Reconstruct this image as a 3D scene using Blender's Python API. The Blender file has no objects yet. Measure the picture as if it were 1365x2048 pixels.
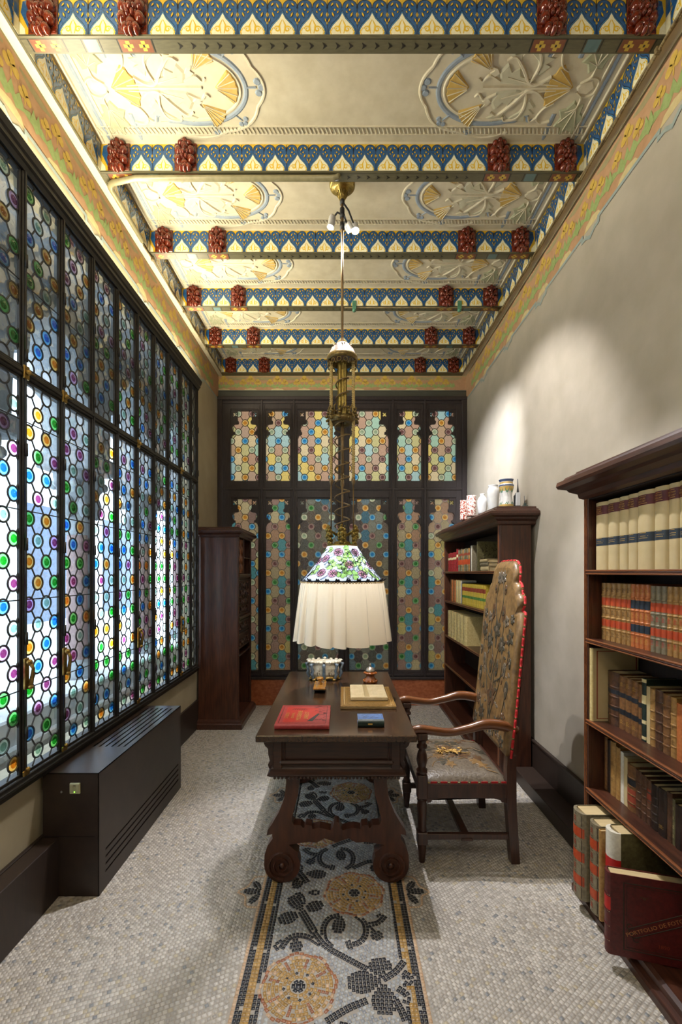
import bpy, bmesh, math, random
import numpy as np
from mathutils import Vector, Matrix
random.seed(7)
RNG = np.random.default_rng(7)
S = bpy.context.scene
COL = S.collection
PI = math.pi

# ---------------------------------------------------------------- camera
EYE = 1.55            # eye height; room axes: X right, Y into the room, Z up
F_PX = 885.0
cd = bpy.data.cameras.new('camera')
cam = bpy.data.objects.new('camera', cd)
COL.objects.link(cam)
cam.location = (0, 0, EYE)
cam.rotation_euler = (PI / 2, 0, 0)
cd.sensor_width = 36
cd.lens = F_PX / 2048 * 36
cd.shift_x = -2.5 / 2048
cd.shift_y = 121 / 2048
cd.clip_start = 0.02
S.camera = cam

# ---------------------------------------------------------------- world, exposure, main lights
w = bpy.data.worlds.new('sky')
S.world = w
w.use_nodes = True
w.node_tree.nodes['Background'].inputs[0].default_value = (0.74, 0.86, 1.0, 1)
w.node_tree.nodes['Background'].inputs[1].default_value = 7.0
S.view_settings.view_transform = 'Standard'
S.view_settings.look = 'None'
S.view_settings.gamma = 1
S.view_settings.use_curve_mapping = False
S.view_settings.exposure = 0.55


def area(name, loc, target, sx, sy, power, col, spread=PI):
    l = bpy.data.lights.new(name, 'AREA')
    l.shape = 'RECTANGLE'
    l.size = sx
    l.size_y = sy
    l.energy = power
    l.color = col
    l.spread = spread
    o = bpy.data.objects.new(name, l)
    COL.objects.link(o)
    o.location = loc
    d = Vector(target) - Vector(loc)
    o.rotation_euler = d.to_track_quat('-Z', 'Y').to_euler()
    return o


def spot(name, loc, target, power, col, angle, blend, radius=0.02):
    l = bpy.data.lights.new(name, 'SPOT')
    l.energy = power
    l.color = col
    l.spot_size = math.radians(angle)
    l.spot_blend = blend
    l.shadow_soft_size = radius
    o = bpy.data.objects.new(name, l)
    COL.objects.link(o)
    o.location = loc
    d = Vector(target) - Vector(loc)
    o.rotation_euler = d.to_track_quat('-Z', 'Y').to_euler()
    return o


# LED strip lying in the trough on top of the window header
led = area('led_strip_light', (-1.405, 2.3, 3.4222), (-1.36, 2.3, 4.2), 0.008, 4.05, 60, (1.0, 0.92, 0.70))
led.rotation_euler = (PI, math.radians(80), 0)
led2 = area('led_strip_light', (-1.412, 2.3, 3.420), (-1.36, 2.3, 4.2), 0.010, 4.05, 17, (1.0, 0.91, 0.64))
led2.rotation_euler = (PI, math.radians(-25), 0)
# lit room behind the glazed screen
area('next_room_light', (0.0, 6.9, 3.3), (0.0, 5.2, 2.7), 2.6, 0.9, 48, (1.0, 0.96, 0.90))


# ---------------------------------------------------------------- helpers
def lin(h):
    if not isinstance(h, str):
        return tuple(h)
    h = h.lstrip('#')
    c = [int(h[i:i + 2], 16) / 255 for i in (0, 2, 4)]
    return tuple(x / 12.92 if x <= .04045 else ((x + .055) / 1.055) ** 2.4 for x in c)


MATS = {}


def mat(name, c1, c2=None, rough=.55, metal=0., scale=(8, 8, 8), noise=4., bump=0., coat=0., spec=.5, detail=4., contrast=(.3, .7)):
    if name in MATS:
        return MATS[name]
    m = bpy.data.materials.new(name)
    m.use_nodes = True
    nt = m.node_tree
    b = nt.nodes['Principled BSDF']
    b.inputs['Roughness'].default_value = rough
    b.inputs['Metallic'].default_value = metal
    b.inputs['Specular IOR Level'].default_value = spec
    b.inputs['Coat Weight'].default_value = coat
    b.inputs['Coat Roughness'].default_value = .15
    b.inputs['Base Color'].default_value = (*lin(c1), 1)
    m.diffuse_color = (*lin(c1), 1)
    if c2 is not None or bump:
        tc = nt.nodes.new('ShaderNodeTexCoord')
        mp = nt.nodes.new('ShaderNodeMapping')
        mp.inputs['Scale'].default_value = scale
        nz = nt.nodes.new('ShaderNodeTexNoise')
        nz.inputs['Scale'].default_value = noise
        nz.inputs['Detail'].default_value = detail
        nt.links.new(tc.outputs['Object'], mp.inputs[0])
        nt.links.new(mp.outputs[0], nz.inputs['Vector'])
        if c2 is not None:
            cr = nt.nodes.new('ShaderNodeValToRGB')
            cr.color_ramp.elements[0].position = contrast[0]
            cr.color_ramp.elements[1].position = contrast[1]
            cr.color_ramp.elements[0].color = (*lin(c1), 1)
            cr.color_ramp.elements[1].color = (*lin(c2), 1)
            nt.links.new(nz.outputs['Fac'], cr.inputs[0])
            nt.links.new(cr.outputs[0], b.inputs['Base Color'])
        if bump:
            bp = nt.nodes.new('ShaderNodeBump')
            bp.inputs['Strength'].default_value = bump
            bp.inputs['Distance'].default_value = .01
            nt.links.new(nz.outputs['Fac'], bp.inputs['Height'])
            nt.links.new(bp.outputs[0], b.inputs['Normal'])
    MATS[name] = m
    return m


def sheen(nt, f0=.045, normal=None):
    """Schlick reflectance that is the same from both sides of a thin pane"""
    N, L = nt.nodes.new, nt.links.new
    ge, dt, ab, sb, pw, ml, ad = N('ShaderNodeNewGeometry'), N('ShaderNodeVectorMath'), N('ShaderNodeMath'), N('ShaderNodeMath'), N('ShaderNodeMath'), N('ShaderNodeMath'), N('ShaderNodeMath')
    dt.operation = 'DOT_PRODUCT'
    ab.operation, sb.operation, pw.operation, ml.operation, ad.operation = 'ABSOLUTE', 'SUBTRACT', 'POWER', 'MULTIPLY', 'ADD'
    L(ge.outputs['Incoming'], dt.inputs[0])
    L(normal if normal is not None else ge.outputs['Normal'], dt.inputs[1])
    L(dt.outputs['Value'], ab.inputs[0])
    sb.inputs[0].default_value = 1.0
    L(ab.outputs[0], sb.inputs[1])
    L(sb.outputs[0], pw.inputs[0])
    pw.inputs[1].default_value = 5.0
    L(pw.outputs[0], ml.inputs[0])
    ml.inputs[1].default_value = 1 - f0
    L(ml.outputs[0], ad.inputs[0])
    ad.inputs[1].default_value = f0
    ad.use_clamp = True
    return ad


def clear_glass(name, tint, refl=1.0, bump=0., f0=.06):
    """thin leaded glass: tinted see-through with a Fresnel sheen"""
    if name in MATS:
        return MATS[name]
    m = bpy.data.materials.new(name)
    m.use_nodes = True
    nt = m.node_tree
    nt.nodes.remove(nt.nodes['Principled BSDF'])
    out = nt.nodes['Material Output']
    tr = nt.nodes.new('ShaderNodeBsdfTransparent')
    tr.inputs[0].default_value = (*lin(tint), 1)
    gl = nt.nodes.new('ShaderNodeBsdfGlossy')
    gl.inputs['Roughness'].default_value = .03
    gl.inputs[0].default_value = (refl, refl, refl, 1)
    fr = sheen(nt, f0)
    mx = nt.nodes.new('ShaderNodeMixShader')
    nt.links.new(fr.outputs[0], mx.inputs[0])
    nt.links.new(tr.outputs[0], mx.inputs[1])
    nt.links.new(gl.outputs[0], mx.inputs[2])
    if bump:
        nz = nt.nodes.new('ShaderNodeTexNoise')
        nz.inputs['Scale'].default_value = 14
        bp = nt.nodes.new('ShaderNodeBump')
        bp.inputs['Strength'].default_value = bump
        bp.inputs['Distance'].default_value = .004
        tc = nt.nodes.new('ShaderNodeTexCoord')
        nt.links.new(tc.outputs['Object'], nz.inputs['Vector'])
        nt.links.new(nz.outputs['Fac'], bp.inputs['Height'])
        nt.links.new(bp.outputs[0], gl.inputs['Normal'])
    nt.links.new(mx.outputs[0], out.inputs[0])
    m.diffuse_color = (*lin(tint), 1)
    MATS[name] = m
    return m


def milky_glass(name, c, trans=.6, see=.0, bump=.6, nscale=60.):
    """cathedral glass: light scatters through it and off it"""
    if name in MATS:
        return MATS[name]
    m = bpy.data.materials.new(name)
    m.use_nodes = True
    nt = m.node_tree
    nt.nodes.remove(nt.nodes['Principled BSDF'])
    out = nt.nodes['Material Output']
    c = (*lin(c), 1)
    N = nt.nodes.new
    df, tl, tr, gl = N('ShaderNodeBsdfDiffuse'), N('ShaderNodeBsdfTranslucent'), N('ShaderNodeBsdfTransparent'), N('ShaderNodeBsdfGlossy')
    for s in (df, tl, tr):
        s.inputs[0].default_value = c
    gl.inputs['Roughness'].default_value = .12
    m1, m2, m3, fr = N('ShaderNodeMixShader'), N('ShaderNodeMixShader'), N('ShaderNodeMixShader'), sheen(nt, .04)
    m1.inputs[0].default_value = trans
    m2.inputs[0].default_value = see
    L = nt.links.new
    L(df.outputs[0], m1.inputs[1]); L(tl.outputs[0], m1.inputs[2])
    L(m1.outputs[0], m2.inputs[1]); L(tr.outputs[0], m2.inputs[2])
    L(fr.outputs[0], m3.inputs[0]); L(m2.outputs[0], m3.inputs[1]); L(gl.outputs[0], m3.inputs[2])
    L(m3.outputs[0], out.inputs[0])
    if bump:
        nz, bp, tc = N('ShaderNodeTexNoise'), N('ShaderNodeBump'), N('ShaderNodeTexCoord')
        nz.inputs['Scale'].default_value = nscale
        nz.inputs['Detail'].default_value = 1
        bp.inputs['Strength'].default_value = bump
        bp.inputs['Distance'].default_value = .01
        L(tc.outputs['Object'], nz.inputs['Vector']); L(nz.outputs['Fac'], bp.inputs['Height'])
        for s in (df, tl, gl):
            L(bp.outputs[0], s.inputs['Normal'])
    m.diffuse_color = c
    MATS[name] = m
    return m


def glow(name, c, strength):
    if name in MATS:
        return MATS[name]
    m = mat(name, c)
    b = m.node_tree.nodes['Principled BSDF']
    b.inputs['Emission Color'].default_value = (*lin(c), 1)
    b.inputs['Emission Strength'].default_value = strength
    return m


WLOC = {}


def wloc(o):
    v = Vector((0, 0, 0))
    while o is not None:
        v = v + o.location
        o = o.parent
    return v


def link(o, parent=None):
    COL.objects.link(o)
    if parent is not None:
        o.parent = parent
    return o


def tag(o, label=None, cat=None, group=None, kind=None):
    if label: o['label'] = label
    if cat: o['category'] = cat
    if group: o['group'] = group
    if kind: o['kind'] = kind
    return o


def thing(name, loc, label, cat, group=None, kind=None):
    o = bpy.data.objects.new(name, None)
    o.empty_display_size = .05
    o.location = loc
    COL.objects.link(o)
    return tag(o, label, cat, group, kind)


def arc(cx, cy, r, a0, a1, n=8):
    return [(cx + r * math.cos(math.radians(a0 + (a1 - a0) * i / n)), cy + r * math.sin(math.radians(a0 + (a1 - a0) * i / n))) for i in range(n + 1)]


def circ(cx, cy, r, n=16):
    return [(cx + r * math.cos(2 * PI * i / n), cy + r * math.sin(2 * PI * i / n)) for i in range(n)]


def spline(pts, n=8):
    """Catmull-Rom through pts (any dimension)"""
    P = [np.array(p, float) for p in pts]
    P = [2 * P[0] - P[1]] + P + [2 * P[-1] - P[-2]]
    out = []
    for i in range(1, len(P) - 2):
        for k in range(n):
            t = k / n
            out.append(.5 * (2 * P[i] + (P[i + 1] - P[i - 1]) * t + (2 * P[i - 1] - 5 * P[i] + 4 * P[i + 1] - P[i + 2]) * t * t + (3 * P[i] - P[i - 1] - 3 * P[i + 1] + P[i + 2]) * t ** 3))
    out.append(P[-2])
    return [tuple(p) for p in out]


class MB:
    """collects shapes (world coordinates) and links them as ONE mesh object"""
    def __init__(s):
        s.v, s.f, s.m, s.s = [], [], [], []

    def add(s, vs, fs, m=0, smooth=False):
        o = len(s.v)
        s.v += [tuple(map(float, v)) for v in vs]
        for f in fs:
            s.f.append(tuple(i + o for i in f))
            s.m.append(m)
            s.s.append(smooth)
        return s

    def box(s, x0, x1, y0, y1, z0, z1, m=0, b=0.):
        if x0 > x1: x0, x1 = x1, x0
        if y0 > y1: y0, y1 = y1, y0
        if z0 > z1: z0, z1 = z1, z0
        if not b:
            vs = [(x, y, z) for x in (x0, x1) for y in (y0, y1) for z in (z0, z1)]
            return s.add(vs, [(0, 1, 3, 2), (4, 6, 7, 5), (0, 4, 5, 1), (2, 3, 7, 6), (0, 2, 6, 4), (1, 5, 7, 3)], m)
        b = min(b, (x1 - x0) * .45, (y1 - y0) * .45, (z1 - z0) * .45)
        vs, ix = [], {}
        for i, (X, sx) in enumerate(((x0, 1), (x1, -1))):
            for j, (Y, sy) in enumerate(((y0, 1), (y1, -1))):
                for k, (Z, sz) in enumerate(((z0, 1), (z1, -1))):
                    for a in range(3):
                        ix[i, j, k, a] = len(vs)
                        vs.append((X + (sx * b if a != 0 else 0), Y + (sy * b if a != 1 else 0), Z + (sz * b if a != 2 else 0)))
        fs = []
        for q in (0, 1):
            fs.append([ix[q, 0, 0, 0], ix[q, 0, 1, 0], ix[q, 1, 1, 0], ix[q, 1, 0, 0]])
            fs.append([ix[0, q, 0, 1], ix[1, q, 0, 1], ix[1, q, 1, 1], ix[0, q, 1, 1]])
            fs.append([ix[0, 0, q, 2], ix[0, 1, q, 2], ix[1, 1, q, 2], ix[1, 0, q, 2]])
            for r in (0, 1):
                fs.append([ix[q, r, 0, 0], ix[q, r, 1, 0], ix[q, r, 1, 1], ix[q, r, 0, 1]])
                fs.append([ix[q, 0, r, 0], ix[q, 1, r, 0], ix[q, 1, r, 2], ix[q, 0, r, 2]])
                fs.append([ix[0, q, r, 1], ix[1, q, r, 1], ix[1, q, r, 2], ix[0, q, r, 2]])
                for t in (0, 1):
                    fs.append([ix[q, r, t, 0], ix[q, r, t, 1], ix[q, r, t, 2]])
        return s.add(vs, fs, m)

    def prism(s, poly, a0, a1, axis='z', m=0, mside=None):
        """extrude a 2-D outline along an axis; outline is (x,y) / (x,z) / (y,z) for axis z / y / x"""
        f = {'z': lambda p, a: (p[0], p[1], a), 'y': lambda p, a: (p[0], a, p[1]), 'x': lambda p, a: (a, p[0], p[1])}[axis]
        n = len(poly)
        vs = [f(p, a0) for p in poly] + [f(p, a1) for p in poly]
        s.add(vs, [tuple(range(n)), tuple(range(2 * n - 1, n - 1, -1))], m)
        o = len(s.v) - 2 * n
        for i in range(n):
            j = (i + 1) % n
            s.f.append((o + i, o + n + i, o + n + j, o + j))
            s.m.append(m if mside is None else mside)
            s.s.append(False)
        return s

    def flat(s, poly, fn, m=0):
        """a flat polygon; fn maps (u,v) to a point"""
        return s.add([fn(*p) for p in poly], [tuple(range(len(poly)))], m)

    def raised(s, poly, fn, h, inset=.25, m=0):
        """a polygon plaque with a sloping rim; fn(u,v,d) with d the height off the ground"""
        n = len(poly)
        c = np.mean(poly, axis=0)
        top = [c + (np.array(p) - c) * (1 - inset) for p in poly]
        vs = [fn(p[0], p[1], 0) for p in poly] + [fn(p[0], p[1], h) for p in top]
        s.add(vs, [tuple(range(n, 2 * n))] + [(i, (i + 1) % n, n + (i + 1) % n, n + i) for i in range(n)], m)
        return s

    def ribbon(s, pts, wd, fn, h=0., m=0, close=False, crown=.45, smooth=False):
        """a band along a 2-D path; wd a width or list; raised by h with sloping sides"""
        P = np.array(pts, float)
        n = len(P)
        if close:
            T = np.roll(P, -1, 0) - np.roll(P, 1, 0)
        else:
            T = np.gradient(P, axis=0)
        T /= np.maximum(np.linalg.norm(T, axis=1), 1e-9)[:, None]
        N = np.stack([-T[:, 1], T[:, 0]], 1)
        W = np.full(n, wd) if np.isscalar(wd) else np.interp(np.linspace(0, 1, n), np.linspace(0, 1, len(wd)), wd)
        W = W[:, None] / 2
        rows = [(P - N * W, 0), (P - N * W * crown, h), (P + N * W * crown, h), (P + N * W, 0)] if h else [(P - N * W, 0), (P + N * W, 0)]
        k = len(rows)
        vs = [fn(*rows[r][0][i], rows[r][1]) for i in range(n) for r in range(k)]
        fs = []
        for i in range(n if close else n - 1):
            j = (i + 1) % n
            for r in range(k - 1):
                fs.append((i * k + r, j * k + r, j * k + r + 1, i * k + r + 1))
        return s.add(vs, fs, m, smooth)

    def lathe(s, prof, c, n=20, m=0, smooth=True, axis='z', arc0=0., arc1=360.):
        full = abs(arc1 - arc0) >= 360
        k = n if full else n + 1
        vs = []
        for i in range(k):
            a = math.radians(arc0 + (arc1 - arc0) * i / n)
            ca, sa = math.cos(a), math.sin(a)
            for r, z in prof:
                p = {'z': (r * ca, r * sa, z), 'y': (r * ca, z, r * sa), 'x': (z, r * ca, r * sa)}[axis]
                vs.append((c[0] + p[0], c[1] + p[1], c[2] + p[2]))
        q = len(prof)
        fs = []
        for i in range(n):
            j = (i + 1) % k
            for t in range(q - 1):
                if prof[t][0] < 1e-6 and prof[t + 1][0] < 1e-6:
                    continue
                fs.append((i * q + t, j * q + t, j * q + t + 1, i * q + t + 1))
        return s.add(vs, fs, m, smooth)

    def tube(s, pts, r, n=8, m=0, smooth=True, cap=True, flat=1.):
        P = [Vector(p) for p in pts]
        R = [r] * len(P) if np.isscalar(r) else list(np.interp(np.linspace(0, 1, len(P)), np.linspace(0, 1, len(r)), r))
        up = None
        vs = []
        for i, p in enumerate(P):
            t = (P[min(i + 1, len(P) - 1)] - P[max(i - 1, 0)]).normalized()
            if up is None:
                up = t.orthogonal().normalized()
            up = (up - t * up.dot(t))
            up = up.normalized() if up.length > 1e-6 else t.orthogonal().normalized()
            b = t.cross(up)
            for k in range(n):
                a = 2 * PI * k / n
                vs.append(tuple(p + up * (R[i] * math.cos(a)) + b * (R[i] * flat * math.sin(a))))
        fs = [(i * n + k, i * n + (k + 1) % n, (i + 1) * n + (k + 1) % n, (i + 1) * n + k) for i in range(len(P) - 1) for k in range(n)]
        if cap:
            fs += [tuple(range(n)), tuple(range((len(P) - 1) * n, len(P) * n))]
        return s.add(vs, fs, m, smooth)

    def ball(s, c, r, nu=10, nv=7, m=0, smooth=True):
        if np.isscalar(r): r = (r, r, r)
        vs = [(c[0], c[1], c[2] - r[2])]
        for j in range(1, nv):
            t = PI * j / nv - PI / 2
            for i in range(nu):
                a = 2 * PI * i / nu
                vs.append((c[0] + r[0] * math.cos(t) * math.cos(a), c[1] + r[1] * math.cos(t) * math.sin(a), c[2] + r[2] * math.sin(t)))
        vs.append((c[0], c[1], c[2] + r[2]))
        L = len(vs) - 1
        fs = [(0, 1 + (i + 1) % nu, 1 + i) for i in range(nu)]
        for j in range(nv - 2):
            for i in range(nu):
                a, b = 1 + j * nu, 1 + (j + 1) * nu
                fs.append((a + i, a + (i + 1) % nu, b + (i + 1) % nu, b + i))
        fs += [(1 + (nv - 2) * nu + i, 1 + (nv - 2) * nu + (i + 1) % nu, L) for i in range(nu)]
        return s.add(vs, fs, m, smooth)

    def move(s, M, i0=0):
        for i in range(i0, len(s.v)):
            s.v[i] = tuple(M @ Vector(s.v[i]))
        return s

    def mirror_x(s, x0):
        n = len(s.v)
        s.v += [(2 * x0 - x, y, z) for x, y, z in s.v]
        s.f += [tuple(i + n for i in reversed(f)) for f in s.f]
        s.m += s.m
        s.s += s.s
        return s

    def mesh(s, name, mats, off=(0, 0, 0), fix=True):
        me = bpy.data.meshes.new(name)
        o = Vector(off)
        me.from_pydata([(x - o.x, y - o.y, z - o.z) for x, y, z in s.v], [], s.f)
        for m in (mats if isinstance(mats, (list, tuple)) else [mats]):
            me.materials.append(m)
        me.polygons.foreach_set('material_index', s.m)
        me.polygons.foreach_set('use_smooth', s.s)
        if fix:
            bm = bmesh.new()
            bm.from_mesh(me)
            bmesh.ops.recalc_face_normals(bm, faces=bm.faces)
            bm.to_mesh(me)
            bm.free()
        me.update()
        return me

    def obj(s, name, mats, parent=None, fix=True):
        o = bpy.data.objects.new(name, s.mesh(name, mats, wloc(parent), fix))
        return link(o, parent)


def inst(name, me, loc, parent=None, rot=(0, 0, 0), scale=(1, 1, 1)):
    o = bpy.data.objects.new(name, me)
    o.location = Vector(loc) - wloc(parent)
    o.rotation_euler = rot
    o.scale = scale
    return link(o, parent)


def copy_tree(o, parent=None):
    c = o.copy()
    COL.objects.link(c)
    c.parent = parent
    for ch in list(o.children):
        copy_tree(ch, c)
    return c


def text(body, size, M, m, name='lettering', parent=None, depth=0.0):
    """flat lettering: characters as mesh, placed by matrix M"""
    cu = bpy.data.curves.new('t', 'FONT')
    cu.body = body
    cu.size = size
    cu.extrude = depth
    cu.resolution_u = 2
    cu.align_x = 'CENTER'
    cu.align_y = 'CENTER'
    t = bpy.data.objects.new('t', cu)
    COL.objects.link(t)
    me = bpy.data.meshes.new_from_object(t.evaluated_get(bpy.context.evaluated_depsgraph_get()))
    bpy.data.objects.remove(t)
    bpy.data.curves.remove(cu)
    me.transform(M)
    me.transform(Matrix.Translation(-wloc(parent)))
    me.materials.clear()
    me.materials.append(m)
    me.name = name
    return link(bpy.data.objects.new(name, me), parent)


def frame_m(o, ex, ey):
    """matrix with origin o and the text's x / y axes ex / ey"""
    ex, ey = Vector(ex).normalized(), Vector(ey).normalized()
    ez = ex.cross(ey)
    return Matrix(((ex.x, ey.x, ez.x, o[0]), (ex.y, ey.y, ez.y, o[1]), (ex.z, ey.z, ez.z, o[2]), (0, 0, 0, 1)))

# ---------------------------------------------------------------- room constants
XL, XR = -1.455, 1.455        # side walls
YB, YN = 5.20, -1.30          # back wall and the wall behind the viewer
ZC = 4.035                    # ceiling plaster
BEAM_Z0, BEAM_Z1 = 3.865, 4.025
XT = 1.40                     # face of the tiled frieze along both sides
BEAM_Y = [0.622, 1.2685, 1.915, 2.5615, 3.208, 3.8545, 4.501, 5.125]

PLASTER = mat('grey_plaster', '#a79f8f', '#b3ab9c', .6, scale=(2, 2, 2), noise=3, bump=.05)
PLASTER_L = mat('ochre_plaster', '#a1957a', '#aca085', .7, scale=(2, 2, 2), noise=3, bump=.05)
CREAM = mat('cream_stucco', '#c3b89c', '#d0c6ac', .75, scale=(3, 3, 3), noise=5, bump=.08)
CREAM_HI = mat('raised_stucco', '#cbc1a6', '#d4cbb2', .75, scale=(6, 6, 6), noise=6, bump=.1)
DARKWOOD = mat('black_brown_wood', '#2a201c', '#33271f', .45, scale=(30, 30, 3), noise=3)
GROUT = mat('mosaic_grout', '#9d968b', '#8c857c', .9, scale=(4, 4, 4), noise=4)

# ---------------------------------------------------------------- floor with its mosaic
m = MB()
m.box(XL - .12, XR + .12, YN, YB + .05, -.15, -.0016)
floor = tag(m.obj('floor', GROUT), 'pale mosaic floor with a flowered mosaic runner under the desk', 'floor', kind='structure')


def fl(px, py):
    """floor point (X, Y) seen at a place of the mosaic survey"""
    y = F_PX * EYE / (py - 1145)
    return ((px - 685) * y / F_PX, y)


def zf(a, b):
    return fl(480 + a / 3.25, 1500 + b / 3.25)


RES = .0025
GX0, GY0 = -1.46, 1.33
GW, GH = int(2.92 / RES), int((5.2 - GY0) / RES)
occ = np.zeros((GH, GW), bool)
zone = np.zeros((GH, GW), np.uint8)       # 0 pale floor, 1 runner ground
TES = []                                   # cx, cy, ax, ay, half_w, half_h, colour index


def cells(cx, cy, ax, ay, hw, hh):
    u = np.linspace(-hw, hw, max(2, int(2 * hw / RES) + 1))
    v = np.linspace(-hh, hh, max(2, int(2 * hh / RES) + 1))
    U, V = np.meshgrid(u, v)
    X = cx + U * ax - V * ay
    Y = cy + U * ay + V * ax
    i = ((X - GX0) / RES).astype(int)
    j = ((Y - GY0) / RES).astype(int)
    ok = (i >= 0) & (i < GW) & (j >= 0) & (j < GH)
    return i[ok], j[ok]


def put(cx, cy, ang, wd, ht, col, limit=.3):
    ax, ay = math.cos(ang), math.sin(ang)
    i, j = cells(cx, cy, ax, ay, wd * .36, ht * .36)
    if len(i) < 3 or occ[j, i].mean() > limit:
        return
    i, j = cells(cx, cy, ax, ay, wd / 2, ht / 2)
    occ[j, i] = True
    TES.append((cx, cy, ax, ay, wd / 2 - .0009, ht / 2 - .0009, col))


BLACK, OCHRE, RUST, PEACH, GREYG, GREEN, PALE = 0, 1, 2, 3, 4, 5, 6
T = .0150


def walk(pts, n_rows, col, wd=None, limit=.34, t=T):
    """rows of tesserae along a path"""
    P = np.array(spline(pts, 10) if len(pts) > 2 else pts, float)
    d = np.r_[0, np.cumsum(np.linalg.norm(np.diff(P, axis=0), axis=1))]
    n = max(1, int(round(d[-1] / t)))
    for k in range(n):
        s_ = (k + .5) / n * d[-1]
        x, y = np.interp(s_, d, P[:, 0]), np.interp(s_, d, P[:, 1])
        x2, y2 = np.interp(s_ + .004, d, P[:, 0]), np.interp(s_ + .004, d, P[:, 1])
        x1, y1 = np.interp(s_ - .004, d, P[:, 0]), np.interp(s_ - .004, d, P[:, 1])
        a = math.atan2(y2 - y1, x2 - x1)
        W_ = (wd if np.isscalar(wd) else np.interp(s_ / d[-1], np.linspace(0, 1, len(wd)), wd)) if wd is not None else n_rows * t
        r = max(1, int(round(W_ / t)))
        for q in range(r):
            off = ((q + .5) / r - .5) * W_
            c = col if not callable(col) else col(q, r, k)
            put(x - math.sin(a) * off, y + math.cos(a) * off, a, d[-1] / n, W_ / r, c, limit)


def inside(P, x, y):
    r = False
    n = len(P)
    for i in range(n):
        x1, y1 = P[i]
        x2, y2 = P[i - 1]
        if (y1 > y) != (y2 > y) and x < (x2 - x1) * (y - y1) / (y2 - y1) + x1:
            r = not r
    return r


def lobe(base, tip, wd, col=BLACK):
    """leaf lobe: fans out from base towards a rounded tip"""
    b, t = np.array(base), np.array(tip)
    walk([base, tuple((b + t) / 2), tip], 3, col, wd=[.016, wd * .65, wd * 1.05, wd * 1.15, wd * 1.0, wd * .5])


RUN_X0, RUN_X1 = -.395, .312
X_MID = (RUN_X0 + RUN_X1) / 2
RUN_END = 3.35
jx0, jx1 = int((RUN_X0 - GX0) / RES), int((RUN_X1 - GX0) / RES)
zone[:int((RUN_END - GY0) / RES), jx0:jx1] = 1


def flower(cx, cy, r):
    put(cx, cy, 0, .022, .022, BLACK)
    for k in range(6):
        a = k * PI / 3
        put(cx + .019 * math.cos(a), cy + .019 * math.sin(a), a, .015, .019, BLACK, .5)
    for k in range(8):
        a = k * PI / 4 + .2
        put(cx + .055 * math.cos(a), cy + .055 * math.sin(a), a + PI / 4, .012, .012, BLACK)
    for k in range(8):                                   # rust petal seams
        a = k * PI / 4 + .55
        walk([(cx + .075 * math.cos(a), cy + .075 * math.sin(a)), (cx + (r - .02) * math.cos(a), cy + (r - .02) * math.sin(a))], 1, RUST, t=.013)
    n = 44
    for k in range(n):                                   # scalloped rust rim
        a = 2 * PI * k / n
        rr = r + .006 * math.cos(8 * a - 8 * .55 + PI)
        put(cx + rr * math.cos(a), cy + rr * math.sin(a), a, .014, 2 * PI * r / n, RUST if RNG.random() < .75 else PEACH, .4)
    q = r - .0145
    while q > .012:
        n = max(5, int(2 * PI * q / .0165))
        for k in range(n):
            a = 2 * PI * (k + .3 * RNG.random()) / n
            put(cx + q * math.cos(a), cy + q * math.sin(a), a + .25 * (RNG.random() - .5), .0142, 2 * PI * q / n, OCHRE if RNG.random() < .9 else PEACH, .34)
        q -= .0145


# flowers: every second one on the other side
P2 = .979
for cy, cx in ((1.166, .062), (1.659, -.165), (2.143, .058), (2.638, -.152), (3.122, .062)):
    flower(cx, cy, .139)
stems = [
    ([(480, 1180), (560, 1275), (690, 1350), (830, 1425)], .024), ([(400, 1045), (440, 1110), (485, 1185)], .034),
    ([(345, 745), (400, 810), (440, 860)], .03), ([(600, 1282), (552, 1230), (545, 1150), (585, 1090), (650, 1072)], .020),
    ([(755, 1075), (805, 1115), (820, 1180), (795, 1235), (750, 1262)], .020), ([(800, 1110), (860, 1175)], .02),
    ([(835, 1135), (900, 1120), (945, 1075)], .02), ([(265, 1290), (330, 1215), (430, 1210), (545, 1275)], .022),
    ([(830, 1625), (700, 1680), (560, 1765)], .024), ([(930, 1490), (1010, 1440), (1070, 1370)], .022), ([(1060, 1440), (1110, 1480), (1085, 1525)], .018),
    ([(1025, 1545), (1085, 1590), (1080, 1650)], .018), ([(1010, 1620), (1050, 1690), (1080, 1760)], .02)]
lobes = [
    ((405, 1040), (330, 950), .06), ((410, 1035), (375, 925), .05), ((415, 1040), (540, 995), .06), ((395, 1060), (250, 1110), .065),
    ((330, 1225), (225, 1290), .045), ((360, 1225), (370, 1310), .05), ((655, 1075), (635, 1190), .055), ((750, 1258), (690, 1270), .045),
    ((860, 1172), (915, 1230), .05), ((945, 1080), (890, 1090), .04), ((930, 1480), (900, 1350), .085), ((920, 1500), (700, 1510), .085),
    ((935, 1520), (945, 1720), .085), ((430, 800), (560, 810), .06), ((400, 790), (360, 740), .05), ((395, 820), (360, 900), .05), ((445, 925), (520, 925), .035)]
for dy in (0, P2, -P2):
    for p, wd in stems:
        walk([(a, b + dy) for a, b in (zf(*q) for q in p)], 2, BLACK, wd=max(.029, wd * 1.15))
    for b_, t_, wd in lobes:
        b_, t_ = zf(*b_), zf(*t_)
        lobe((b_[0], b_[1] + dy), (t_[0], t_[1] + dy), wd)
# opposite rhythm between the third and second flowers
for dy in (-.485, .485):
    for p, wd in stems[3:8]:
        walk([(2 * X_MID - a + .06, b + dy) for a, b in (zf(*q) for q in p)], 2, BLACK, wd=.028)
    for b_, t_, wd in lobes[5:10]:
        b_, t_ = zf(*b_), zf(*t_)
        lobe((2 * X_MID - b_[0] + .06, b_[1] + dy), (2 * X_MID - t_[0] + .06, t_[1] + dy), wd * .9)
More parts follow.
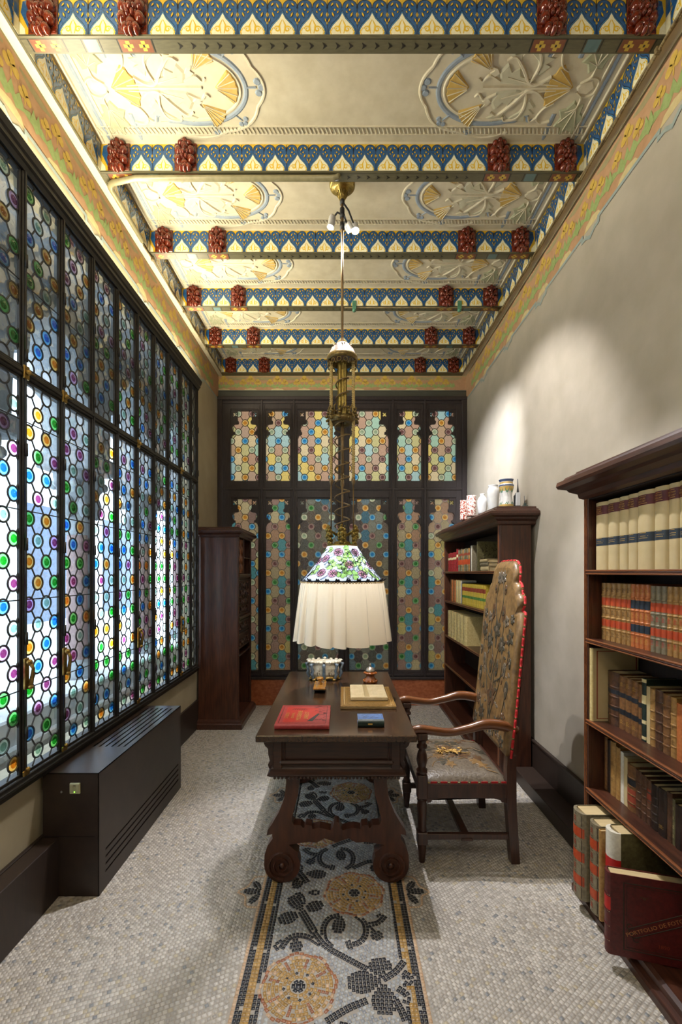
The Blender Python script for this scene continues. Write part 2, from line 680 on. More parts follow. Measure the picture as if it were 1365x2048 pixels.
# side trefoils and the banded border
for yy in (2.15, 3.08):
    for sgn, xe in ((-1, RUN_X0), (1, RUN_X1)):
        lobe((xe + sgn * .005, yy), (xe + sgn * .085, yy + .005), .04)
        lobe((xe + sgn * .005, yy - .01), (xe + sgn * .04, yy - .075), .034)
        lobe((xe + sgn * .005, yy + .01), (xe + sgn * .045, yy + .07), .034)
        walk([(xe, yy - .1), (xe + sgn * .055, yy - .09), (xe + sgn * .07, yy - .03), (xe + sgn * .11, yy), (xe + sgn * .07, yy + .04), (xe + sgn * .05, yy + .1), (xe, yy + .11)], 1, PEACH, t=.0125)
for sgn, xe in ((1, RUN_X0), (-1, RUN_X1)):
    for off, rows, c in ((.006, 1, PEACH), (.0205, 1, BLACK), (.0345, 1, BLACK), (.049, 1, OCHRE), (.0635, 1, OCHRE), (.0775, 1, BLACK), (.0925, 1, BLACK)):
        if off == .0925 and sgn < 0: continue
        walk([(xe + sgn * off, GY0), (xe + sgn * off, RUN_END)], rows, c, t=.0148 if c != OCHRE else .0165)
# grounds: runner in grey, the rest in near-white on a swirling grid
for zi, step in ((1, .0152), (0, .0158)):
    th = .5 if zi == 0 else .25
    L_ = 3.4
    n = int(2 * L_ / step)
    ct, st = math.cos(th), math.sin(th)
    a_, b_ = np.meshgrid(np.arange(n) * step - L_, np.arange(n) * step - L_)
    a_ = a_ + (np.arange(n)[:, None] % 2) * step * .5
    wx = .05 * np.sin(3.1 * b_ + 1) + .028 * np.sin(7 * a_ + 2)
    wy = .06 * np.sin(2.3 * a_ + .5) + .024 * np.sin(6 * b_)
    X_ = (a_ + wx) * ct - (b_ + wy) * st
    Y_ = (a_ + wx) * st + (b_ + wy) * ct + 3.2
    ang = th + .06 * 2.3 * np.cos(2.3 * a_ + .5) * .6 - .05 * 3.1 * np.cos(3.1 * b_ + 1) * .4
    ok = (X_ > GX0 + .01) & (X_ < -GX0 - .01) & (Y_ > GY0 + .01) & (Y_ < 5.19)
    for x, y, a in zip(X_[ok], Y_[ok], ang[ok]):
        i, j = int((x - GX0) / RES), int((y - GY0) / RES)
        if i >= GW or j >= GH or zone[j, i] != zi or occ[j, i]:
            continue
        r_ = RNG.random()
        put(x, y, a + .12 * (r_ - .5), step, step, GREYG if zi else PALE, .30)

TC = {BLACK: ('#0f0f13', '#1b1b22'), OCHRE: ('#8a6a33', '#a5834a'), RUST: ('#7c4a2e', '#95603c'), PEACH: ('#a98a6a', '#bb9f80'),
      GREYG: ('#7d8084', '#a5a6a4'), GREEN: ('#56615a', '#707a70'), PALE: ('#958f86', '#bcb6ad')}
TLIN = {k: (np.array(lin(a)), np.array(lin(b))) for k, (a, b) in TC.items()}
TESM = bpy.data.materials.new('tessera_stone')
TESM.use_nodes = True
_b = TESM.node_tree.nodes['Principled BSDF']
_a = TESM.node_tree.nodes.new('ShaderNodeVertexColor')
_a.layer_name = 'stone'
TESM.node_tree.links.new(_a.outputs[0], _b.inputs['Base Color'])
_b.inputs['Roughness'].default_value = .42


def tess_mesh(rows, name, off=(0, 0)):
    A = np.array([r[:6] for r in rows])
    n = len(A)
    cx, cy, ax, ay, hw, hh = A.T
    sgn = np.array([(-1, -1), (1, -1), (1, 1), (-1, 1)])
    V = np.zeros((n, 8, 3))
    tilt = (RNG.random((n, 2)) - .5) * .03
    lift = RNG.random(n) * .0004
    for k, (su, sv) in enumerate(sgn):
        for lv, (ins, z) in enumerate(((0, -.0016), (.0011, .0))):
            u, v = su * (hw - ins), sv * (hh - ins)
            V[:, k + 4 * lv, 0] = cx + u * ax - v * ay - off[0]
            V[:, k + 4 * lv, 1] = cy + u * ay + v * ax - off[1]
            V[:, k + 4 * lv, 2] = z if lv == 0 else z + lift + u * tilt[:, 0] + v * tilt[:, 1]
    base = (np.arange(n) * 8)[:, None]
    quads = [(4, 5, 6, 7), (0, 1, 5, 4), (1, 2, 6, 5), (2, 3, 7, 6), (3, 0, 4, 7)]
    F = np.stack([base + np.array(q)[None] for q in quads], 1).reshape(-1, 4)
    me = bpy.data.meshes.new(name)
    me.vertices.add(n * 8)
    me.vertices.foreach_set('co', V.reshape(-1))
    me.loops.add(F.size)
    me.loops.foreach_set('vertex_index', F.reshape(-1).astype(np.int32))
    me.polygons.add(len(F))
    me.polygons.foreach_set('loop_start', (np.arange(len(F)) * 4).astype(np.int32))
    me.update(calc_edges=True)
    ca = me.color_attributes.new('stone', 'FLOAT_COLOR', 'POINT')
    c = np.ones((n, 8, 4))
    t = RNG.random(n)
    lo = np.array([TLIN[r[6]][0] for r in rows])
    hi = np.array([TLIN[r[6]][1] for r in rows])
    col = lo + (hi - lo) * t[:, None]
    pale = np.array([r[6] == PALE for r in rows])
    grey = RNG.random(n)
    col[pale & (grey < .035)] = lin('#7d7f80')
    col[pale & (grey > .95)] = lin('#aa9f88')
    c[:, :, :3] = col[:, None, :]
    ca.data.foreach_set('color', c.reshape(-1))
    me.materials.append(TESM)
    return me


# the nearest coloured tesserae as pieces of their own, the rest as one surface
order = sorted(range(len(TES)), key=lambda i: TES[i][1] if TES[i][6] in (BLACK, OCHRE, RUST) and TES[i][1] > 1.50 else 9)
near = set(order[:290])
for i in order[:290]:
    t_ = TES[i]
    o = bpy.data.objects.new('tessera', tess_mesh([t_], 'tessera', (t_[0], t_[1])))
    o.location = (t_[0], t_[1], 0)
    link(o, floor)
rest = [t_ for i, t_ in enumerate(TES) if i not in near]
for nm, sel in (('runner_tesserae', lambda c: c != PALE), ('pale_tesserae', lambda c: c == PALE)):
    o = link(bpy.data.objects.new(nm, tess_mesh([t_ for t_ in rest if sel(t_[6])], nm)), floor)
    o['kind'] = 'stuff'

# ---------------------------------------------------------------- walls and ceiling
WIN_Y0, WIN_Y1 = 1.154, 4.315
WIN_Z0, WIN_Z1 = .636, 3.40
m = MB()
for y0, y1, z0, z1 in ((YN, WIN_Y0 - .02, 0, 4.2), (WIN_Y1, YB + .1, 0, 4.2), (WIN_Y0 - .02, WIN_Y1, 0, WIN_Z0), (WIN_Y0 - .02, WIN_Y1, WIN_Z1, 4.2)):
    m.box(XL - .12, XL, y0, y1, z0, z1)
wall_left = tag(m.obj('wall_left', PLASTER_L), 'ochre plaster wall around the long bull\'s-eye window', 'wall', kind='structure')
m = MB().box(XR, XR + .15, YN, YB + .1, 0, 4.2)
wall_right = tag(m.obj('wall_right', PLASTER), 'plain grey plaster wall behind the bookcases', 'wall', kind='structure')
m = MB().box(XL - .12, XR + .15, YN - .12, YN, 0, 4.2)
tag(m.obj('wall_near', PLASTER), 'plaster wall behind the viewer', 'wall', kind='structure')
m = MB()
m.box(XL - .12, XR + .15, YB, YB + .12, 3.68, 4.2)
wall_back = tag(m.obj('wall_back', PLASTER), 'narrow strip of wall above the dark glazed screen', 'wall', kind='structure')
m = MB().box(XL - .12, XR + .15, YN - .12, YB + .12, ZC, ZC + .12)
ceiling = tag(m.obj('ceiling', CREAM), 'cream stucco ceiling with blue and ochre medallions between tiled beams', 'ceiling', kind='structure')

# rose marble plinth under the screen
MARBLE = mat('rose_marble', '#8f4a2a', '#b36a45', .35, scale=(6, 6, 9), noise=5, detail=8)
m = MB()
m.box(XL, XR, YB - .045, YB + .12, 0, .305, b=.004)
tag(m.obj('trim_1', MARBLE), 'rose marble plinth below the glazed screen', 'plinth', kind='structure')
GREYMOLD = mat('grey_green_moulding', '#3f4036', '#4a4a40', .6, scale=(2, 2, 2), noise=2)
m = MB()
m.prism([(XL, 3.590), (XR, 3.590), (XR, 3.66), (XR - .03, 3.682), (XL + .03, 3.682), (XL, 3.66)], YB - .016, YB + .03, 'y')
m.box(XL, XR, YB - .020, YB + .02, 3.668, 3.684, b=.004)
tag(m.obj('trim_2', GREYMOLD), 'grey green moulding over the glazed screen', 'moulding', kind='structure')

# ---------------------------------------------------------------- painted friezes under the ceiling
FZ = [mat('frieze_rose', '#a9835f', '#b58f6c', .8, scale=(5, 5, 5), noise=5), mat('frieze_yellow', '#b8973c', '#c6a752', .8, scale=(9, 9, 9), noise=6),
      mat('frieze_green', '#84985a', '#97a76c', .8, scale=(9, 9, 9), noise=6), mat('frieze_blue', '#8d9a97', '#9aa6a2', .8),
      mat('frieze_olive', '#8f8560', '#9a9068', .8), mat('frieze_pale', '#bfae7e', '#cdbd8c', .8)]


def trefoil(u, v, r):
    return [circ(u, v + r * .75, r * .72, 10), circ(u - r * .75, v - r * .1, r * .66, 10), circ(u + r * .75, v - r * .1, r * .66, 10), [(u - r * .18, v), (u + r * .18, v), (u + r * .1, v - r * 1.4), (u - r * .1, v - r * 1.4)]]


def frieze(fn, length, top, bottom, step_edge):
    m = MB()
    H = top - bottom
    g = lambda d: (lambda u, v: fn(u, v, d))
    m.flat([(0, bottom), (length, bottom), (length, top), (0, top)], g(.0005), 0)
    m.flat([(0, top - .012), (length, top - .012), (length, top), (0, top)], g(.0012), 4)
    per = .316
    k = 0
    u = .06
    while u + per <= length + .02:
        z = top - H * .15
        m.flat([(u + .05, z - .006), (u + .12, z - .03), (u + .2, z - .03), (u + .27, z - .006), (u + .27, z + .006), (u + .05, z + .006)], g(.0012), 4)
        for p in trefoil(u, top - H * .30, .036): m.flat(p, g(.0020), 1)
        for du in (-.085, .085):
            for p in trefoil(u + du, top - H * .47, .030): m.flat(p, g(.0024), 1)
        vb = top - H * .70
        m.flat([(u - .15, vb - H * .06), (u - .12, vb + H * .10), (u - .08, vb + H * .02), (u - .05, vb + H * .16), (u - .02, vb + H * .04), (u, vb + H * .20), (u + .025, vb + H * .04), (u + .05, vb + H * .16), (u + .08, vb + H * .02), (u + .12, vb + H * .10), (u + .15, vb - H * .06), (u + .08, vb - H * .04), (u + .03, vb - H * .14), (u, vb - H * .03), (u - .03, vb - H * .14), (u - .08, vb - H * .04)], g(.0016), 2)
        m.flat([(u + .12, vb), (u + .14, vb + H * .22), (u + .158, vb + H * .1), (u + .175, vb + H * .24), (u + .195, vb), (u + .158, vb - H * .12)], g(.0028), 2)
        m.flat([(u - .09, bottom), (u - .06, bottom + H * .12), (u, bottom + H * .17), (u + .06, bottom + H * .12), (u + .09, bottom)], g(.0010), 5)
        u += per
    if step_edge:
        # the grey-blue line that drops in a notch below every beam
        P, prev = [(0, bottom - .004)], 0
        for y in BEAM_Y:
            a = y + .03 - step_edge
            if .1 < a < length - .1:
                P += [(a - .085, bottom - .004), (a - .085, bottom - .034), (a - .045, bottom - .034), (a, bottom - .06), (a + .045, bottom - .034), (a + .085, bottom - .034), (a + .085, bottom - .004)]
        P.append((length, bottom - .004))
        for a, b in zip(P[:-1], P[1:]):
            d = np.array(b) - np.array(a)
            L_ = np.linalg.norm(d)
            n = np.array([-d[1], d[0]]) / max(L_, 1e-6) * .010
            e = d / max(L_, 1e-6) * .010
            a2, b2 = np.array(a) - e, np.array(b) + e
            m.flat([tuple(a2 - n), tuple(b2 - n), tuple(b2 + n), tuple(a2 + n)], g(.0028 + .0003 * (len(m.f) % 5)), 3)
    else:
        m.flat([(0, bottom), (length, bottom), (length, bottom + .008), (0, bottom + .008)], g(.0030), 3)
    return m


y0 = .3
frieze(lambda u, v, d: (XL + d, y0 + u, v), YB - y0, BEAM_Z0, 3.575, y0).obj('painted_frieze', FZ, wall_left, fix=False)
frieze(lambda u, v, d: (XR - d, y0 + u, v), YB - y0, BEAM_Z0, 3.575, y0).obj('painted_frieze', FZ, wall_right, fix=False)
frieze(lambda u, v, d: (XL + u, YB - d, v), XR - XL, BEAM_Z0, 3.684, 0).obj('painted_frieze', FZ, wall_back, fix=False)

# ---------------------------------------------------------------- tiles
TW, TH = .1290, BEAM_Z1 - BEAM_Z0
TILE = [mat('tile_blue', '#1b4878', '#275c94', .22, coat=.5, scale=(20, 20, 20), noise=5), mat('tile_cream', '#dcd6ae', '#e6e2c8', .25, coat=.4, scale=(20, 20, 20), noise=6),
        mat('tile_yellow', '#d0a81e', '#dcb93a', .25, coat=.4, scale=(20, 20, 20), noise=6), mat('tile_line', '#0f1c2c', rough=.3), mat('tile_pale_blue', '#3d7aad', rough=.25)]


def tile_mesh():
    m = MB()
    wd, h, t = TW - .0012, TH - .001, .006
    m.box(-wd / 2, wd / 2, -t, 0, 0, h, m=2, b=.0008)
    fn = lambda d: (lambda u, v: (u * TW, -t - d, v * h))
    # blue ground with two rounded lobes
    L1 = [(-.496, 0.0), (.496, 0.0), (.496, .80)] + arc(.25, .80, .235, 0, 180, 10)[1:] + [(.02, .78), (-.02, .78)] + arc(-.25, .80, .235, 0, 180, 10)[:-1] + [(-.496, .80)]
    L1 = [(u, min(v, .80 + (v - .80) * .72)) for u, v in L1]
    m.flat(L1, fn(.0004), 0)
    for s in (-1, 1):
        lob = [(s * (.25 + .235 * math.cos(math.radians(a))), .80 + .170 * math.sin(math.radians(a))) for a in range(-20, 201, 20)]
        m.ribbon([(u * TW, v * h) for u, v in lob], .0028, lambda u, v, d: (u, -t - .0008, v), 0, 3)
    on = [(-.455, 0), (-.47, .08), (-.445, .19), (-.36, .31), (-.235, .42), (-.11, .53), (0, .70), (.11, .53), (.235, .42), (.36, .31), (.445, .19), (.47, .08), (.455, 0)]
    sc = lambda k, dv=0: [(u * k, v * k + dv) for u, v in on]
    m.flat(on, fn(.0008), 3)
    m.flat(sc(.955), fn(.0011), 4)
    m.flat(sc(.90), fn(.0014), 3)
    m.flat(sc(.87), fn(.0017), 1)
    for s in (-1, 1):                                     # yellow scrolls in the white drop
        sp = [(s * (.17 + .105 * (1 - k / 26) * math.cos(k * .42)), .17 + .085 * (1 - k / 26) * math.sin(k * .42) * TW / h * 1.3) for k in range(20)]
        m.ribbon([(u * TW, v * h) for u, v in sp], [.004, .007, .003], lambda u, v, d: (u, -t - .0021, v), 0, 2)
        m.ribbon([(s * .05 * TW, .05 * h), (s * .10 * TW, .27 * h), (s * .01 * TW, .43 * h)], [.003, .007, .002], lambda u, v, d: (u, -t - .0021, v), 0, 2)
        m.ribbon([(s * .36 * TW, .02 * h), (s * .40 * TW, .10 * h), (s * .30 * TW, .22 * h)], [.004, .006, .002], lambda u, v, d: (u, -t - .0021, v), 0, 2)
        # yellow leaves with dark outlines on the blue lobes
        for (a, b, c, d, wd2) in ((.20, .86, .13, .74, .013), (.30, .88, .38, .80, .012), (.34, .62, .28, .50, .012), (.42, .46, .46, .36, .009), (.25, .72, .25, .66, .014), (.13, .66, .17, .60, .008)):
            pth = [(s * a * TW, b * h), (s * (a + c) / 2 * TW, (b + d) / 2 * h), (s * c * TW, d * h)]
            m.ribbon(pth, [.006, wd2, .004], lambda u, v, dd: (u, -t - .0021, v), 0, 3)
            m.ribbon(pth, [.002, wd2 * .58, .001], lambda u, v, dd: (u, -t - .0024, v), 0, 2)
        m.flat([(s * .497, .64), (s * .45, .56), (s * .497, .48)], fn(.0021), 2)
        m.flat([(s * .497, .40), (s * .465, .33), (s * .497, .27)], fn(.0021), 2)
        m.ribbon([(s * .497 * TW, .0), (s * .497 * TW, .95 * h)], .0018, lambda u, v, d: (u, -t - .0027, v), 0, 3)
    return m.mesh('ceramic_tile', TILE, fix=False)


LUSTRE = mat('copper_lustre_glaze', '#43120a', '#7a2b0e', .13, metal=.2, coat=.6, scale=(12, 12, 12), noise=5)


def rosette_mesh():
    m = MB()
    m.box(-TW / 2 + .001, TW / 2 - .001, -.012, 0, 0.001, TH, b=.003)
    c = TH * .5
    for k in range(6):
        a = k * PI / 3 + PI / 6
        m.ball((.041 * math.cos(a), -.020, c + .050 * math.sin(a)), (.0235, .026, .0265), 12, 8)
        m.ball((.030 * math.cos(a), -.036, c + .036 * math.sin(a)), (.006, .010, .012), 8, 5)
    for k in range(5):
        a = k * 2 * PI / 5 + PI / 2
        m.ball((.018 * math.cos(a), -.034, c + .021 * math.sin(a)), (.012, .018, .014), 9, 6)
    m.ball((0, -.046, c), (.011, .012, .013), 9, 6)
    for su in (-1, 1):
        m.ball((su * .022, -.024, .010), (.019, .022, .022), 9, 6)
        m.ball((su * .024, -.022, TH - .012), (.018, .020, .016), 9, 6)
    m.ball((0, -.028, .004), (.016, .024, .022), 9, 6)
    m.ball((0, -.026, TH - .004), (.016, .02, .018), 9, 6)
    return m.mesh('rosette_tile', [LUSTRE])


ME_TILE, ME_ROS = tile_mesh(), rosette_mesh()
END_TILE = None
SOFFIT = [mat('soffit_olive', '#4e4a35', '#5c563e', .45, scale=(6, 30, 6), noise=4), mat('soffit_rust', '#6b3a22', '#7a4a2c', .4), mat('soffit_yellow', '#b99a3a', rough=.4), mat('soffit_blue', '#556d6c', rough=.4), mat('soffit_dark', '#201c15', rough=.4)]


def beam(k, y):
    nm = ['out of view', 'overhead', 'nearest', 'second', 'third', 'fourth', 'fifth', 'last'][k]
    b = thing('trim_%d' % (3 + k), (0, y, BEAM_Z0), 'tiled ceiling beam with copper rosettes, %s from the viewer' % nm if k < 7 else 'last tiled frieze with copper rosettes, against the back wall', 'beam', kind='structure')
    m = MB()
    d = .056 if k < 7 else .07
    m.box(-XT, XT, y, y + d, BEAM_Z0, ZC, m=1)
    m.box(-XT, XT, y - .010, y + d, BEAM_Z0 - .005, BEAM_Z0 + .002, m=0)
    zz = BEAM_Z0 - .0055
    fn = lambda u, v: (u, v, zz)
    if k < 7:
        def rect(x0, x1, mi, dz=0, y0=.002, y1=.05):
            m.flat([(x0, y + y0), (x1, y + y0), (x1, y + y1), (x0, y + y1)], lambda u, v: (u, v, zz - dz), mi)
        rect(-XT, XT, 4, .0002, .0, .002)
        for s in (-1, 1):
            for cx in (XT - .045 - TW / 2, XT - .045 - TW * 3.5):
                cx *= s
                rect(cx - .07, cx + .07, 1, .0003)
                for q in (-.034, .034):
                    for a, b2 in ((.0, .012), (.012, 0), (-.012, 0), (0, -.012)):
                        rect(cx + q + a - .009, cx + q + a + .009, 2, .0006, .026 + b2 - .007, .026 + b2 + .007)
                    rect(cx + q - .004, cx + q + .004, 4, .0009, .022, .030)
                rect(cx - .078, cx - .073, 4, .0003); rect(cx + .073, cx + .078, 4, .0003)
            cx = s * (XT - .045 - TW * 2)
            rect(cx - .03, cx + .03, 3, .0003); rect(cx - .04, cx - .036, 4, .0003); rect(cx + .036, cx + .04, 4, .0003)
        for i in range(26):                              # little chevrons along the middle
            cx = -.72 + i * .0575
            m.flat([(cx, y + .012), (cx + .022, y + .026), (cx, y + .04), (cx + .007, y + .026)], lambda u, v: (u, v, zz - .0003), 4)
    m.obj('beam_body', SOFFIT, b, fix=False)
    n_mid = 13
    xs = []
    span = 2 * XT
    cells_ = [('e', .045), ('r', TW), ('t', TW), ('t', TW), ('r', TW)] + [('t', (span - 2 * .045 - 8 * TW) / n_mid)] * n_mid + [('r', TW), ('t', TW), ('t', TW), ('r', TW), ('e', .045)]
    x = -XT
    for c, wd in cells_:
        if c == 'e':
            e = MB()
            e.box(x, x + wd, y - .006, y, BEAM_Z0, BEAM_Z1, m=2, b=.0006)
            s = 1 if x < 0 else -1
            xx = x if s > 0 else x + wd
            e.flat([(xx + s * .045, BEAM_Z0 + .03), (xx + s * .012, BEAM_Z0 + .10), (xx + s * .02, BEAM_Z1 - .012), (xx + s * .045, BEAM_Z1 - .004)], lambda u, v: (u, y - .0065, v), 0)
            e.flat([(xx + .0, BEAM_Z0 + .002), (xx + s * .034, BEAM_Z0 + .002), (xx + s * .03, BEAM_Z0 + .03), (xx, BEAM_Z0 + .07)], lambda u, v: (u, y - .007, v), 1)
            e.obj('cut_tile', TILE, b, fix=False)
        else:
            me, nm2 = (ME_ROS, 'rosette_tile') if c == 'r' else (ME_TILE, 'ceramic_tile')
            inst(nm2, me, (x + wd / 2, y, BEAM_Z0), b, scale=(wd / TW, 1, 1))
        x += wd
    return b


for k, y in enumerate(BEAM_Y):
    if k == 0: continue
    beam(k, y)

# tiled friezes along both side walls, five tiles to a bay
for s, nm in ((-1, 'left'), (1, 'right')):
    b = thing('trim_%d' % (12 if s < 0 else 13), (s * XL * -1, 3.2, BEAM_Z0), 'tiled frieze between the beams along the %s wall' % nm, 'frieze', kind='structure')
    m = MB()
    x0, x1 = (XL, -XT) if s < 0 else (XT, XR)
    m.box(x0, x1, YN, YB, BEAM_Z0, ZC)
    m.obj('frieze_core', [CREAM], b)
    m = MB()
    xe = s * (XT - .005)
    m.box(xe, s * (XT + .008), YN, YB, BEAM_Z0 - .006, BEAM_Z0, b=.002)
    m.obj('edge_strip', [SOFFIT[0]], b)
    for k in range(1, 7):
        a, e = BEAM_Y[k] + .058, BEAM_Y[k + 1] - .008
        if k == 1: a = BEAM_Y[1] + .058
        wd = (e - a) / 4.5
        for i in range(5):
            if i == 4:
                continue
            inst('ceramic_tile', ME_TILE, (s * XT, a + wd * (i + .75), BEAM_Z0), b, rot=(0, 0, -s * PI / 2 * 1), scale=(wd / TW, 1, 1))
        for yy, nn in ((a, wd * .25), (e - wd * .25, wd * .25)):
            c = MB().box(s * (XT - .006), s * XT, yy, yy + nn, BEAM_Z0, BEAM_Z1, m=1, b=.0006)
            c.box(s * (XT - .0065), s * (XT - .005), yy + .002, yy + nn - .002, BEAM_Z0 + .07, BEAM_Z1 - .01, m=0)
            c.obj('cut_tile', TILE, b)

# ---------------------------------------------------------------- stucco medallions on the ceiling
ST = [CREAM_HI, mat('stucco_blue', '#8793a0', '#97a1aa', .8, scale=(9, 9, 9), noise=4), mat('stucco_ochre', '#bb9a4d', '#cbaa60', .8, scale=(9, 9, 9), noise=5),
      mat('stucco_sage', '#9fa082', '#afaf90', .8, scale=(9, 9, 9), noise=5), CREAM, mat('stucco_pale_sage', '#b9b499', '#c3bea4', .8, scale=(9, 9, 9), noise=5)]


def medallion():
    """right-hand relief: u = X, v = Y from the bay's middle, d = height below the ceiling"""
    m = MB()
    fn = lambda u, v, d: (u, v, -d)
    rb = lambda p, wd, h, mi: m.ribbon(spline(p, 6), wd, fn, h, mi)
    cx, a, b = .79, .295, .185
    th = [math.radians(t) for t in range(68, 293, 3)]
    halo = [(cx + (a + .074 + .020 * abs(math.cos(4.0 * (t - PI)))) * math.cos(t), (b + .058 + .020 * abs(math.cos(4.0 * (t - PI)))) * math.sin(t)) for t in th]
    m.ribbon(halo, .018, fn, .006, 0)
    m.ribbon([(cx + a * math.cos(t), b * math.sin(t)) for t in th], .026, fn, .004, 1)
    m.ribbon([(cx + (a - .03) * math.cos(t), (b - .026) * math.sin(t)) for t in th], .014, fn, .006, 0)
    for s in (-1, 1):
        e = (cx + a * math.cos(th[0]), s * b * math.sin(th[0]))
        rb([e, (e[0] + .05, e[1] - s * .004), (e[0] + .07, e[1] - s * .035), (e[0] + .105, e[1] - s * .03), (e[0] + .12, e[1] - s * .002), (e[0] + .15, e[1] - s * .012)], [.024, .022, .018, .012], .004, 1)
    for t, r in ((104, .017), (134, .024), (180, .032), (226, .024), (256, .017)):
        t = math.radians(t)
        px, py = cx + (a + .052) * math.cos(t), (b + .045) * math.sin(t)
        for dk in (-1, 0, 1):
            q = t + dk * 1.2
            ox, oy = px + r * .9 * math.cos(q), py + r * .9 * math.sin(q)
            m.raised([(ox + r * .62 * math.cos(z), oy + r * .55 * math.sin(z)) for z in np.linspace(0, 2 * PI, 11)[:-1]], fn, .005, .3, 1)
        rb([(cx + a * math.cos(t), b * math.sin(t)), (px, py)], .009, .005, 1)

    def fan(c, dirn, r, spread, mi=2, n=5):
        P = [c]
        for k in range(2 * n + 1):
            q = dirn + spread * (k / (2 * n) - .5) * 2
            rr = r * (1 if k % 2 else .94)
            P.append((c[0] + rr * math.cos(q), c[1] + rr * math.sin(q)))
        m.raised(P, fn, .006, .10, mi)
        for k in range(n):
            q = dirn + spread * ((k + .5) / n - .5) * 2
            m.ribbon([(c[0] + .12 * r * math.cos(q), c[1] + .12 * r * math.sin(q)), (c[0] + .95 * r * math.cos(q), c[1] + .95 * r * math.sin(q))], [.003, .005], lambda u, v, d: fn(u, v, d + .005), .004, 0)

    fan((.652, 0), PI, .118, .80)
    for s in (-1, 1):
        fan((.742, s * .080), PI - s * .80, .128, .52)
    fan((1.185, 0), PI, .145, .84)
    # blue bar and edge line across the bay
    for v0, v1 in ((-.275, -.13), (.13, .275)):
        m.ribbon([(1.15, v0), (1.15, v1)], .026, fn, .003, 1)
    m.ribbon([(1.335, -.285), (1.335, .285)], .02, fn, .003, 1)
    m.ribbon([(1.375, -.285), (1.375, .285)], .016, fn, .010, 0)
    m.ribbon([(1.310, -.285), (1.310, .285)], .010, fn, .006, 0)
    # stalk bundle
    m.ribbon([(.72, 0), (1.16, 0)], .016, fn, .008, 0)
    for s in (-1, 1):
        rb([(1.10, s * .012), (.95, s * .022), (.83, s * .05)], [.01, .014, .006], .007, 0)
        rb([(1.05, s * .05), (1.0, s * .018), (.95, s * .02), (.90, s * .08), (.84, s * .135), (.80, s * .12)], [.016, .020, .018, .010], .009, 0)
        rb([(.95, s * .02), (.97, s * .09), (.95, s * .15), (.89, s * .165), (.87, s * .14)], [.014, .020, .014, .008], .008, 0)
        rb([(1.14, s * .17), (1.09, s * .18), (1.06, s * .15), (1.08, s * .10), (1.12, s * .075)], [.016, .016, .010, .006], .008, 0)
        rb([(1.06, s * .15), (1.03, s * .17), (1.01, s * .14)], [.014, .012, .006], .008, 0)
        rb([(.80, s * .03), (.74, s * .055), (.71, s * .03), (.69, s * .045)], [.012, .014, .008], .008, 0)
        m.raised([(.98, s * .03), (.90, s * .05), (.88, s * .09), (.84, s * .07), (.81, s * .11), (.78, s * .07), (.80, s * .02), (.90, s * .01)], fn, .005, .18, 5)
        m.raised([(.985, s * .05), (1.03, s * .09), (1.0, s * .10), (1.04, s * .13), (.99, s * .14), (1.0, s * .175), (.94, s * .17), (.90, s * .155), (.95, s * .12)], fn, .005, .18, 5)
        m.raised([(.88, s * .11), (.87, s * .15), (.83, s * .145), (.82, s * .175), (.78, s * .15)], fn, .005, .2, 5)
        m.raised([(.735, s * .065), (.765, s * .045), (.79, s * .065), (.77, s * .09), (.74, s * .10), (.755, s * .08)], fn, .006, .2, 0)
        # broad sage leaves by the wall
        lf = [(1.225, s * .06), (1.20, s * .10), (1.165, s * .11), (1.19, s * .15), (1.17, s * .20), (1.215, s * .205), (1.225, s * .25), (1.26, s * .22), (1.305, s * .245), (1.30, s * .19), (1.325, s * .15), (1.29, s * .125), (1.285, s * .08), (1.255, s * .085)]
        m.raised(lf, fn, .006, .12, 3)
        for e in ((1.19, s * .175), (1.235, s * .215), (1.29, s * .195), (1.20, s * .12)):
            m.ribbon([(1.25, s * .10), e], [.008, .004], lambda u, v, d: fn(u, v, d + .005), .004, 0)
        rb([(1.25, s * .10), (1.25, s * .05), (1.21, s * .018)], [.010, .012, .010], .009, 0)
        rb([(1.21, s * .018), (1.26, s * .045), (1.30, s * .03), (1.305, 0)], [.008, .012, .010], .007, 0)
    m.raised([(1.20, 0), (1.22, .03), (1.27, .035), (1.30, 0), (1.27, -.035), (1.22, -.03)], fn, .005, .2, 0)
    return m


ME_MED = medallion().mesh('stucco_medallion', ST, fix=False)
mm = medallion()
mm.v = [(-x, y, z) for x, y, z in mm.v]
ME_MEDL = mm.mesh('stucco_medallion', ST, fix=False)
rope = MB()
for i in range(120):
    x = -1.37 + i * .0228
    rope.ribbon([(x, -.016), (x + .012, .016)], .011, lambda u, v, d: (u, v, -d), .006, 0)
rope.ribbon([(-1.38, -.023), (1.38, -.023)], .007, lambda u, v, d: (u, v, -d), .005, 0)
rope.ribbon([(-1.38, .023), (1.38, .023)], .007, lambda u, v, d: (u, v, -d), .005, 0)
ME_ROPE = rope.mesh('rope_moulding', [CREAM_HI], fix=False)
cove = MB()
cove.prism([(-.045, 0), (-.012, -.004), (-.004, -.012), (0, -.012), (0, 0)], -XT, XT, 'x')
ME_COVE = cove.mesh('cove_moulding', [CREAM])
for k in range(1, 7):
    yc = (BEAM_Y[k] + .056 + BEAM_Y[k + 1]) / 2
    for me in (ME_MED, ME_MEDL):
        inst('stucco_medallion', me, (0, yc, ZC), ceiling)
    inst('rope_moulding', ME_ROPE, (0, BEAM_Y[k + 1] - .075, ZC), ceiling)
    inst('cove_moulding', ME_COVE, (0, BEAM_Y[k + 1] - .001, ZC), ceiling)

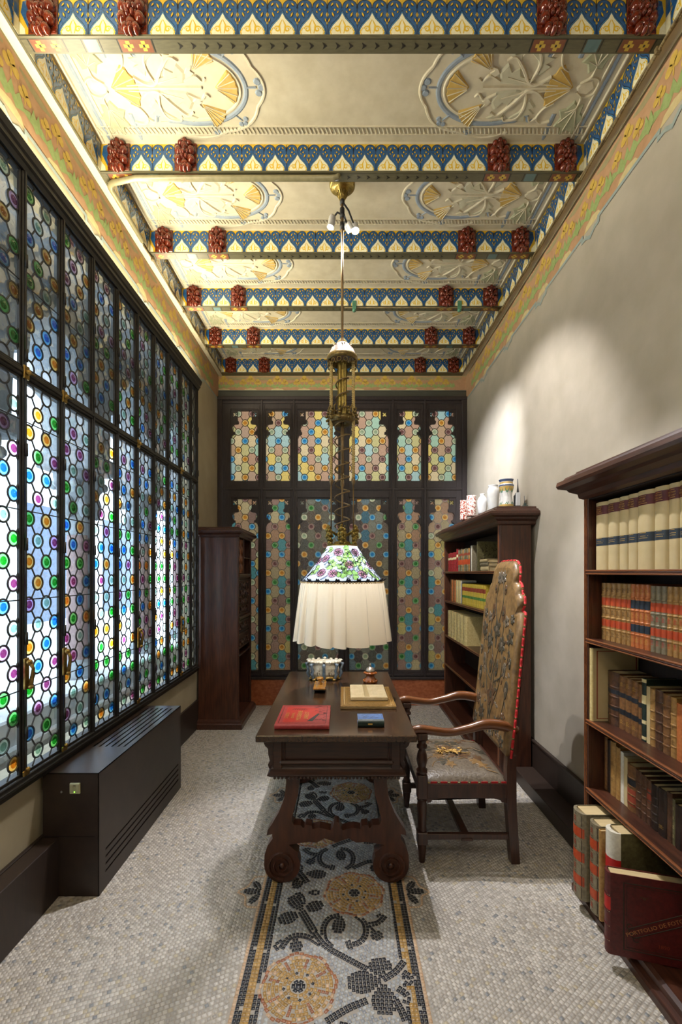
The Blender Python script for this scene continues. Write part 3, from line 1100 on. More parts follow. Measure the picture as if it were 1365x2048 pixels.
# ---------------------------------------------------------------- leaded glazing
def clip(poly, x0, x1, y0, y1):
    for ax, lim, sg in ((0, x0, 1), (0, x1, -1), (1, y0, 1), (1, y1, -1)):
        out = []
        for i in range(len(poly)):
            p, q = poly[i - 1], poly[i]
            pi, qi = sg * (p[ax] - lim) >= 0, sg * (q[ax] - lim) >= 0
            if pi != qi:
                t = (lim - p[ax]) / (q[ax] - p[ax])
                out.append((p[0] + t * (q[0] - p[0]), p[1] + t * (q[1] - p[1])))
            if qi:
                out.append(q)
        poly = out
        if len(poly) < 3:
            return []
    return poly


def lattice(x0, x1, y0, y1, dx, dy, r, ox, oy):
    """roundels on a centred lattice and the waisted panes between them"""
    rounds, panes, leads = [], [], []
    hx, hy = dx / 2, dy / 2
    i0, i1 = int((x0 - ox) / hx) - 3, int((x1 - ox) / hx) + 3
    j0, j1 = int((y0 - oy) / hy) - 3, int((y1 - oy) / hy) + 3
    al = math.degrees(math.atan2(hy, hx))
    for i in range(i0, i1):
        for j in range(j0, j1):
            cx, cy = ox + i * hx, oy + j * hy
            if (i + j) % 2 == 0:
                if x0 - r * .5 < cx < x1 + r * .5 and y0 - r * .5 < cy < y1 + r * .5:
                    rounds.append((cx, cy, i, j))
                for sx in (-1, 1):
                    a, b = (cx, cy), (cx + sx * hx, cy + hy)
                    L_ = math.hypot(hx, hy)
                    p = (a[0] + (b[0] - a[0]) * r / L_, a[1] + (b[1] - a[1]) * r / L_)
                    q = (b[0] - (b[0] - a[0]) * r / L_, b[1] - (b[1] - a[1]) * r / L_)
                    if all(x0 - .01 < (p[0] + q[0]) / 2 < x1 + .01 and y0 - .01 < (p[1] + q[1]) / 2 < y1 + .01 for _ in (0,)):
                        leads.append((p, q))
            else:
                P = arc(cx + hx, cy, r, 180 + al, 180 - al, 4) + arc(cx, cy + hy, r, 270 + (90 - al), 270 - (90 - al), 3)[::1]
                P = arc(cx, cy - hy, r, 90 + (90 - al), al, 3) + arc(cx + hx, cy, r, 180 + al, 180 - al, 4) + arc(cx, cy + hy, r, 360 - al, 180 + al, 3) + arc(cx - hx, cy, r, al, -al, 4)
                P = clip(P, x0, x1, y0, y1)
                if len(P) >= 3:
                    panes.append((P, cx, cy, i, j))
    return rounds, panes, leads


def roundel_mesh(name, r, mr, mc):
    """bull's-eye of spun glass: pale rim rings, dark raised eye"""
    m = MB()
    pr = [(r, .000), (r * .93, .0035), (r * .80, .002), (r * .70, .004), (r * .56, .0025)]
    ce = [(r * .56, .0025), (r * .42, .005), (r * .28, .0035), (r * .16, .008), (0, .0095)]
    m.lathe(pr, (0, 0, 0), 18, 0, True, 'y')
    m.lathe(ce, (0, 0, 0), 18, 1, True, 'y')
    return m.mesh(name, [mr, mc], fix=False)


# ---- left window: iron casements with bull's-eyes
IRON = mat('black_iron', '#17140f', '#221d17', .5, scale=(9, 9, 9), noise=5)
LEADM = mat('lead_came', '#2b2a28', '#3a3936', .55, metal=.2, scale=(30, 30, 30), noise=3)
BRASS = mat('old_brass', '#8c7038', '#a98b4c', .35, metal=.85, scale=(20, 20, 20), noise=4)
CLEAR = clear_glass('window_glass', '#e4edf2', bump=.25, f0=.22)
RC = {'green': ('#7be07a', '#0d8a1c'), 'blue': ('#6cc0f5', '#0e63c8'), 'amber': ('#f6c56a', '#cf7512'), 'mauve': ('#d6aed8', '#7c2f63'), 'pale': ('#d6f0e6', '#7fae9c')}
ROUND = {}
RR = .0335
for k, (a, b) in RC.items():
    ROUND[k] = roundel_mesh('roundel', RR, clear_glass('roundel_rim_' + k, a), clear_glass('roundel_eye_' + k, b))
RK = list(RC)
WX = -1.432                      # plane of the glass
win = thing('window_1', (XL, 2.7, WIN_Z0), 'long iron-framed window of bull\'s-eye glass along the left wall', 'window', kind='structure')
MUL = [1.154 + .272 * i for i in range(12)] + [WIN_Y1]
MID = 2.44
HEAD = 3.335
m = MB()
m.box(XL - .03, -1.405, WIN_Y0 - .03, WIN_Y1 + .012, WIN_Z0 - .045, WIN_Z0 + .012, b=.004)
m.box(XL - .03, -1.395, WIN_Y0 - .03, WIN_Y1 + .012, WIN_Z0 - .02, WIN_Z0 - .006, b=.002)
m.obj('sill_rail', IRON, win)
m = MB()
m.prism([(XL - .02, HEAD), (-1.41, HEAD), (-1.402, HEAD + .02), (-1.392, HEAD + .028), (-1.392, HEAD + .046), (-1.384, HEAD + .055), (-1.376, HEAD + .085), (-1.380, HEAD + .088), (-1.386, HEAD + .075), (XL - .02, HEAD + .07)], WIN_Y0 - .03, WIN_Y1 + .03, 'y')
m.obj('header_trough', IRON, win)
m = MB().box(-1.418, -1.392, 1.2, 4.3, HEAD + .0705, HEAD + .0735)
m.obj('led_strip', glow('led_strip', '#ffe9a8', 3), win)
m = MB().box(XL - .02, -1.412, WIN_Y0, WIN_Y1, MID - .022, MID + .022, b=.005)
m.box(XL - .02, -1.406, WIN_Y0, WIN_Y1, MID - .008, MID + .008, b=.003)
m.obj('transom', IRON, win)
for i, y in enumerate(MUL):
    m = MB()
    wd = .011
    m.box(WX - .004, -1.413, y - wd, y + wd, WIN_Z0, HEAD, b=.004)
    m.box(WX - .010, -1.406, y - .0045, y + .0045, WIN_Z0, HEAD, b=.002)
    for z in np.arange(WIN_Z0 + .2, HEAD, .42):
        m.tube([(-1.407, y, z - .028), (-1.407, y, z + .028)], .007, 8)
    m.obj('mullion', IRON, win)
for i in (3, 4, 7, 10):
    y = MUL[i]
    m = MB()
    m.box(-1.413, -1.403, y - .018, y + .018, MID - .03, MID + .03, b=.003)
    m.ball((-1.398, y, MID), .013, 8, 6)
    m.tube([(-1.398, y, MID), (-1.398, y + .045, MID + .004)], [.006, .004], 6)
    m.obj('brass_latch', BRASS, win)
    m = MB()
    z = 1.12
    m.box(-1.413, -1.402, y - .014, y + .014, z - .09, z + .05, b=.003)
    m.ball((-1.394, y, z + .03), .014, 8, 6)
    m.tube([(-1.392, y, z + .03), (-1.384, y + .012, z), (-1.390, y + .004, z - .07)], [.009, .007, .010], 6)
    m.ball((-1.391, y + .004, z - .08), .012, 8, 6)
    m.obj('brass_handle', BRASS, win)
    m = MB().box(-1.413, -1.404, y - .02, y + .02, WIN_Z0 + .01, WIN_Z0 + .035, b=.003)
    m.ball((-1.40, y, WIN_Z0 + .04), .010, 8, 5)
    m.obj('brass_bolt', BRASS, win)
n_r = 0
last = None
for ci in range(1, 12):
    a, b = MUL[ci] + .011, MUL[ci + 1] - .011
    for row, (z0, z1) in enumerate(((WIN_Z0 + .012, MID - .022), (MID + .022, HEAD))):
        cas = MB()
        fw = .011
        for q in ((a, a + fw, z0, z1), (b - fw, b, z0, z1), (a + fw, b - fw, z0, z0 + fw), (a + fw, b - fw, z1 - fw, z1)):
            cas.box(WX - .003, -1.421, q[0], q[1], q[2], q[3], b=.002)
        co = cas.obj('casement', IRON, win)
        mid = (a + b) / 2
        gx0, gx1, gz0, gz1 = a + fw, b - fw, z0 + fw, z1 - fw
        narrow = (b - a) < .18
        dx, dy, r = (.118, .196, RR) if not narrow else (.09, .15, .0001)
        rounds, panes, leads = lattice(gx0, gx1, gz0, gz1, dx, dy, r, mid - dx / 4 + (0 if not narrow else .02), z0 + .07 + (.05 if row else 0))
        # every pane sits at its own slight tilt in its cames
        pm = MB()
        for P, cx, cy, i, j in panes:
            sx, sz = RNG.normal(0, .022), RNG.normal(0, .020)
            pm.add([(WX + (u - cx) * sx + (v - cy) * sz, u, v) for u, v in P], [tuple(range(len(P)))], 0)
        po = pm.obj('glass_panes', CLEAR, co, fix=False)
        po['kind'] = 'stuff'
        lm = MB()
        for p, q in leads:
            lm.ribbon([p, q], .0080, lambda u, v, d: (WX + .001 + d, u, v), .004, 0)
        for cx, cy, i, j in rounds:
            if not narrow:
                R2 = [(u, min(max(v, gz0), gz1)) for u, v in circ(cx, cy, r, 20)]
                R2 = [(min(max(u, gx0), gx1), v) for u, v in R2]
                lm.ribbon(R2, .0095, lambda u, v, d: (WX + .001 + d, u, v), .005, 0, close=True)
        for z in np.arange(z0 + .38, z1 - .1, .40):
            lm.tube([(WX + .008, gx0, z), (WX + .008, gx1, z)], .0028, 6)
        lm.obj('lead_cames', LEADM, co, fix=False)
        if narrow: continue
        rest_ = MB()
        rest_m = []
        for cx, cy, i, j in rounds:
            if cx < gx0 or cx > gx1 or cy < gz0 or cy > gz1:
                inside_ok = gx0 - RR * .6 < cx < gx1 + RR * .6
            c = RK[int(RNG.integers(0, 5))]
            while c == last: c = RK[int(RNG.integers(0, 5))]
            last = c
            if cy - RR < gz0 - .004 or cy + RR > gz1 + .004: continue
            if ci >= 2 and n_r < 300:
                inst('roundel', ROUND[c], (WX + .002, cx, cy), co, rot=(0, 0, -PI / 2)); n_r += 1
            else:
                rest_m.append((c, cx, cy))
        if rest_m:
            mats_ = [x for k in RK for x in (bpy.data.materials['roundel_rim_' + k], bpy.data.materials['roundel_eye_' + k])]
            for c, cx, cy in rest_m:
                q = RK.index(c)
                o0 = len(rest_.v)
                for prof, mi in (([(RR, 0), (RR * .93, .0035), (RR * .8, .002), (RR * .7, .004), (RR * .56, .0025)], 2 * q), ([(RR * .56, .0025), (RR * .42, .005), (RR * .28, .0035), (RR * .16, .008), (0, .0095)], 2 * q + 1)):
                    rest_.lathe(prof, (WX + .002, cx, cy), 16, mi, True, 'x')
            ro = rest_.obj('roundels', mats_, co, fix=False)
            ro['kind'] = 'stuff'

# ---- what stands outside: a pale court with columns on a ledge
STONE = mat('pale_court_stone', '#c6c9c9', '#d8dbdb', .8, scale=(2, 2, 2), noise=3)
PINK = mat('pink_marble', '#8d7370', '#a38a86', .5, scale=(5, 5, 5), noise=5)
GREYST = mat('carved_grey_stone', '#8f9498', '#a8adb0', .8, scale=(6, 6, 6), noise=5)
m = MB().box(-7, XL - .14, -3, 9, -.1, 0)
tag(m.obj('terrace', STONE), 'pale paved terrace outside the long window', 'terrace', kind='structure')
m = MB().box(-5.6, -5.2, -3, 12, 0, 5.2)
m.box(-5.2, -5.14, -3, 12, .4, .6); m.box(-5.2, -5.12, -3, 12, 3.0, 3.2)
court = tag(m.obj('wall_court', STONE), 'white wall of the courtyard outside the window', 'wall', kind='structure')
DK = mat('court_window_glass', '#20324a', '#3a5270', .2, scale=(5, 5, 5), noise=4)
for yy in (7.2, 9.6):
    m = MB().box(-5.2, -5.17, yy, yy + 1.3, .7, 2.7)
    m.obj('court_window', DK, court)
m = MB()
m.box(-2.25, -1.78, -.5, 7.5, .60, .76, b=.012); m.box(-2.2, -1.83, -.5, 7.5, .0, .60); m.box(-2.28, -1.75, -.5, 7.5, .56, .61, b=.01)
tag(m.obj('parapet', STONE), 'white stone parapet outside the window, carrying the columns', 'parapet', kind='structure')
for n_, yy in enumerate((1.28, 2.32, 3.36, 4.40, 5.44)):
    o = thing('court_column', (-2.0, yy, .76), 'pink marble column on the parapet outside, %s from the left' % ('first', 'second', 'third', 'fourth', 'fifth')[n_], 'column', 'columns outside the window')
    m = MB().lathe([(0, .76), (.12, .76), (.12, .80), (.105, .81), (.11, .84), (.10, .86), (.088, .88), (.088, .90)], (-2.0, yy, 0), 16)
    m.obj('column_base', GREYST, o)
    m = MB().lathe([(.086, .89), (.084, 1.4), (.080, 1.84)], (-2.0, yy, 0), 18)
    m.obj('shaft', PINK, o)
    m = MB().lathe([(.082, 1.83), (.095, 1.85), (.084, 1.87), (.09, 1.95), (.13, 2.1), (.17, 2.26), (.17, 2.30)], (-2.0, yy, 0), 16)
    for k in range(8):
        a = k * PI / 4
        m.ball((-2.0 + .12 * math.cos(a), yy + .12 * math.sin(a), 2.04), (.04, .04, .09), 7, 5)
        m.ball((-2.0 + .165 * math.cos(a + .4), yy + .165 * math.sin(a + .4), 2.2), .035, 7, 5)
    m.box(-2.2, -1.8, yy - .2, yy + .2, 2.30, 2.42, b=.012)
    m.obj('capital', GREYST, o)
m = MB()
m.box(-2.22, -1.80, -.5, 7.5, 3.33, 3.5, b=.01)
m.box(-2.18, -1.84, -.5, 7.5, 3.5, 4.9)
for yy in (1.8, 2.84, 3.88, 4.92):                       # flat pointed arches between the capitals
    m.prism([(yy - .52, 2.42), (yy - .38, 2.42), (yy - .36, 2.80), (yy - .24, 2.84), (yy - .22, 3.08), (yy - .08, 3.14), (yy, 3.26), (yy + .08, 3.14), (yy + .22, 3.08), (yy + .24, 2.84), (yy + .36, 2.80), (yy + .38, 2.42), (yy + .52, 2.42), (yy + .52, 3.35), (yy - .52, 3.35)], -2.18, -1.84, 'x')
tag(m.obj('arcade', GREYST), 'grey carved arcade over the columns outside', 'arcade', kind='structure')

# ---- the glazed screen across the back
SCR = mat('ebonised_wood', '#2c2525', '#383030', .42, scale=(25, 25, 4), noise=3)
SY = YB - .045                   # front of the screen's frame
screen = thing('window_2', (0, SY, .305), 'dark Gothic screen of coloured bull\'s-eye glass across the back wall', 'screen', kind='structure')
SC = .005842
PAN = [(-1.303, -.981), (-.894, -.608), (-.520, -.047), (.082, .543), (.640, .923), (1.005, 1.329)]
UP, LO = (2.619, 3.457), (.405, 2.426)
m = MB()
y0, y1 = SY, SY + .07
edges = [XL + .006] + [x for p in PAN for x in p] + [XR - .006]
for i in range(0, len(edges), 2):
    a, b = edges[i], edges[i + 1]
    m.box(a, b, y0 + .004, y1, LO[0] - .09, 3.58, b=.004)
    c = (a + b) / 2
    if 0 < i < 12:
        m.box(c - .012, c + .012, y0 - .010, y0 + .01, LO[0] - .09, 3.57, b=.004)
        m.box(a + .012, a + .020, y0 - .003, y0 + .01, LO[0], 3.50, b=.002)
        m.box(b - .020, b - .012, y0 - .003, y0 + .01, LO[0], 3.50, b=.002)
for z0, z1 in ((LO[0] - .095, LO[0]), (LO[1], UP[0]), (UP[1], 3.60)):
    m.box(XL + .006, XR - .006, y0 + .006, y1, z0, z1, b=.003)
    m.box(XL + .006, XR - .006, y0 - .006, y0 + .02, (z0 + z1) / 2 - .012, (z0 + z1) / 2 + .012, b=.003)
m.box(XL + .002, XR - .002, y0 - .02, y1, 3.555, 3.60, b=.006)
m.box(XL + .002, XR - .002, y0 - .02, y1, LO[0] - .10, LO[0] - .07, b=.005)
m.box(XL + .002, XL + .06, y0 - .012, y1, LO[0] - .1, 3.6, b=.005)
m.box(XR - .06, XR - .002, y0 - .012, y1, LO[0] - .1, 3.6, b=.005)
m.obj('screen_frame', SCR, screen)


def spandrel(wd, s):
    """cusped corner of a Gothic head with a pierced quatrefoil; local: u from the edge, v down from the top"""
    k = 1.0
    P = [(0, 0), (wd, 0), (wd, -.125), (wd + .014, -.14), (wd + .012, -.165), (wd - .008, -.172)]
    P += [(wd - .025 - .038 * math.sin(t), -.172 - .045 + .045 * math.cos(t)) for t in np.linspace(.2, PI - .9, 5)]
    P += [(.030, -.205), (.022, -.24), (.034, -.262), (.050, -.268), (.050, -.288), (.028, -.296), (.012, -.312), (.006, -.335), (0, -.335)]
    P = [(0, -.118), (wd, -.118)] + P[2:]
    return [(u * s, v) for u, v in P]


def pierced(m, x, z, wd, s, y0, y1):
    """square block above the cusp with a quatrefoil cut right through it"""
    cx, cy = .048, -.060
    n = 40
    hole, rim = [], []
    for i in range(n):
        t = 2 * PI * i / n
        r = .010 + .0195 * abs(math.cos(2 * (t - PI / 4))) ** .8
        hole.append((cx + r * math.cos(t), cy + r * math.sin(t)))
        dx, dy = math.cos(t), math.sin(t)
        k = min(((wd - cx) / dx if dx > 1e-6 else (-cx / dx if dx < -1e-6 else 9)), ((-cy) / dy if dy > 1e-6 else ((-.118 - cy) / dy if dy < -1e-6 else 9)))
        rim.append((cx + k * dx, cy + k * dy))
    vs = [(x + s * u, yy, z + v) for yy in (y0, y1) for loop in (hole, rim) for u, v in loop]
    fs = []
    for i in range(n):
        j = (i + 1) % n
        fs += [(i, j, n + j, n + i), (2 * n + i, 3 * n + i, 3 * n + j, 2 * n + j), (i, 2 * n + i, 2 * n + j, j), (n + i, n + j, 3 * n + j, 3 * n + i)]
    m.add(vs, fs)


SP_M = {}
for (x0, x1) in PAN:
    for (z0, z1) in (UP, LO):
        wd = min(.092, (x1 - x0) * .24)
        for s in (1, -1):
            m = MB().prism([(( x0 if s > 0 else x1) + u, z1 + v) for u, v in spandrel(wd, s)], y0 + .014, y0 + .045, 'y')
            pierced(m, x0 if s > 0 else x1, z1, wd, s, y0 + .014, y0 + .045)
            m.obj('tracery', SCR, screen, fix=True)
        m = MB().box(x0, x1, y0 + .010, y0 + .05, z1 - .016, z1, b=.003)
        m.obj('head_rail', SCR, screen)

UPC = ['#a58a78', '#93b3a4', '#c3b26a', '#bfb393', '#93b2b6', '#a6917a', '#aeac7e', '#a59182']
LOC_ = ['#8d735f', '#8f866c', '#4a7f88', '#a29a68', '#857068', '#93806b', '#75625c', '#a49b7c']  # lower panes: weaker light behind them put into darker colours
CTR = ['#4c4f4a', '#5a5a52', '#5e7078', '#45403e', '#66665a', '#3f6273', '#575048', '#6c7068']  # centre panes darkened further in colour, for the dimmer space behind
GR = {'blue': ('#6aa0bc', '#2472ac'), 'amber': ('#c4a468', '#a8742c'), 'mauve': ('#8d7570', '#5c3f40'), 'pale': ('#b0b8a0', '#84967e'), 'green': ('#6a9466', '#2c6a34')}
SR = .0385
SCR_R = {k: roundel_mesh('roundel', SR, milky_glass('screen_rim_' + k, a, .6, .1, .2), milky_glass('screen_eye_' + k, b, .65, .1, .2)) for k, (a, b) in GR.items()}
LEADS = mat('silver_came', '#4b4842', '#625e56', .45, metal=.3, scale=(30, 30, 30), noise=3)
LEAD_LIT = mat('lit_came', '#8d877d', '#a39d92', .35, metal=.4, scale=(30, 30, 30), noise=3)  # paler copy of the came: light caught by the lower leads, as colour
GY = SY + .05
nr = npn = 0
for pi, (x0, x1) in enumerate(PAN):
    for row, (z0, z1) in enumerate((LO, UP)):
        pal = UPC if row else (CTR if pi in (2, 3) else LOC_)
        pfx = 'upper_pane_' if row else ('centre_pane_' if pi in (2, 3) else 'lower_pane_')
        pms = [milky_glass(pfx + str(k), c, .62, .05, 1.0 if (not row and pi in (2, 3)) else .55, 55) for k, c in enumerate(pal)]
        lf = thing('glazed_panel', ((x0 + x1) / 2, GY, z0), None, None)
        lf.parent = screen
        lf.location = lf.location - wloc(screen)
        dx, dy = (.160, .213) if row else (.163, .218)
        rounds, panes, leads = lattice(x0 - .02, x1 + .02, z0 - .02, z1 + .01, dx, dy, SR, (x0 + x1) / 2 + (0 if row else dx / 4 * (pi % 2)), z0 + .05)
        stuff = MB()
        for P, cx, cy, i, j in panes:
            k = int(RNG.integers(0, 8))
            if not row and pi in (1, 4):                 # regular teal and brown rhythm in the narrow tall lights
                k = 2 if (i % 2 == 0 and (j // 1) % 4 in (0, 1) and abs(cx - (x0 + x1) / 2) < .05) else (k if k != 2 else 0)
            dz = RNG.normal(0, .0012)
            t1, t2 = RNG.normal(0, .01), RNG.normal(0, .01)
            q = MB()
            f_, b_ = [], []
            for u, v in P:
                yy = GY + dz + (u - cx) * t1 + (v - cy) * t2
                f_.append((u, yy, v))
            n = len(P)
            if npn < 285 and (row or (cx - x0) * 1 > 0):
                q.add(f_, [tuple(range(n))], 0)
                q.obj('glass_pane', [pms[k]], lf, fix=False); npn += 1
            else:
                stuff.add(f_, [tuple(range(n))], k)
        if stuff.v:
            so = stuff.obj('glass_panes', pms, lf, fix=False); so['kind'] = 'stuff'
        st2, mk = MB(), []
        for cx, cy, i, j in rounds:
            c = ['blue', 'amber', 'mauve', 'pale', 'mauve', 'blue', 'amber', 'pale', 'green'][int(RNG.integers(0, 8 if row else 9))]
            if not row and pi in (1, 4):
                c = ('blue', 'amber')[(j // 2) % 2] if i % 2 == 0 else ('mauve', 'green')[((j - 1) // 2 + i // 2) % 2]
            if not row and pi in (0, 5):
                c = ('amber', 'pale', 'mauve', 'blue')[(i + 2 * j) // 2 % 4]
            if nr < 290:
                inst('roundel', SCR_R[c], (cx, GY - .001, cy), lf, rot=(0, 0, PI)); nr += 1
            else:
                mk.append((c, cx, cy))
        if mk:
            ks = list(GR)
            for c, cx, cy in mk:
                q = ks.index(c)
                o0 = len(st2.v)
                st2.lathe([(SR, 0), (SR * .93, -.0035), (SR * .8, -.002), (SR * .7, -.004), (SR * .56, -.0025)], (cx, GY - .001, cy), 16, 2 * q, True, 'y')
                st2.lathe([(SR * .56, -.0025), (SR * .42, -.005), (SR * .28, -.0035), (SR * .16, -.008), (0, -.0095)], (cx, GY - .001, cy), 16, 2 * q + 1, True, 'y')
            so = st2.obj('roundels', [MATS[p + k] for k in ks for p in ('screen_rim_', 'screen_eye_')], lf, fix=False); so['kind'] = 'stuff'
        lm = MB()
        for p, q in leads:
            lm.ribbon([p, q], .0085, lambda u, v, d: (u, GY - .002 - d, v), .004, 0)
        for cx, cy, i, j in rounds:
            lm.ribbon(circ(cx, cy, SR, 20), .0090, lambda u, v, d: (u, GY - .002 - d, v), .005, 0, close=True)
        lm.obj('lead_cames', LEADS if row else LEAD_LIT, lf, fix=False)

# room beyond the screen
m = MB()
m.box(XL - .3, XR + .3, 7.4, 7.5, -.1, 4.3)
m.box(XL - .4, XL - .3, YB + .12, 7.5, -.1, 4.3); m.box(XR + .3, XR + .4, YB + .12, 7.5, -.1, 4.3)
m.box(XL - .4, XR + .4, YB + .12, 7.5, 4.2, 4.3); m.box(XL - .4, XR + .4, YB + .12, 7.5, -.15, -.05)
tag(m.obj('wall_beyond', CREAM), 'cream walls of the next room, seen dimly through the glazed screen', 'wall', kind='structure')

# ---------------------------------------------------------------- skirtings
m = MB()
m.box(XL, XL + .02, YN, YB, 0, .285, b=.003)
m.obj('baseboard_left', DARKWOOD); o = bpy.data.objects['baseboard_left']
tag(o, 'tall dark wood skirting along the left wall', 'baseboard', kind='structure')
m = MB().box(XL + .021, -1.355, YN, 2.115, 0, .282, b=.003)
tag(m.obj('baseboard_duct', DARKWOOD), 'dark boxed skirting in front of the radiator cover', 'duct', kind='structure')
m = MB()
m.box(XR - .02, XR, YN, YB, 0, .28, b=.003); m.box(XR - .026, XR, YN, YB, .275, .292, b=.003)
tag(m.obj('baseboard_right', DARKWOOD), 'dark wood skirting along the right wall', 'baseboard', kind='structure')
m = MB().box(1.29, XR - .021, 2.24, 3.325, 0, .092, b=.004)
tag(m.obj('baseboard_ledge', DARKWOOD), 'low dark ledge on the floor between the two bookcases', 'ledge', kind='structure')

# ---------------------------------------------------------------- woods
W_Z = mat('walnut_upright', '#341c13', '#54301f', .38, scale=(30, 30, 2.5), noise=2.5, coat=.15)
W_X = mat('walnut_across', '#2e1a11', '#4d2b1b', .38, scale=(2.5, 30, 30), noise=2.5, coat=.15)
W_Y = mat('walnut_lengthwise', '#2e1810', '#4c2a1b', .36, scale=(30, 2.5, 30), noise=2.5, coat=.15)
W_IN = mat('shelf_inside_dark', '#1d120d', '#2b1a12', .6, scale=(20, 20, 3), noise=3)
W_HI = mat('worn_walnut_edge', '#6a3a20', '#84502c', .35, scale=(10, 2.5, 10), noise=3, coat=.2)
W_TOP = mat('desk_top_wood', '#2b1c12', '#4a3220', .22, scale=(30, 2.0, 30), noise=3, coat=.5)
W_DESK = mat('desk_wood', '#2c1c15', '#46291c', .36, scale=(3, 14, 30), noise=3, coat=.2)
W_LEG = mat('desk_leg_wood', '#3a2117', '#532f20', .42, scale=(14, 14, 2.5), noise=3, coat=.15)


Z_SH = (1.562, 1.232, .842, .513)


def bookcase(yn, yf, nm, label, near_closed):
    xf = 1.185
    o = thing('bookcase', ((xf + XR) / 2, (yn + yf) / 2, 0), label, 'bookcase')
    e = .03
    for y0, y1 in ((yn, yn + e), (yf - e, yf)):
        m = MB().box(xf + .01, XR - .03, y0, y1, .0, 1.93, m=0, b=.002)
        m.box(xf, xf + .022, y0 - .002, y1 + .006, .0, 1.93, m=0, b=.004)
        m.box(xf - .004, xf + .01, y0 + .006, y0 + .012, .09, 1.93, m=1, b=.001)
        m.box(xf - .004, xf + .01, y1 - .010, y1 - .004, .09, 1.93, m=1, b=.001)
        m.obj('side_panel', [W_Z, W_HI], o)
    MB().box(XR - .036, XR - .026, yn + e, yf - e, .05, 1.93).obj('back_panel', W_IN, o)
    MB().box(xf + .005, XR - .03, yn + e, yf - e, 1.90, 1.94).obj('top_board', W_IN, o)
    # cornice profile swept round the front and the exposed ends
    prof = [(0, 1.905), (.018, 1.915), (.022, 1.935), (.050, 1.950), (.058, 1.962), (.088, 1.972), (.094, 1.985), (.090, 2.005), (.070, 2.012), (.062, 2.024), (.030, 2.032), (.026, 2.045), (0, 2.05)]
    m = MB()
    rings = []
    for d, z in prof:
        rings.append([(XR - .004, yf + min(d, 5.19 - yf if yf > 5 else 9), z), (xf - d, yf + min(d, 5.19 - yf if yf > 5 else 9), z), (xf - d, yn - d, z), (XR - .004, yn - d, z)])
    vs = [p for r in rings for p in r]
    fs = [(4 * i + k, 4 * i + k + 1, 4 * i + k + 5, 4 * i + k + 4) for i in range(len(prof) - 1) for k in range(3)]
    fs.append(tuple(4 * (len(prof) - 1) + k for k in range(4)))
    m.add(vs, fs)
    m.obj('cornice', W_Y, o)
    for z in Z_SH:
        m = MB()
        m.box(xf + .004, XR - .036, yn + e, yf - e, z - .022, z, m=0)
        for q, (dz0, dz1, mi) in enumerate(((-.022, -.0155, 1), (-.0148, -.0085, 0), (-.0078, .0, 1))):
            m.box(xf - .006, xf + .006, yn + e - .012, yf - e + .012, z + dz0, z + dz1, m=mi, b=.002)
        m.obj('shelf', [W_Y, W_HI], o)
    m = MB()
    m.prism([(xf - .062, 0), (xf - .062, .028), (xf - .055, .036), (xf - .035, .040), (xf - .030, .058), (xf - .015, .066), (xf + .02, .066), (xf + .02, 0)], yn, yf, 'y')
    zz = [(yn, 0)]
    m.box(xf + .01, XR - .036, yn + e, yf - e, .02, .062)
    m.obj('plinth', [W_Y], o)
    return o


near_case = bookcase(-.45, 2.165, 'near', 'tall walnut bookcase full of books in the right foreground', False)
back_case = bookcase(3.335, 5.125, 'back', 'walnut bookcase by the far right corner with jars on top', True)
m = MB().box(1.187, 1.199, 2.162, 2.172, 1.872, 1.912)
tag(m.obj('felt_pad', mat('green_felt', '#3c7a3c', '#4c8a4a', .9, scale=(60, 60, 60))), 'small green felt tab stuck on the corner under the near bookcase cornice', 'tab')

# ---------------------------------------------------------------- carved cabinet in the left far corner
cx0, cx1, cy0, cy1 = XL + .022, -1.035, 4.40, 5.02
cab = thing('cabinet', ((cx0 + cx1) / 2, (cy0 + cy1) / 2, 0), 'tall dark carved cabinet standing in the far left corner', 'cabinet')
m = MB()
m.box(cx0, cx1 - .004, cy0, cy0 + .03, .08, 1.93, b=.003)
m.obj('side_panel', W_Z, cab)
MB().box(cx0, cx1 - .004, cy1 - .03, cy1, .08, 1.93, b=.003).obj('side_panel', W_Z, cab)
MB().box(cx0, cx0 + .012, cy0 + .03, cy1 - .03, .08, 1.93).obj('back_panel', W_IN, cab)
prof = [(0, 1.90), (.012, 1.905), (.020, 1.925), (.045, 1.94), (.055, 1.955), (.055, 1.965), (.038, 1.975), (.034, 1.988), (.0, 2.005)]
m = MB()
vs = [p for d, z in prof for p in ((cx0, cy0 - d, z), (cx1 + d, cy0 - d, z), (cx1 + d, cy1 + d, z), (cx0, cy1 + d, z))]
fs = [(4 * i + k, 4 * i + (k + 1) % 4, 4 * i + (k + 1) % 4 + 4, 4 * i + k + 4) for i in range(len(prof) - 1) for k in range(4)]
fs += [(0, 1, 2, 3), tuple(4 * (len(prof) - 1) + k for k in range(4))]
m.add(vs, fs)
m.obj('cornice', W_Y, cab)
prof = [(.006, 0), (.045, 0), (.045, .05), (.035, .058), (.030, .075), (.012, .085), (0, .09)]
m = MB()
vs = [p for d, z in prof for p in ((cx0, cy0 - d, z), (cx1 + d, cy0 - d, z), (cx1 + d, cy1 + d, z), (cx0, cy1 + d, z))]
fs = [(4 * i + k, 4 * i + (k + 1) % 4, 4 * i + (k + 1) % 4 + 4, 4 * i + k + 4) for i in range(len(prof) - 1) for k in range(4)]
fs += [(0, 1, 2, 3), tuple(4 * (len(prof) - 1) + k for k in range(4))]
m.add(vs, fs)
m.obj('plinth', W_Y, cab)
m = MB()
for z in (.72, 1.10, 1.53):
    m.box(cx0 + .012, cx1 - .002, cy0 + .03, cy1 - .03, z - .02, z, b=.003)
m.box(cx1 - .016, cx1 + .004, cy1 - .045, cy1 - .004, .09, 1.92, b=.004)
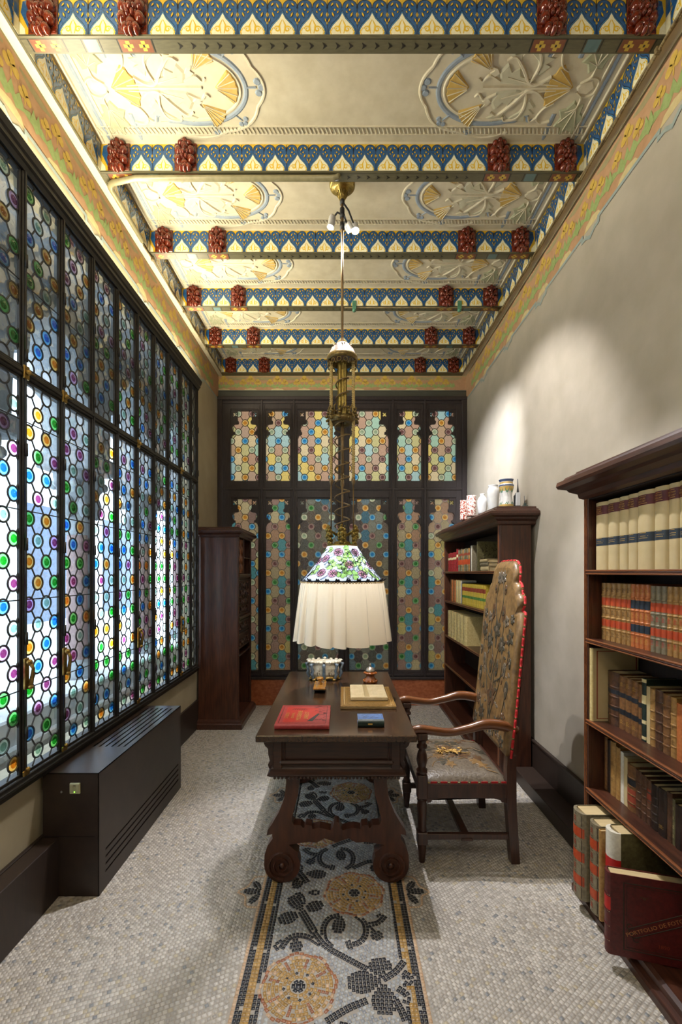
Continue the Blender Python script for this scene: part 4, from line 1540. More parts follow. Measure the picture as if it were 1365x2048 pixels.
m.box(cx1 - .016, cx1 + .004, cy0 + .004, cy0 + .03, .09, 1.92, b=.004)
m.box(cx1 - .012, cx1 + .010, cy0 + .02, cy1 - .02, 1.50, 1.535, b=.006)
m.box(cx1 - .012, cx1 + .010, cy0 + .02, cy1 - .02, 1.075, 1.105, b=.006)
m.obj('front_frame', W_Y, cab)


def carved(y0, y1, z0, z1, nm):
    m = MB()
    x = cx1 - .012
    m.box(x - .02, x, y0, y1, z0, z1)
    fn = lambda u, v, d: (x + d, u, v)
    yc = (y0 + y1) / 2
    hz = z1 - z0
    m.ribbon([(y0 + .02, z0 + .02), (y1 - .02, z0 + .02), (y1 - .02, z1 - .02), (y0 + .02, z1 - .02)], .014, fn, .006, 0, close=True)
    k = 0
    z = z0 + .06
    while z < z1 - .05:
        for s in (-1, 1):
            sp = [(yc + s * (.075 + .055 * (1 - t / 22) * math.cos(t * .5 + k)), z + .045 * (1 - t / 22) * math.sin(t * .5 + k)) for t in range(18)]
            m.ribbon(sp, [.008, .016, .006], fn, .010, 0)
            m.ball((x + .004, yc + s * .15, z + .02), (.010, .022, .018), 7, 5)
            m.ball((x + .004, yc + s * .19, z - .02), (.009, .02, .014), 7, 5)
            m.ribbon([(yc + s * .21, z - .03), (yc + s * .17, z), (yc + s * .20, z + .04)], [.005, .012, .004], fn, .010, 0)
        m.ball((x + .005, yc, z), (.012, .018, .03), 8, 5)
        z += .085
        k += 1.3
    m.obj(nm, W_Y, cab)


carved(cy0 + .03, cy1 - .045, 1.105, 1.50, 'carved_door')
carved(cy0 + .03, cy1 - .045, .93, 1.072, 'carved_drawer')
carved(cy0 + .03, cy1 - .045, .77, .925, 'carved_drawer')
for i in range(3):                                        # turned bobbins of the gallery
    y = cy0 + .06 + i * .065
    m = MB()
    m.lathe([(.004, 1.54), (.012, 1.545)] + [(.006 + .008 * abs(math.sin((z - 1.545) * 33)), z) for z in np.linspace(1.55, 1.88, 40)] + [(.012, 1.885), (.004, 1.895)], (cx1 - .012, y, 0), 10)
    m.obj('bobbin_baluster', W_HI, cab)
m = MB().box(cx1 - .016, cx1 + .002, cy0 + .24, cy0 + .262, 1.535, 1.90, b=.004)
m.obj('gallery_post', W_Z, cab)
MB().box(cx1 - .10, cx1 - .002, cy0 + .265, cy1 - .05, 1.70, 1.712).obj('gallery_shelf', W_Y, cab)

# ---------------------------------------------------------------- radiator cover
RADM = mat('dark_steel_cover', '#2b211c', '#352922', .42, scale=(6, 6, 6), noise=3)
rx0, rx1, ry0, ry1, rz = XL + .021, -1.165, 2.117, 3.19, .59
rad = thing('radiator_cover', ((rx0 + rx1) / 2, (ry0 + ry1) / 2, 0), 'dark brown metal radiator cover with slotted grilles below the window', 'radiator cover')
m = MB()
slots_top = [rx0 + .055 + k * .034 for k in range(6)]
t = .004
m.box(rx0, rx1, ry0, ry0 + t, 0, rz, b=.001)
m.box(rx0, rx1, ry1 - t, ry1, 0, rz, b=.001)
# top sheet around the slots
sy0, sy1 = 2.44, 3.13
m.box(rx0, rx1, ry0, sy0, rz - t, rz); m.box(rx0, rx1, sy1, ry1, rz - t, rz)
xs_ = [rx0] + [v for s in slots_top for v in (s, s + .011)] + [rx1]
for a, b in zip(xs_[::2], xs_[1::2]):
    m.box(a, b, sy0, sy1, rz - t, rz)
# front sheet around its slots
fy0, fy1 = ry0 + .06, ry1 - .05
zs_ = [0] + [v for k in range(4) for v in (.075 + k * .036, .075 + k * .036 + .011)] + [rz]
m.box(rx1 - t, rx1, ry0, fy0, 0, rz); m.box(rx1 - t, rx1, fy1, ry1, 0, rz)
for a, b in zip(zs_[::2], zs_[1::2]):
    m.box(rx1 - t, rx1, fy0, fy1, a, b)
m.obj('casing', RADM, rad)
m = MB().box(rx0 + .03, rx1 - .02, ry0 + .02, ry1 - .02, .02, rz - .02)
m.obj('heater_core', mat('heater_black', '#060505', rough=.9), rad)
MB().box(rx1 - .36 + .1, rx1 - .02, ry0 - .0015, ry0 + .001, .285, .287).obj('access_seam', mat('heater_black', '#060505'), rad)
sw = thing('thermostat', (-1.277, ry0, .52), 'small white thermostat with a green light on the end of the radiator cover', 'thermostat')
MB().box(-1.301, -1.252, ry0 - .009, ry0, .494, .545, b=.002).obj('plate', mat('switch_plastic', '#b9b48f', rough=.4), sw)
MB().box(-1.296, -1.284, ry0 - .0105, ry0 - .008, .50, .538).obj('button', mat('switch_button', '#a8a27f', rough=.4), sw)
MB().box(-1.282, -1.270, ry0 - .0105, ry0 - .008, .50, .538).obj('button', mat('switch_button', '#a8a27f', rough=.4), sw)
MB().box(-1.268, -1.257, ry0 - .0105, ry0 - .008, .50, .538).obj('button', mat('switch_button', '#a8a27f', rough=.4), sw)
MB().box(-1.281, -1.271, ry0 - .0115, ry0 - .010, .533, .5365).obj('slot', mat('switch_slot', '#3a3828'), sw)
MB().ball((-1.276, ry0 - .0105, .505), .0026, 8, 6).obj('indicator', glow('green_led', '#7dff3a', 4), sw)
MB().ball((-1.345, ry0, .50), (.006, .004, .006), 8, 6).obj('screw', mat('screw_steel', '#8d8d8d', rough=.4, metal=.8), rad)

# ---------------------------------------------------------------- desk
DX0, DX1, DY0, DY1, DZ = -.410, .353, 2.085, 3.44, .78
DXC = (DX0 + DX1) / 2
desk = thing('desk', (DXC, (DY0 + DY1) / 2, 0), 'dark oak trestle desk with lyre-shaped scrolled end supports in the middle of the room', 'desk')
m = MB().box(DX0, DX1, DY0, DY1, DZ - .032, DZ, b=.004)
m.obj('top', W_TOP, desk)
ax0, ax1, ay0, ay1, az0, az1 = DXC - .310, DXC + .312, DY0 + .085, DY1 - .085, .555, DZ - .032
m = MB()
m.box(ax0, ax1, ay0, ay1, az0 + .03, az1, b=.003)
for y, s in ((ay0, -1), (ay1, 1)):                        # panel mouldings on the ends
    ya, yb = sorted((y, y + s * .012))
    m.box(ax0, ax0 + .045, ya, yb, az0 + .03, az1, b=.004); m.box(ax1 - .045, ax1, ya, yb, az0 + .03, az1, b=.004)
    m.box(ax0 + .045, ax1 - .045, ya, yb, az1 - .02, az1, b=.003)
    ya, yb = sorted((y, y + s * .022))
    m.box(ax0 + .03, ax1 - .03, ya, yb, az0 + .058, az0 + .078, b=.009)
    m.box(ax0 + .052, ax0 + .060, y - .008, y + .008, az0 + .075, az1 - .015, b=.003)
    m.box(ax1 - .060, ax1 - .052, y - .008, y + .008, az0 + .075, az1 - .015, b=.003)
m.obj('apron', W_DESK, desk)
prof = [(0, az0 - .002), (.014, az0 - .002), (.026, az0 + .008), (.026, az0 + .014), (.014, az0 + .022), (.012, az0 + .036), (.002, az0 + .046), (0, az0 + .05)]
m = MB()
vs = [p for d, z in prof for p in ((ax0 - d, ay0 - d, z), (ax1 + d, ay0 - d, z), (ax1 + d, ay1 + d, z), (ax0 - d, ay1 + d, z))]
fs = [(4 * i + k, 4 * i + (k + 1) % 4, 4 * i + (k + 1) % 4 + 4, 4 * i + k + 4) for i in range(len(prof) - 1) for k in range(4)]
fs += [(0, 1, 2, 3), tuple(4 * (len(prof) - 1) + k for k in range(4))]
m.add(vs, fs)
n = 34
for i in range(n):                                        # little carved drops under the moulding
    x = ax0 + (i + .5) * (ax1 - ax0) / n
    for y in (ay0 - .018, ay1 + .018):
        m.ball((x, y, az0 - .004), (.0075, .005, .008), 6, 4)
m.obj('apron_moulding', W_DESK, desk)
for s, xe in ((-1, ax0), (1, ax1)):                       # scrolled brackets on the long sides
    for y in (ay0 + .02, DY0 + .62, ay1 - .06):
        m = MB()
        p = [(0, az1), (.045, az1), (.055, az1 - .03), (.045, az1 - .055), (.03, az1 - .07), (.028, az1 - .10), (.02, az1 - .13), (.03, az1 - .15), (.024, az1 - .168), (0, az1 - .168)]
        m.prism([(xe + s * u, v) for u, v in p], y, y + .04, 'y')
        m.tube([(xe + s * .03, y - .006, az1 - .028), (xe + s * .03, y + .046, az1 - .028)], .016, 10)
        m.obj('side_bracket', W_DESK, desk)
    m = MB()
    m.box(xe, xe + s * .012, DY0 + .2, DY1 - .2, az0 + .05, az1 - .02, b=.003)
    m.ball((xe + s * .028, DY0 + .42, az0 + .12), .014, 8, 6); m.ball((xe + s * .028, DY1 - .42, az0 + .12), .014, 8, 6)
    m.obj('drawer', W_DESK, desk)


def lyre(y, t):
    """scroll-footed lyre support: outline (x from the middle, z)"""
    L_ = [(-.255, .56), (-.252, .50), (-.262, .42), (-.290, .35), (-.325, .29), (-.345, .262), (-.350, .235), (-.336, .240), (-.322, .243), (-.320, .22), (-.345, .185), (-.360, .14), (-.362, .09)]
    foot = [(-.362 + 0, .09)] + [(-.272 + .090 * math.cos(math.radians(a)), .088 + .0875 * math.sin(math.radians(a))) for a in range(180, 402, 14)]
    inner = [(-.190, .150), (-.215, .168), (-.24, .190), (-.20, .196), (-.14, .205), (-.10, .200)]
    low = [(-.10, .200), (-.06, .222), (-.03, .212), (0, .200)]
    up = [(0, .305), (-.012, .300), (-.020, .275), (-.03, .262), (-.05, .268), (-.085, .275), (-.12, .268), (-.125, .285), (-.155, .29), (-.165, .272), (-.180, .288), (-.215, .290), (-.226, .315), (-.212, .37), (-.192, .44), (-.188, .50), (-.192, .56)]
    half = L_ + foot[1:] + inner + low[1:]
    full = half + [(-x, z) for x, z in reversed(half[:-1])]
    # closed loop: outer-left + bottom to centre, mirrored; inner window is cut by building two halves
    m = MB()
    left = half + up
    m.prism([(DXC + u, v) for u, v in left], y, y + t, 'y')
    m.prism([(DXC - u, v) for u, v in reversed(left)], y, y + t, 'y')
    for s in (-1, 1):
        for yy, sg in ((y, -1), (y + t, 1)):
            P = []
            for t_ in np.linspace(0, 2.35 * 2 * PI, 60):
                r = .014 + .058 * t_ / (2.35 * 2 * PI)
                P.append((DXC + s * (.272 - r * math.cos(t_ + 2.6)), .088 + r * math.sin(t_ + 2.6)))
            m.ribbon(P, [.006, .011, .016], lambda u, v, d: (u, yy + sg * d, v), .010, 0)
            m.ball((DXC + s * .272, yy + sg * .002, .088), (.014, .012, .014), 8, 6)
    return m


for y in (DY0 + .125, DY1 - .185):
    lyre(y, .058).obj('lyre_support', W_LEG, desk)
for s in (-1, 1):
    MB().box(DXC + s * .20 - .03, DXC + s * .20 + .03, DY0 + .14, DY1 - .14, .515, .555, b=.004).obj('bearer', W_LEG, desk)

# ---------------------------------------------------------------- armchair
LEATH = mat('embossed_tan_leather', '#5c4629', '#8a6c42', .42, scale=(5, 5, 5), noise=6, bump=.25, coat=.2, detail=8)
LE_DK = mat('embossed_dark_leather', '#363229', '#484233', .45, scale=(14, 14, 14), noise=5, bump=.3)
LE_MID = mat('embossed_brown_leather', '#49341f', '#5f4630', .45, scale=(14, 14, 14), noise=5, bump=.3)
LE_GR = mat('embossed_grey_leather', '#544a3e', '#736858', .4, scale=(14, 14, 14), noise=5, bump=.3)
RED = mat('red_braid', '#a11218', '#c01c22', .7, scale=(50, 50, 50), noise=5)
CHW = mat('chair_wood', '#2f1d17', '#4b2d22', .38, scale=(24, 24, 3), noise=3, coat=.2)
ARMW = mat('chair_arm_wood', '#5a331b', '#7b4a27', .3, scale=(3, 24, 24), noise=3, coat=.35)
NAIL = mat('brass_nail', '#b0a070', rough=.3, metal=.8)
KY0, KY1, KX0, KX1 = 2.375, 2.935, .428, .905
KYC = (KY0 + KY1) / 2
chair = thing('armchair', ((KX0 + KX1) / 2, KYC, 0), 'high-backed carved armchair in embossed floral leather with red trim, beside the desk', 'chair')
for y in (KY0, KY1):
    m = MB()
    q = .027
    m.lathe([(.016, 0), (.018, .02), (.026, .10), (.026, .105)], (KX0, y, 0), 12)
    m.box(KX0 - q, KX0 + q, y - q, y + q, .10, .165, b=.004)
    m.lathe([(.018, .165), (.026, .175), (.020, .185), (.023, .20), (.027, .30), (.024, .325), (.028, .335), (.020, .342)], (KX0, y, 0), 12)
    m.box(KX0 - q, KX0 + q, y - q, y + q, .342, .47, b=.004)
    m.lathe([(.020, .47), (.029, .48), (.030, .495), (.019, .505), (.024, .52), (.030, .545), (.026, .575), (.016, .605), (.028, .612), (.028, .625), (.018, .632), (.024, .645), (.028, .655)], (KX0, y, 0), 14)
    m.box(KX0 - q, KX0 + q, y - q, y + q, .655, .69, b=.004)
    m.obj('leg', CHW, chair)
    m = MB()                                              # raked rear post
    P = [(KX1 - .005, 0), (KX1 + .040, 0), (KX1 + .022, .30), (KX1 + .020, .50), (KX1 + .022, .575), (KX1 - .026, .575), (KX1 - .030, .50), (KX1 - .028, .30)]
    m.prism(P, y - .026, y + .026, 'y')
    yi = y + (.045 if y < KYC else -.045)
    m.prism([(KX1 + .018, .56), (KX1 + .052, .80), (KX1 + .100, 1.30), (KX1 + .080, 1.30), (KX1 + .028, .80), (KX1 - .006, .56)], yi - .022, yi + .022, 'y')
    m.obj('leg', CHW, chair)
    m = MB().box(KX0 + .02, KX1 - .01, y - .018, y + .018, .345, .425, b=.003)
    m.prism([(KX0 + .027, .345), (KX0 + .027, .318), (KX0 + .045, .322), (KX0 + .052, .334), (KX0 + .11, .346), (KX1 - .11, .346), (KX1 - .06, .334), (KX1 - .052, .322), (KX1 - .028, .318), (KX1 - .028, .345)], y - .012, y + .012, 'y')
    m.obj('seat_rail', CHW, chair)
    MB().box(KX0 + .02, KX1, y - .013, y + .013, .122, .152, b=.003).obj('stretcher', CHW, chair)
    # serpentine arm
    P = spline([(KX0 - .055, y, .700), (KX0 - .01, y, .708), (KX0 + .06, y, .700), (KX0 + .15, y, .692), (KX0 + .25, y, .712), (KX0 + .34, y, .735), (KX0 + .43, y, .728), (KX1 + .03, y, .700)], 5)
    m = MB()
    m.tube(P, [.020, .024, .022, .020, .022, .026, .026, .022], 10, flat=1.35)
    m.obj('armrest', ARMW, chair)
for x in (KX0, KX1 - .01):
    MB().box(x - .016, x + .016, KY0 + .02, KY1 - .02, .35, .42, b=.003).obj('seat_rail', CHW, chair)
m = MB().box((KX0 + KX1) / 2 - .02, (KX0 + KX1) / 2 + .02, KY0, KY1, .115, .142, b=.003)
m.box((KX0 + KX1) / 2 - .03, (KX0 + KX1) / 2 + .03, KY0 - .02, KY0 + .014, .118, .132, b=.003)
m.obj('stretcher', CHW, chair)
# domed seat
m = MB()
nu, nv = 14, 14
vs, fs = [], []
for lay in (0, 1):
    for i in range(nu + 1):
        for j in range(nv + 1):
            u, v = i / nu, j / nv
            x = KX0 - .022 + u * (KX1 - KX0 + .010)
            y = KY0 - .012 + v * (KY1 - KY0 + .024)
            e = (1 - (2 * u - 1) ** 8) * (1 - (2 * v - 1) ** 8)
            dome = .425 + .035 * e + .028 * (1 - (2 * u - 1) ** 2) * (1 - (2 * v - 1) ** 2)
            vs.append((x, y, .418 if lay == 0 else dome))
q = (nu + 1) * (nv + 1)
I = lambda i, j, l: l * q + i * (nv + 1) + j
for i in range(nu):
    for j in range(nv):
        fs.append((I(i, j, 1), I(i + 1, j, 1), I(i + 1, j + 1, 1), I(i, j + 1, 1)))
        fs.append((I(i, j, 0), I(i, j + 1, 0), I(i + 1, j + 1, 0), I(i + 1, j, 0)))
for i in range(nu):
    for j in (0, nv):
        fs.append((I(i, j, 0), I(i + 1, j, 0), I(i + 1, j, 1), I(i, j, 1)))
for j in range(nv):
    for i in (0, nu):
        fs.append((I(i, j, 0), I(i, j + 1, 0), I(i, j + 1, 1), I(i, j, 1)))
m.add(vs, fs, 0, True)
seat = m.obj('seat', [LE_GR], chair)


def seat_z(x, y):
    u, v = (x - KX0 + .022) / (KX1 - KX0 + .010), (y - KY0 + .012) / (KY1 - KY0 + .024)
    return .425 + .035 * (1 - (2 * u - 1) ** 8) * (1 - (2 * v - 1) ** 8) + .028 * (1 - (2 * u - 1) ** 2) * (1 - (2 * v - 1) ** 2)


m = MB()
fn = lambda u, v, d: (u, v, seat_z(u, v) + .0015 + d)
for k in range(26):
    a = RNG.random() * 6.28
    x, y = KX0 + .05 + RNG.random() * .36, KY0 + .05 + RNG.random() * .46
    r = .02 + .022 * RNG.random()
    P = [(x + r * (1 + .35 * math.cos(5 * t + a)) * math.cos(t), y + r * (1 + .35 * math.cos(5 * t + a)) * math.sin(t)) for t in np.linspace(0, 2 * PI, 21)[:-1]]
    m.raised(P, fn, .0012, .15, k % 3)
    m.ribbon(spline([(x, y), (x + .05 * math.cos(a), y + .05 * math.sin(a)), (x + .09 * math.cos(a + .5), y + .09 * math.sin(a + .5))], 4), .006, fn, .0015, 2)
m.obj('embossed_flowers', [LE_DK, LE_MID, LEATH], seat, fix=False)
for y in (KY0 - .0125, KY1 + .0125):
    m = MB()
    for i in range(9):
        a = KX0 - .01 + i * .054
        s = -1 if y < KYC else 1
        m.box(a, a + .036, y - .002, y + .002, .422, .434, m=0, b=.001)
        m.ball((a + .045, y + s * .001, .428), (.007, .004, .004), 6, 4, m=1)
    if y < KYC:
        m.box(KX0 + .004, KX0 + .012, KY0 - .016, KY0 - .012, .425, .46, m=0); m.box(KX1 - .022, KX1 - .014, KY0 - .016, KY0 - .012, .425, .45, m=0)
    m.obj('seat_braid', [RED, NAIL], chair, fix=False)

# stepped back: outline in (y from the middle, z)
BO = [(-.304, .565), (-.304, .70), (-.303, .80), (-.302, .95), (-.301, 1.15), (-.300, 1.333)]
BO += [(-.255, 1.338)] + [(-.235 + .046 * math.cos(math.radians(a)), 1.385 + .046 * math.sin(math.radians(a))) for a in range(200, 80, -20)]
BO += [(-.185 + .050 * math.cos(math.radians(a)), 1.445 + .048 * math.sin(math.radians(a))) for a in range(190, 70, -20)]
BO += [(-.095 + .090 * math.cos(math.radians(a)), 1.530 + .086 * math.sin(math.radians(a))) for a in range(195, 89, -15)]
BO += [(0, 1.618)]
BO = BO + [(-y, z) for y, z in reversed(BO[:-1])]


def back_x(z):
    return np.interp(z, [.55, .80, 1.333, 1.62], [KX1 - .022, KX1 + .008, KX1 + .060, KX1 + .088])


m = MB()
n = len(BO)
cen = np.array((0, 1.05))
rows = ((1.0, 0), (1.0, -.020), (.985, -.034), (.93, -.042))
vs = []
for k, d in rows:
    for y, z in BO:
        p = cen + (np.array((y, z)) - cen) * k
        vs.append((back_x(p[1]) + d + .020, KYC + p[0], p[1]))
fs = [(r * n + i, r * n + (i + 1) % n, (r + 1) * n + (i + 1) % n, (r + 1) * n + i) for r in range(3) for i in range(n)]
m.add(vs, fs, 0, True)
# front and rear faces in strips so that the rake is followed
strips = [(i, i + 1, n - 2 - i, n - 1 - i) for i in range(n // 2)]
m.add(vs[:n], strips, 1)
m.add(vs[3 * n:], strips, 0)
back = m.obj('backrest', [LEATH, CHW], chair)
m = MB()
fn = lambda u, v, d: (back_x(v) - .0225 - d, KYC + u, v)
FA = lambda u, v, d: fn(u, v, d)
for s in (-1, 1):
    for st in ([(.0, .60), (.03, .75), (.10, .88), (.13, 1.02), (.09, 1.12)], [(.01, .70), (-.02, .9), (.03, 1.05), (.10, 1.2), (.08, 1.3)], [(.02, .9), (.12, .95), (.20, 1.05), (.21, 1.17)], [(.0, 1.1), (.02, 1.25), (.06, 1.38), (.03, 1.5)], [(.1, .66), (.18, .75), (.22, .88)]):
        m.ribbon(spline([(s * a, b) for a, b in st], 6), [.012, .009, .004], FA, .002, 0)
fl_ = [(.10, 1.13, .045), (.08, 1.31, .040), (.21, 1.19, .042), (.03, 1.52, .036), (.22, .90, .042), (.0, .82, .06), (.13, .68, .045), (.17, 1.00, .036), (.0, 1.21, .05), (.21, .74, .034), (.05, .98, .036), (.14, 1.27, .03), (.22, 1.29, .026), (.08, 1.45, .024), (.23, .62, .03), (.05, .62, .03), (.24, 1.05, .026)]
for i, (a, b, r) in enumerate(fl_):
    for s in ((-1, 1) if a > .01 else (1,)):
        kk = 7 if i % 3 == 0 else 5
        if i % 3 == 1:
            P = [(s * a + r * .62 * math.sin(t) * (1 - .3 * math.cos(t)), b + r * 1.25 * -math.cos(t)) for t in np.linspace(0, 2 * PI, 17)[:-1]]
        else:
            P = [(s * a + r * (1 + .28 * math.cos(kk * t)) * math.cos(t), b + r * (1 + .28 * math.cos(kk * t)) * math.sin(t)) for t in np.linspace(0, 2 * PI, 29)[:-1]]
        m.raised(P, FA, .003, .12, (0, 1, 0, 2)[i % 4])
        m.raised(circ(s * a, b, r * .4, 9), lambda u, v, d: FA(u, v, d + .0028), .002, .3, (2, 0, 1, 0)[i % 4])
for i in range(90):                                        # small leaves
    a, b = RNG.uniform(-.26, .26), RNG.uniform(.6, 1.30)
    q = RNG.random() * 6.28
    r = RNG.uniform(.010, .024)
    P = [(a + r * (math.cos(t) * math.cos(q) - .45 * math.sin(t) * math.sin(q)), b + r * (math.cos(t) * math.sin(q) + .45 * math.sin(t) * math.cos(q))) for t in np.linspace(0, 2 * PI, 9)[:-1]]
    m.raised(P, FA, .002, .2, i % 3)
m.obj('embossed_flowers', [LE_DK, LE_MID, LE_GR], back, fix=False)
m = MB()
d = np.r_[0, np.cumsum([math.hypot(BO[i + 1][0] - BO[i][0], BO[i + 1][1] - BO[i][1]) for i in range(n - 1)])]
s_ = 0.0
while s_ < d[-1] - .03:
    for ln, kind in ((.042, 0), (.012, 1)):
        P = [(np.interp(s_ + ln * k / 3, d, [p[0] for p in BO]), np.interp(s_ + ln * k / 3, d, [p[1] for p in BO])) for k in range(4)]
        P = [tuple(np.array((0, 1.05)) + (np.array(p) - np.array((0, 1.05))) * 1.004) for p in P]
        if kind == 0:
            m.tube([(back_x(z) + .012, KYC + y, z) for y, z in P], .0075, 6, 0, flat=1.0)
        else:
            p = P[2]
            m.ball((back_x(p[1]) + .012, KYC + p[0], p[1]), .006, 7, 5, 1)
        s_ += ln
m.obj('red_braid', [RED, NAIL], chair, fix=False)
# dried sprig on the seat
STRAW = mat('dried_straw', '#b08a45', '#d0ae66', .8, scale=(40, 40, 40))
sp = thing('dried_sprig', (.66, 2.62, .49), 'dried straw-coloured thistle sprig laid on the chair seat', 'dried sprig')
m = MB()
zz = lambda x, y: seat_z(x, y) + .006
m.tube([(x, y, zz(x, y)) for x, y in ((.745, 2.60), (.69, 2.605), (.63, 2.625), (.575, 2.63))], .0025, 6)
for i, (a, b) in enumerate(((.69, .5), (.675, -.6), (.655, .6), (.64, -.7), (.62, .5), (.60, -.5), (.585, .4))):
    x, y = a - .03, 2.612 + .035 * b
    m.tube([(a, 2.615, zz(a, 2.615)), (x, y, zz(x, y) + .004)], .0018, 5)
m.obj('stem', STRAW, sp)
for i in range(26):
    x, y = .565 + .14 * RNG.random(), 2.612 + .06 * (RNG.random() - .5)
    a = RNG.random() * 6.28
    mm_ = MB().ball((0, 0, 0), (.013, .005, .0045), 7, 5)
    mm_.move(Matrix.Translation((x, y, zz(x, y) + .003 + .010 * RNG.random())) @ Matrix.Rotation(a, 4, 'Z') @ Matrix.Rotation(.4 * (RNG.random() - .5), 4, 'Y'))
    mm_.obj('seed_head', STRAW, sp)

# ---------------------------------------------------------------- hanging lamp
LX, LY = 0.0, 2.76
BR = mat('lamp_brass', '#7d6a30', '#ab9550', .32, metal=.65, scale=(30, 30, 30), noise=3)
BRD = mat('dark_lamp_brass', '#5a4a2a', '#8a7540', .38, metal=.5, scale=(30, 30, 30), noise=3)
ROD = mat('lamp_rod_brass', '#6d583a', '#8e7650', .38, metal=.4, scale=(30, 30, 5), noise=3)
CORDM = mat('twisted_gold_cord', '#a68c52', '#d6bf84', .8, scale=(60, 60, 60), noise=4)
COILM = mat('coiled_flex', '#6d583a', '#8a744c', .6)
WPAINT = mat('rosy_enamel', '#a3908c', '#b5a49f', .25, coat=.5)
lamp = thing('pendant_lamp', (LX, LY, ZC), 'brass rise-and-fall pendant lamp with leaded glass shade and white fabric skirt over the desk', 'lamp')
m = MB().lathe([(.0, BEAM_Z0 + .17), (.080, BEAM_Z0 + .17), (.080, BEAM_Z0 + .10), (.079, BEAM_Z0 + .09), (.070, BEAM_Z0 + .082), (.046, BEAM_Z0 + .078), (.044, BEAM_Z0 + .070), (.040, BEAM_Z0 + .066), (.036, BEAM_Z0 + .050), (.033, BEAM_Z0 + .047), (.020, BEAM_Z0 + .020), (.013, BEAM_Z0 + .004), (.012, BEAM_Z0 - .012), (0, BEAM_Z0 - .012)], (LX, LY, 0), 28)
for k in range(16):
    a = k * PI / 8
    m.tube([(LX + .036 * math.cos(a), LY + .036 * math.sin(a), BEAM_Z0 + .048), (LX + .016 * math.cos(a), LY + .016 * math.sin(a), BEAM_Z0 + .012)], .003, 5)
m.obj('ceiling_rose', BR, lamp)
MB().tube([(LX, LY, BEAM_Z0), (LX, LY, 2.95)], .0085, 10).obj('rod', ROD, lamp)
# pierced bell
m = MB().lathe([(.012, 2.985), (.030, 2.978), (.052, 2.962), (.072, 2.935), (.084, 2.905), (.086, 2.90)], (LX, LY, 0), 28)
m.obj('bell', WPAINT, lamp)
m = MB()
for k in range(7):
    a = k * 2 * PI / 7 + .3
    r, z = .062, 2.952
    c = Vector((LX + r * math.cos(a), LY + r * math.sin(a), z))
    for q in (0, 2.1, 4.2):
        t = Vector((-math.sin(a), math.cos(a), 0)) * .009 * math.cos(q) + Vector((-math.cos(a) * .7, -math.sin(a) * .7, .72)) * .009 * math.sin(q)
        m.ball(tuple(c + t), .0055, 6, 4)
m.obj('bell_piercing', BRD, lamp)
m = MB().lathe([(.086, 2.902), (.096, 2.892), (.097, 2.872), (.092, 2.86), (.088, 2.862), (.090, 2.875), (.082, 2.895)], (LX, LY, 0), 28)
for k in range(14):
    a = k * PI / 7
    c = (LX + .088 * math.cos(a), LY + .088 * math.sin(a))
    m.ribbon(circ(0, 0, .013, 12), .006, lambda u, v, d: (c[0] - u * math.sin(a) + d * math.cos(a), c[1] + u * math.cos(a) + d * math.sin(a), 2.842 + v), .004, 0, close=True)
    m.ball((LX + .086 * math.cos(a + .22), LY + .086 * math.sin(a + .22), 2.828), .006, 6, 4)
m.obj('pierced_skirting', BRD, lamp)
m = MB()
pr = []
for k in range(24):
    pr.append((.034 if k % 2 else .029, k))
v_, f_ = [], []
for z in (2.86, 2.515):
    for k in range(24):
        r = .030 if k % 2 else .0255
        v_.append((LX + r * math.cos(k * PI / 12), LY + r * math.sin(k * PI / 12), z))
f_ = [(k, (k + 1) % 24, 24 + (k + 1) % 24, 24 + k) for k in range(24)] + [tuple(range(24)), tuple(range(24, 48))]
m.add(v_, f_)
m.obj('counterweight_column', BR, lamp)
RY = [(LX + .073 * math.cos(a), LY + .073 * math.sin(a)) for a in (math.radians(200), math.radians(-20), math.radians(90))]
for x, y in RY:
    m = MB()
    for ph in (0, PI):
        P = [(x + .0055 * math.cos(t + ph), y + .0055 * math.sin(t + ph), 2.85 - t * .0042) for t in np.arange(0, (2.85 - 2.13) / .0042, .62)]
        m.tube(P, .0060, 5)
    m.obj('cord', CORDM, lamp)
    m = MB().lathe([(.004, 2.14), (.012, 2.13), (.013, 2.11), (.008, 2.095), (.004, 2.085)], (x, y, 0), 10)
    m.tube([(x, y, 2.09), (x, y, 1.80)], .0042, 7)
    m.obj('pull_rod', ROD, lamp)
# crown of leaves at mid height
m = MB().lathe([(.034, 2.53), (.042, 2.52), (.078, 2.515), (.084, 2.505), (.080, 2.485), (.070, 2.478), (.030, 2.482), (.026, 2.50)], (LX, LY, 0), 24)
for k in range(10):
    a = k * PI / 5 + .15
    for (r, z, s_) in ((.088, 2.535, .013), (.098, 2.515, .012), (.094, 2.49, .011), (.086, 2.555, .009)):
        m.ball((LX + r * math.cos(a), LY + r * math.sin(a), z), (s_, s_, s_ * .8), 7, 5)
    m.tube([(LX + .05 * math.cos(a), LY + .05 * math.sin(a), 2.52), (LX + .075 * math.cos(a + .12), LY + .075 * math.sin(a + .12), 2.545), (LX + .09 * math.cos(a + .25), LY + .09 * math.sin(a + .25), 2.565), (LX + .082 * math.cos(a + .34), LY + .082 * math.sin(a + .34), 2.578)], [.007, .006, .004], 6)
m.obj('leaf_crown', BRD, lamp)
MB().tube([(LX, LY, 2.53), (LX, LY, 2.17)], .011, 12).obj('slide_tube', ROD, lamp)
MB().tube([(LX, LY, 2.17), (LX, LY, 1.79)], .006, 8).obj('slide_rod', ROD, lamp)
P = []
for t in np.arange(0, 2 * PI * 11, .28):
    z = 2.80 - (2.80 - 1.83) * t / (2 * PI * 11)
    r = .040 if z > 2.55 else .046
    P.append((LX + r * math.cos(-t + 2.6), LY + r * math.sin(-t + 2.6), z))
MB().tube(P, .0045, 6).obj('coiled_flex', COILM, lamp)
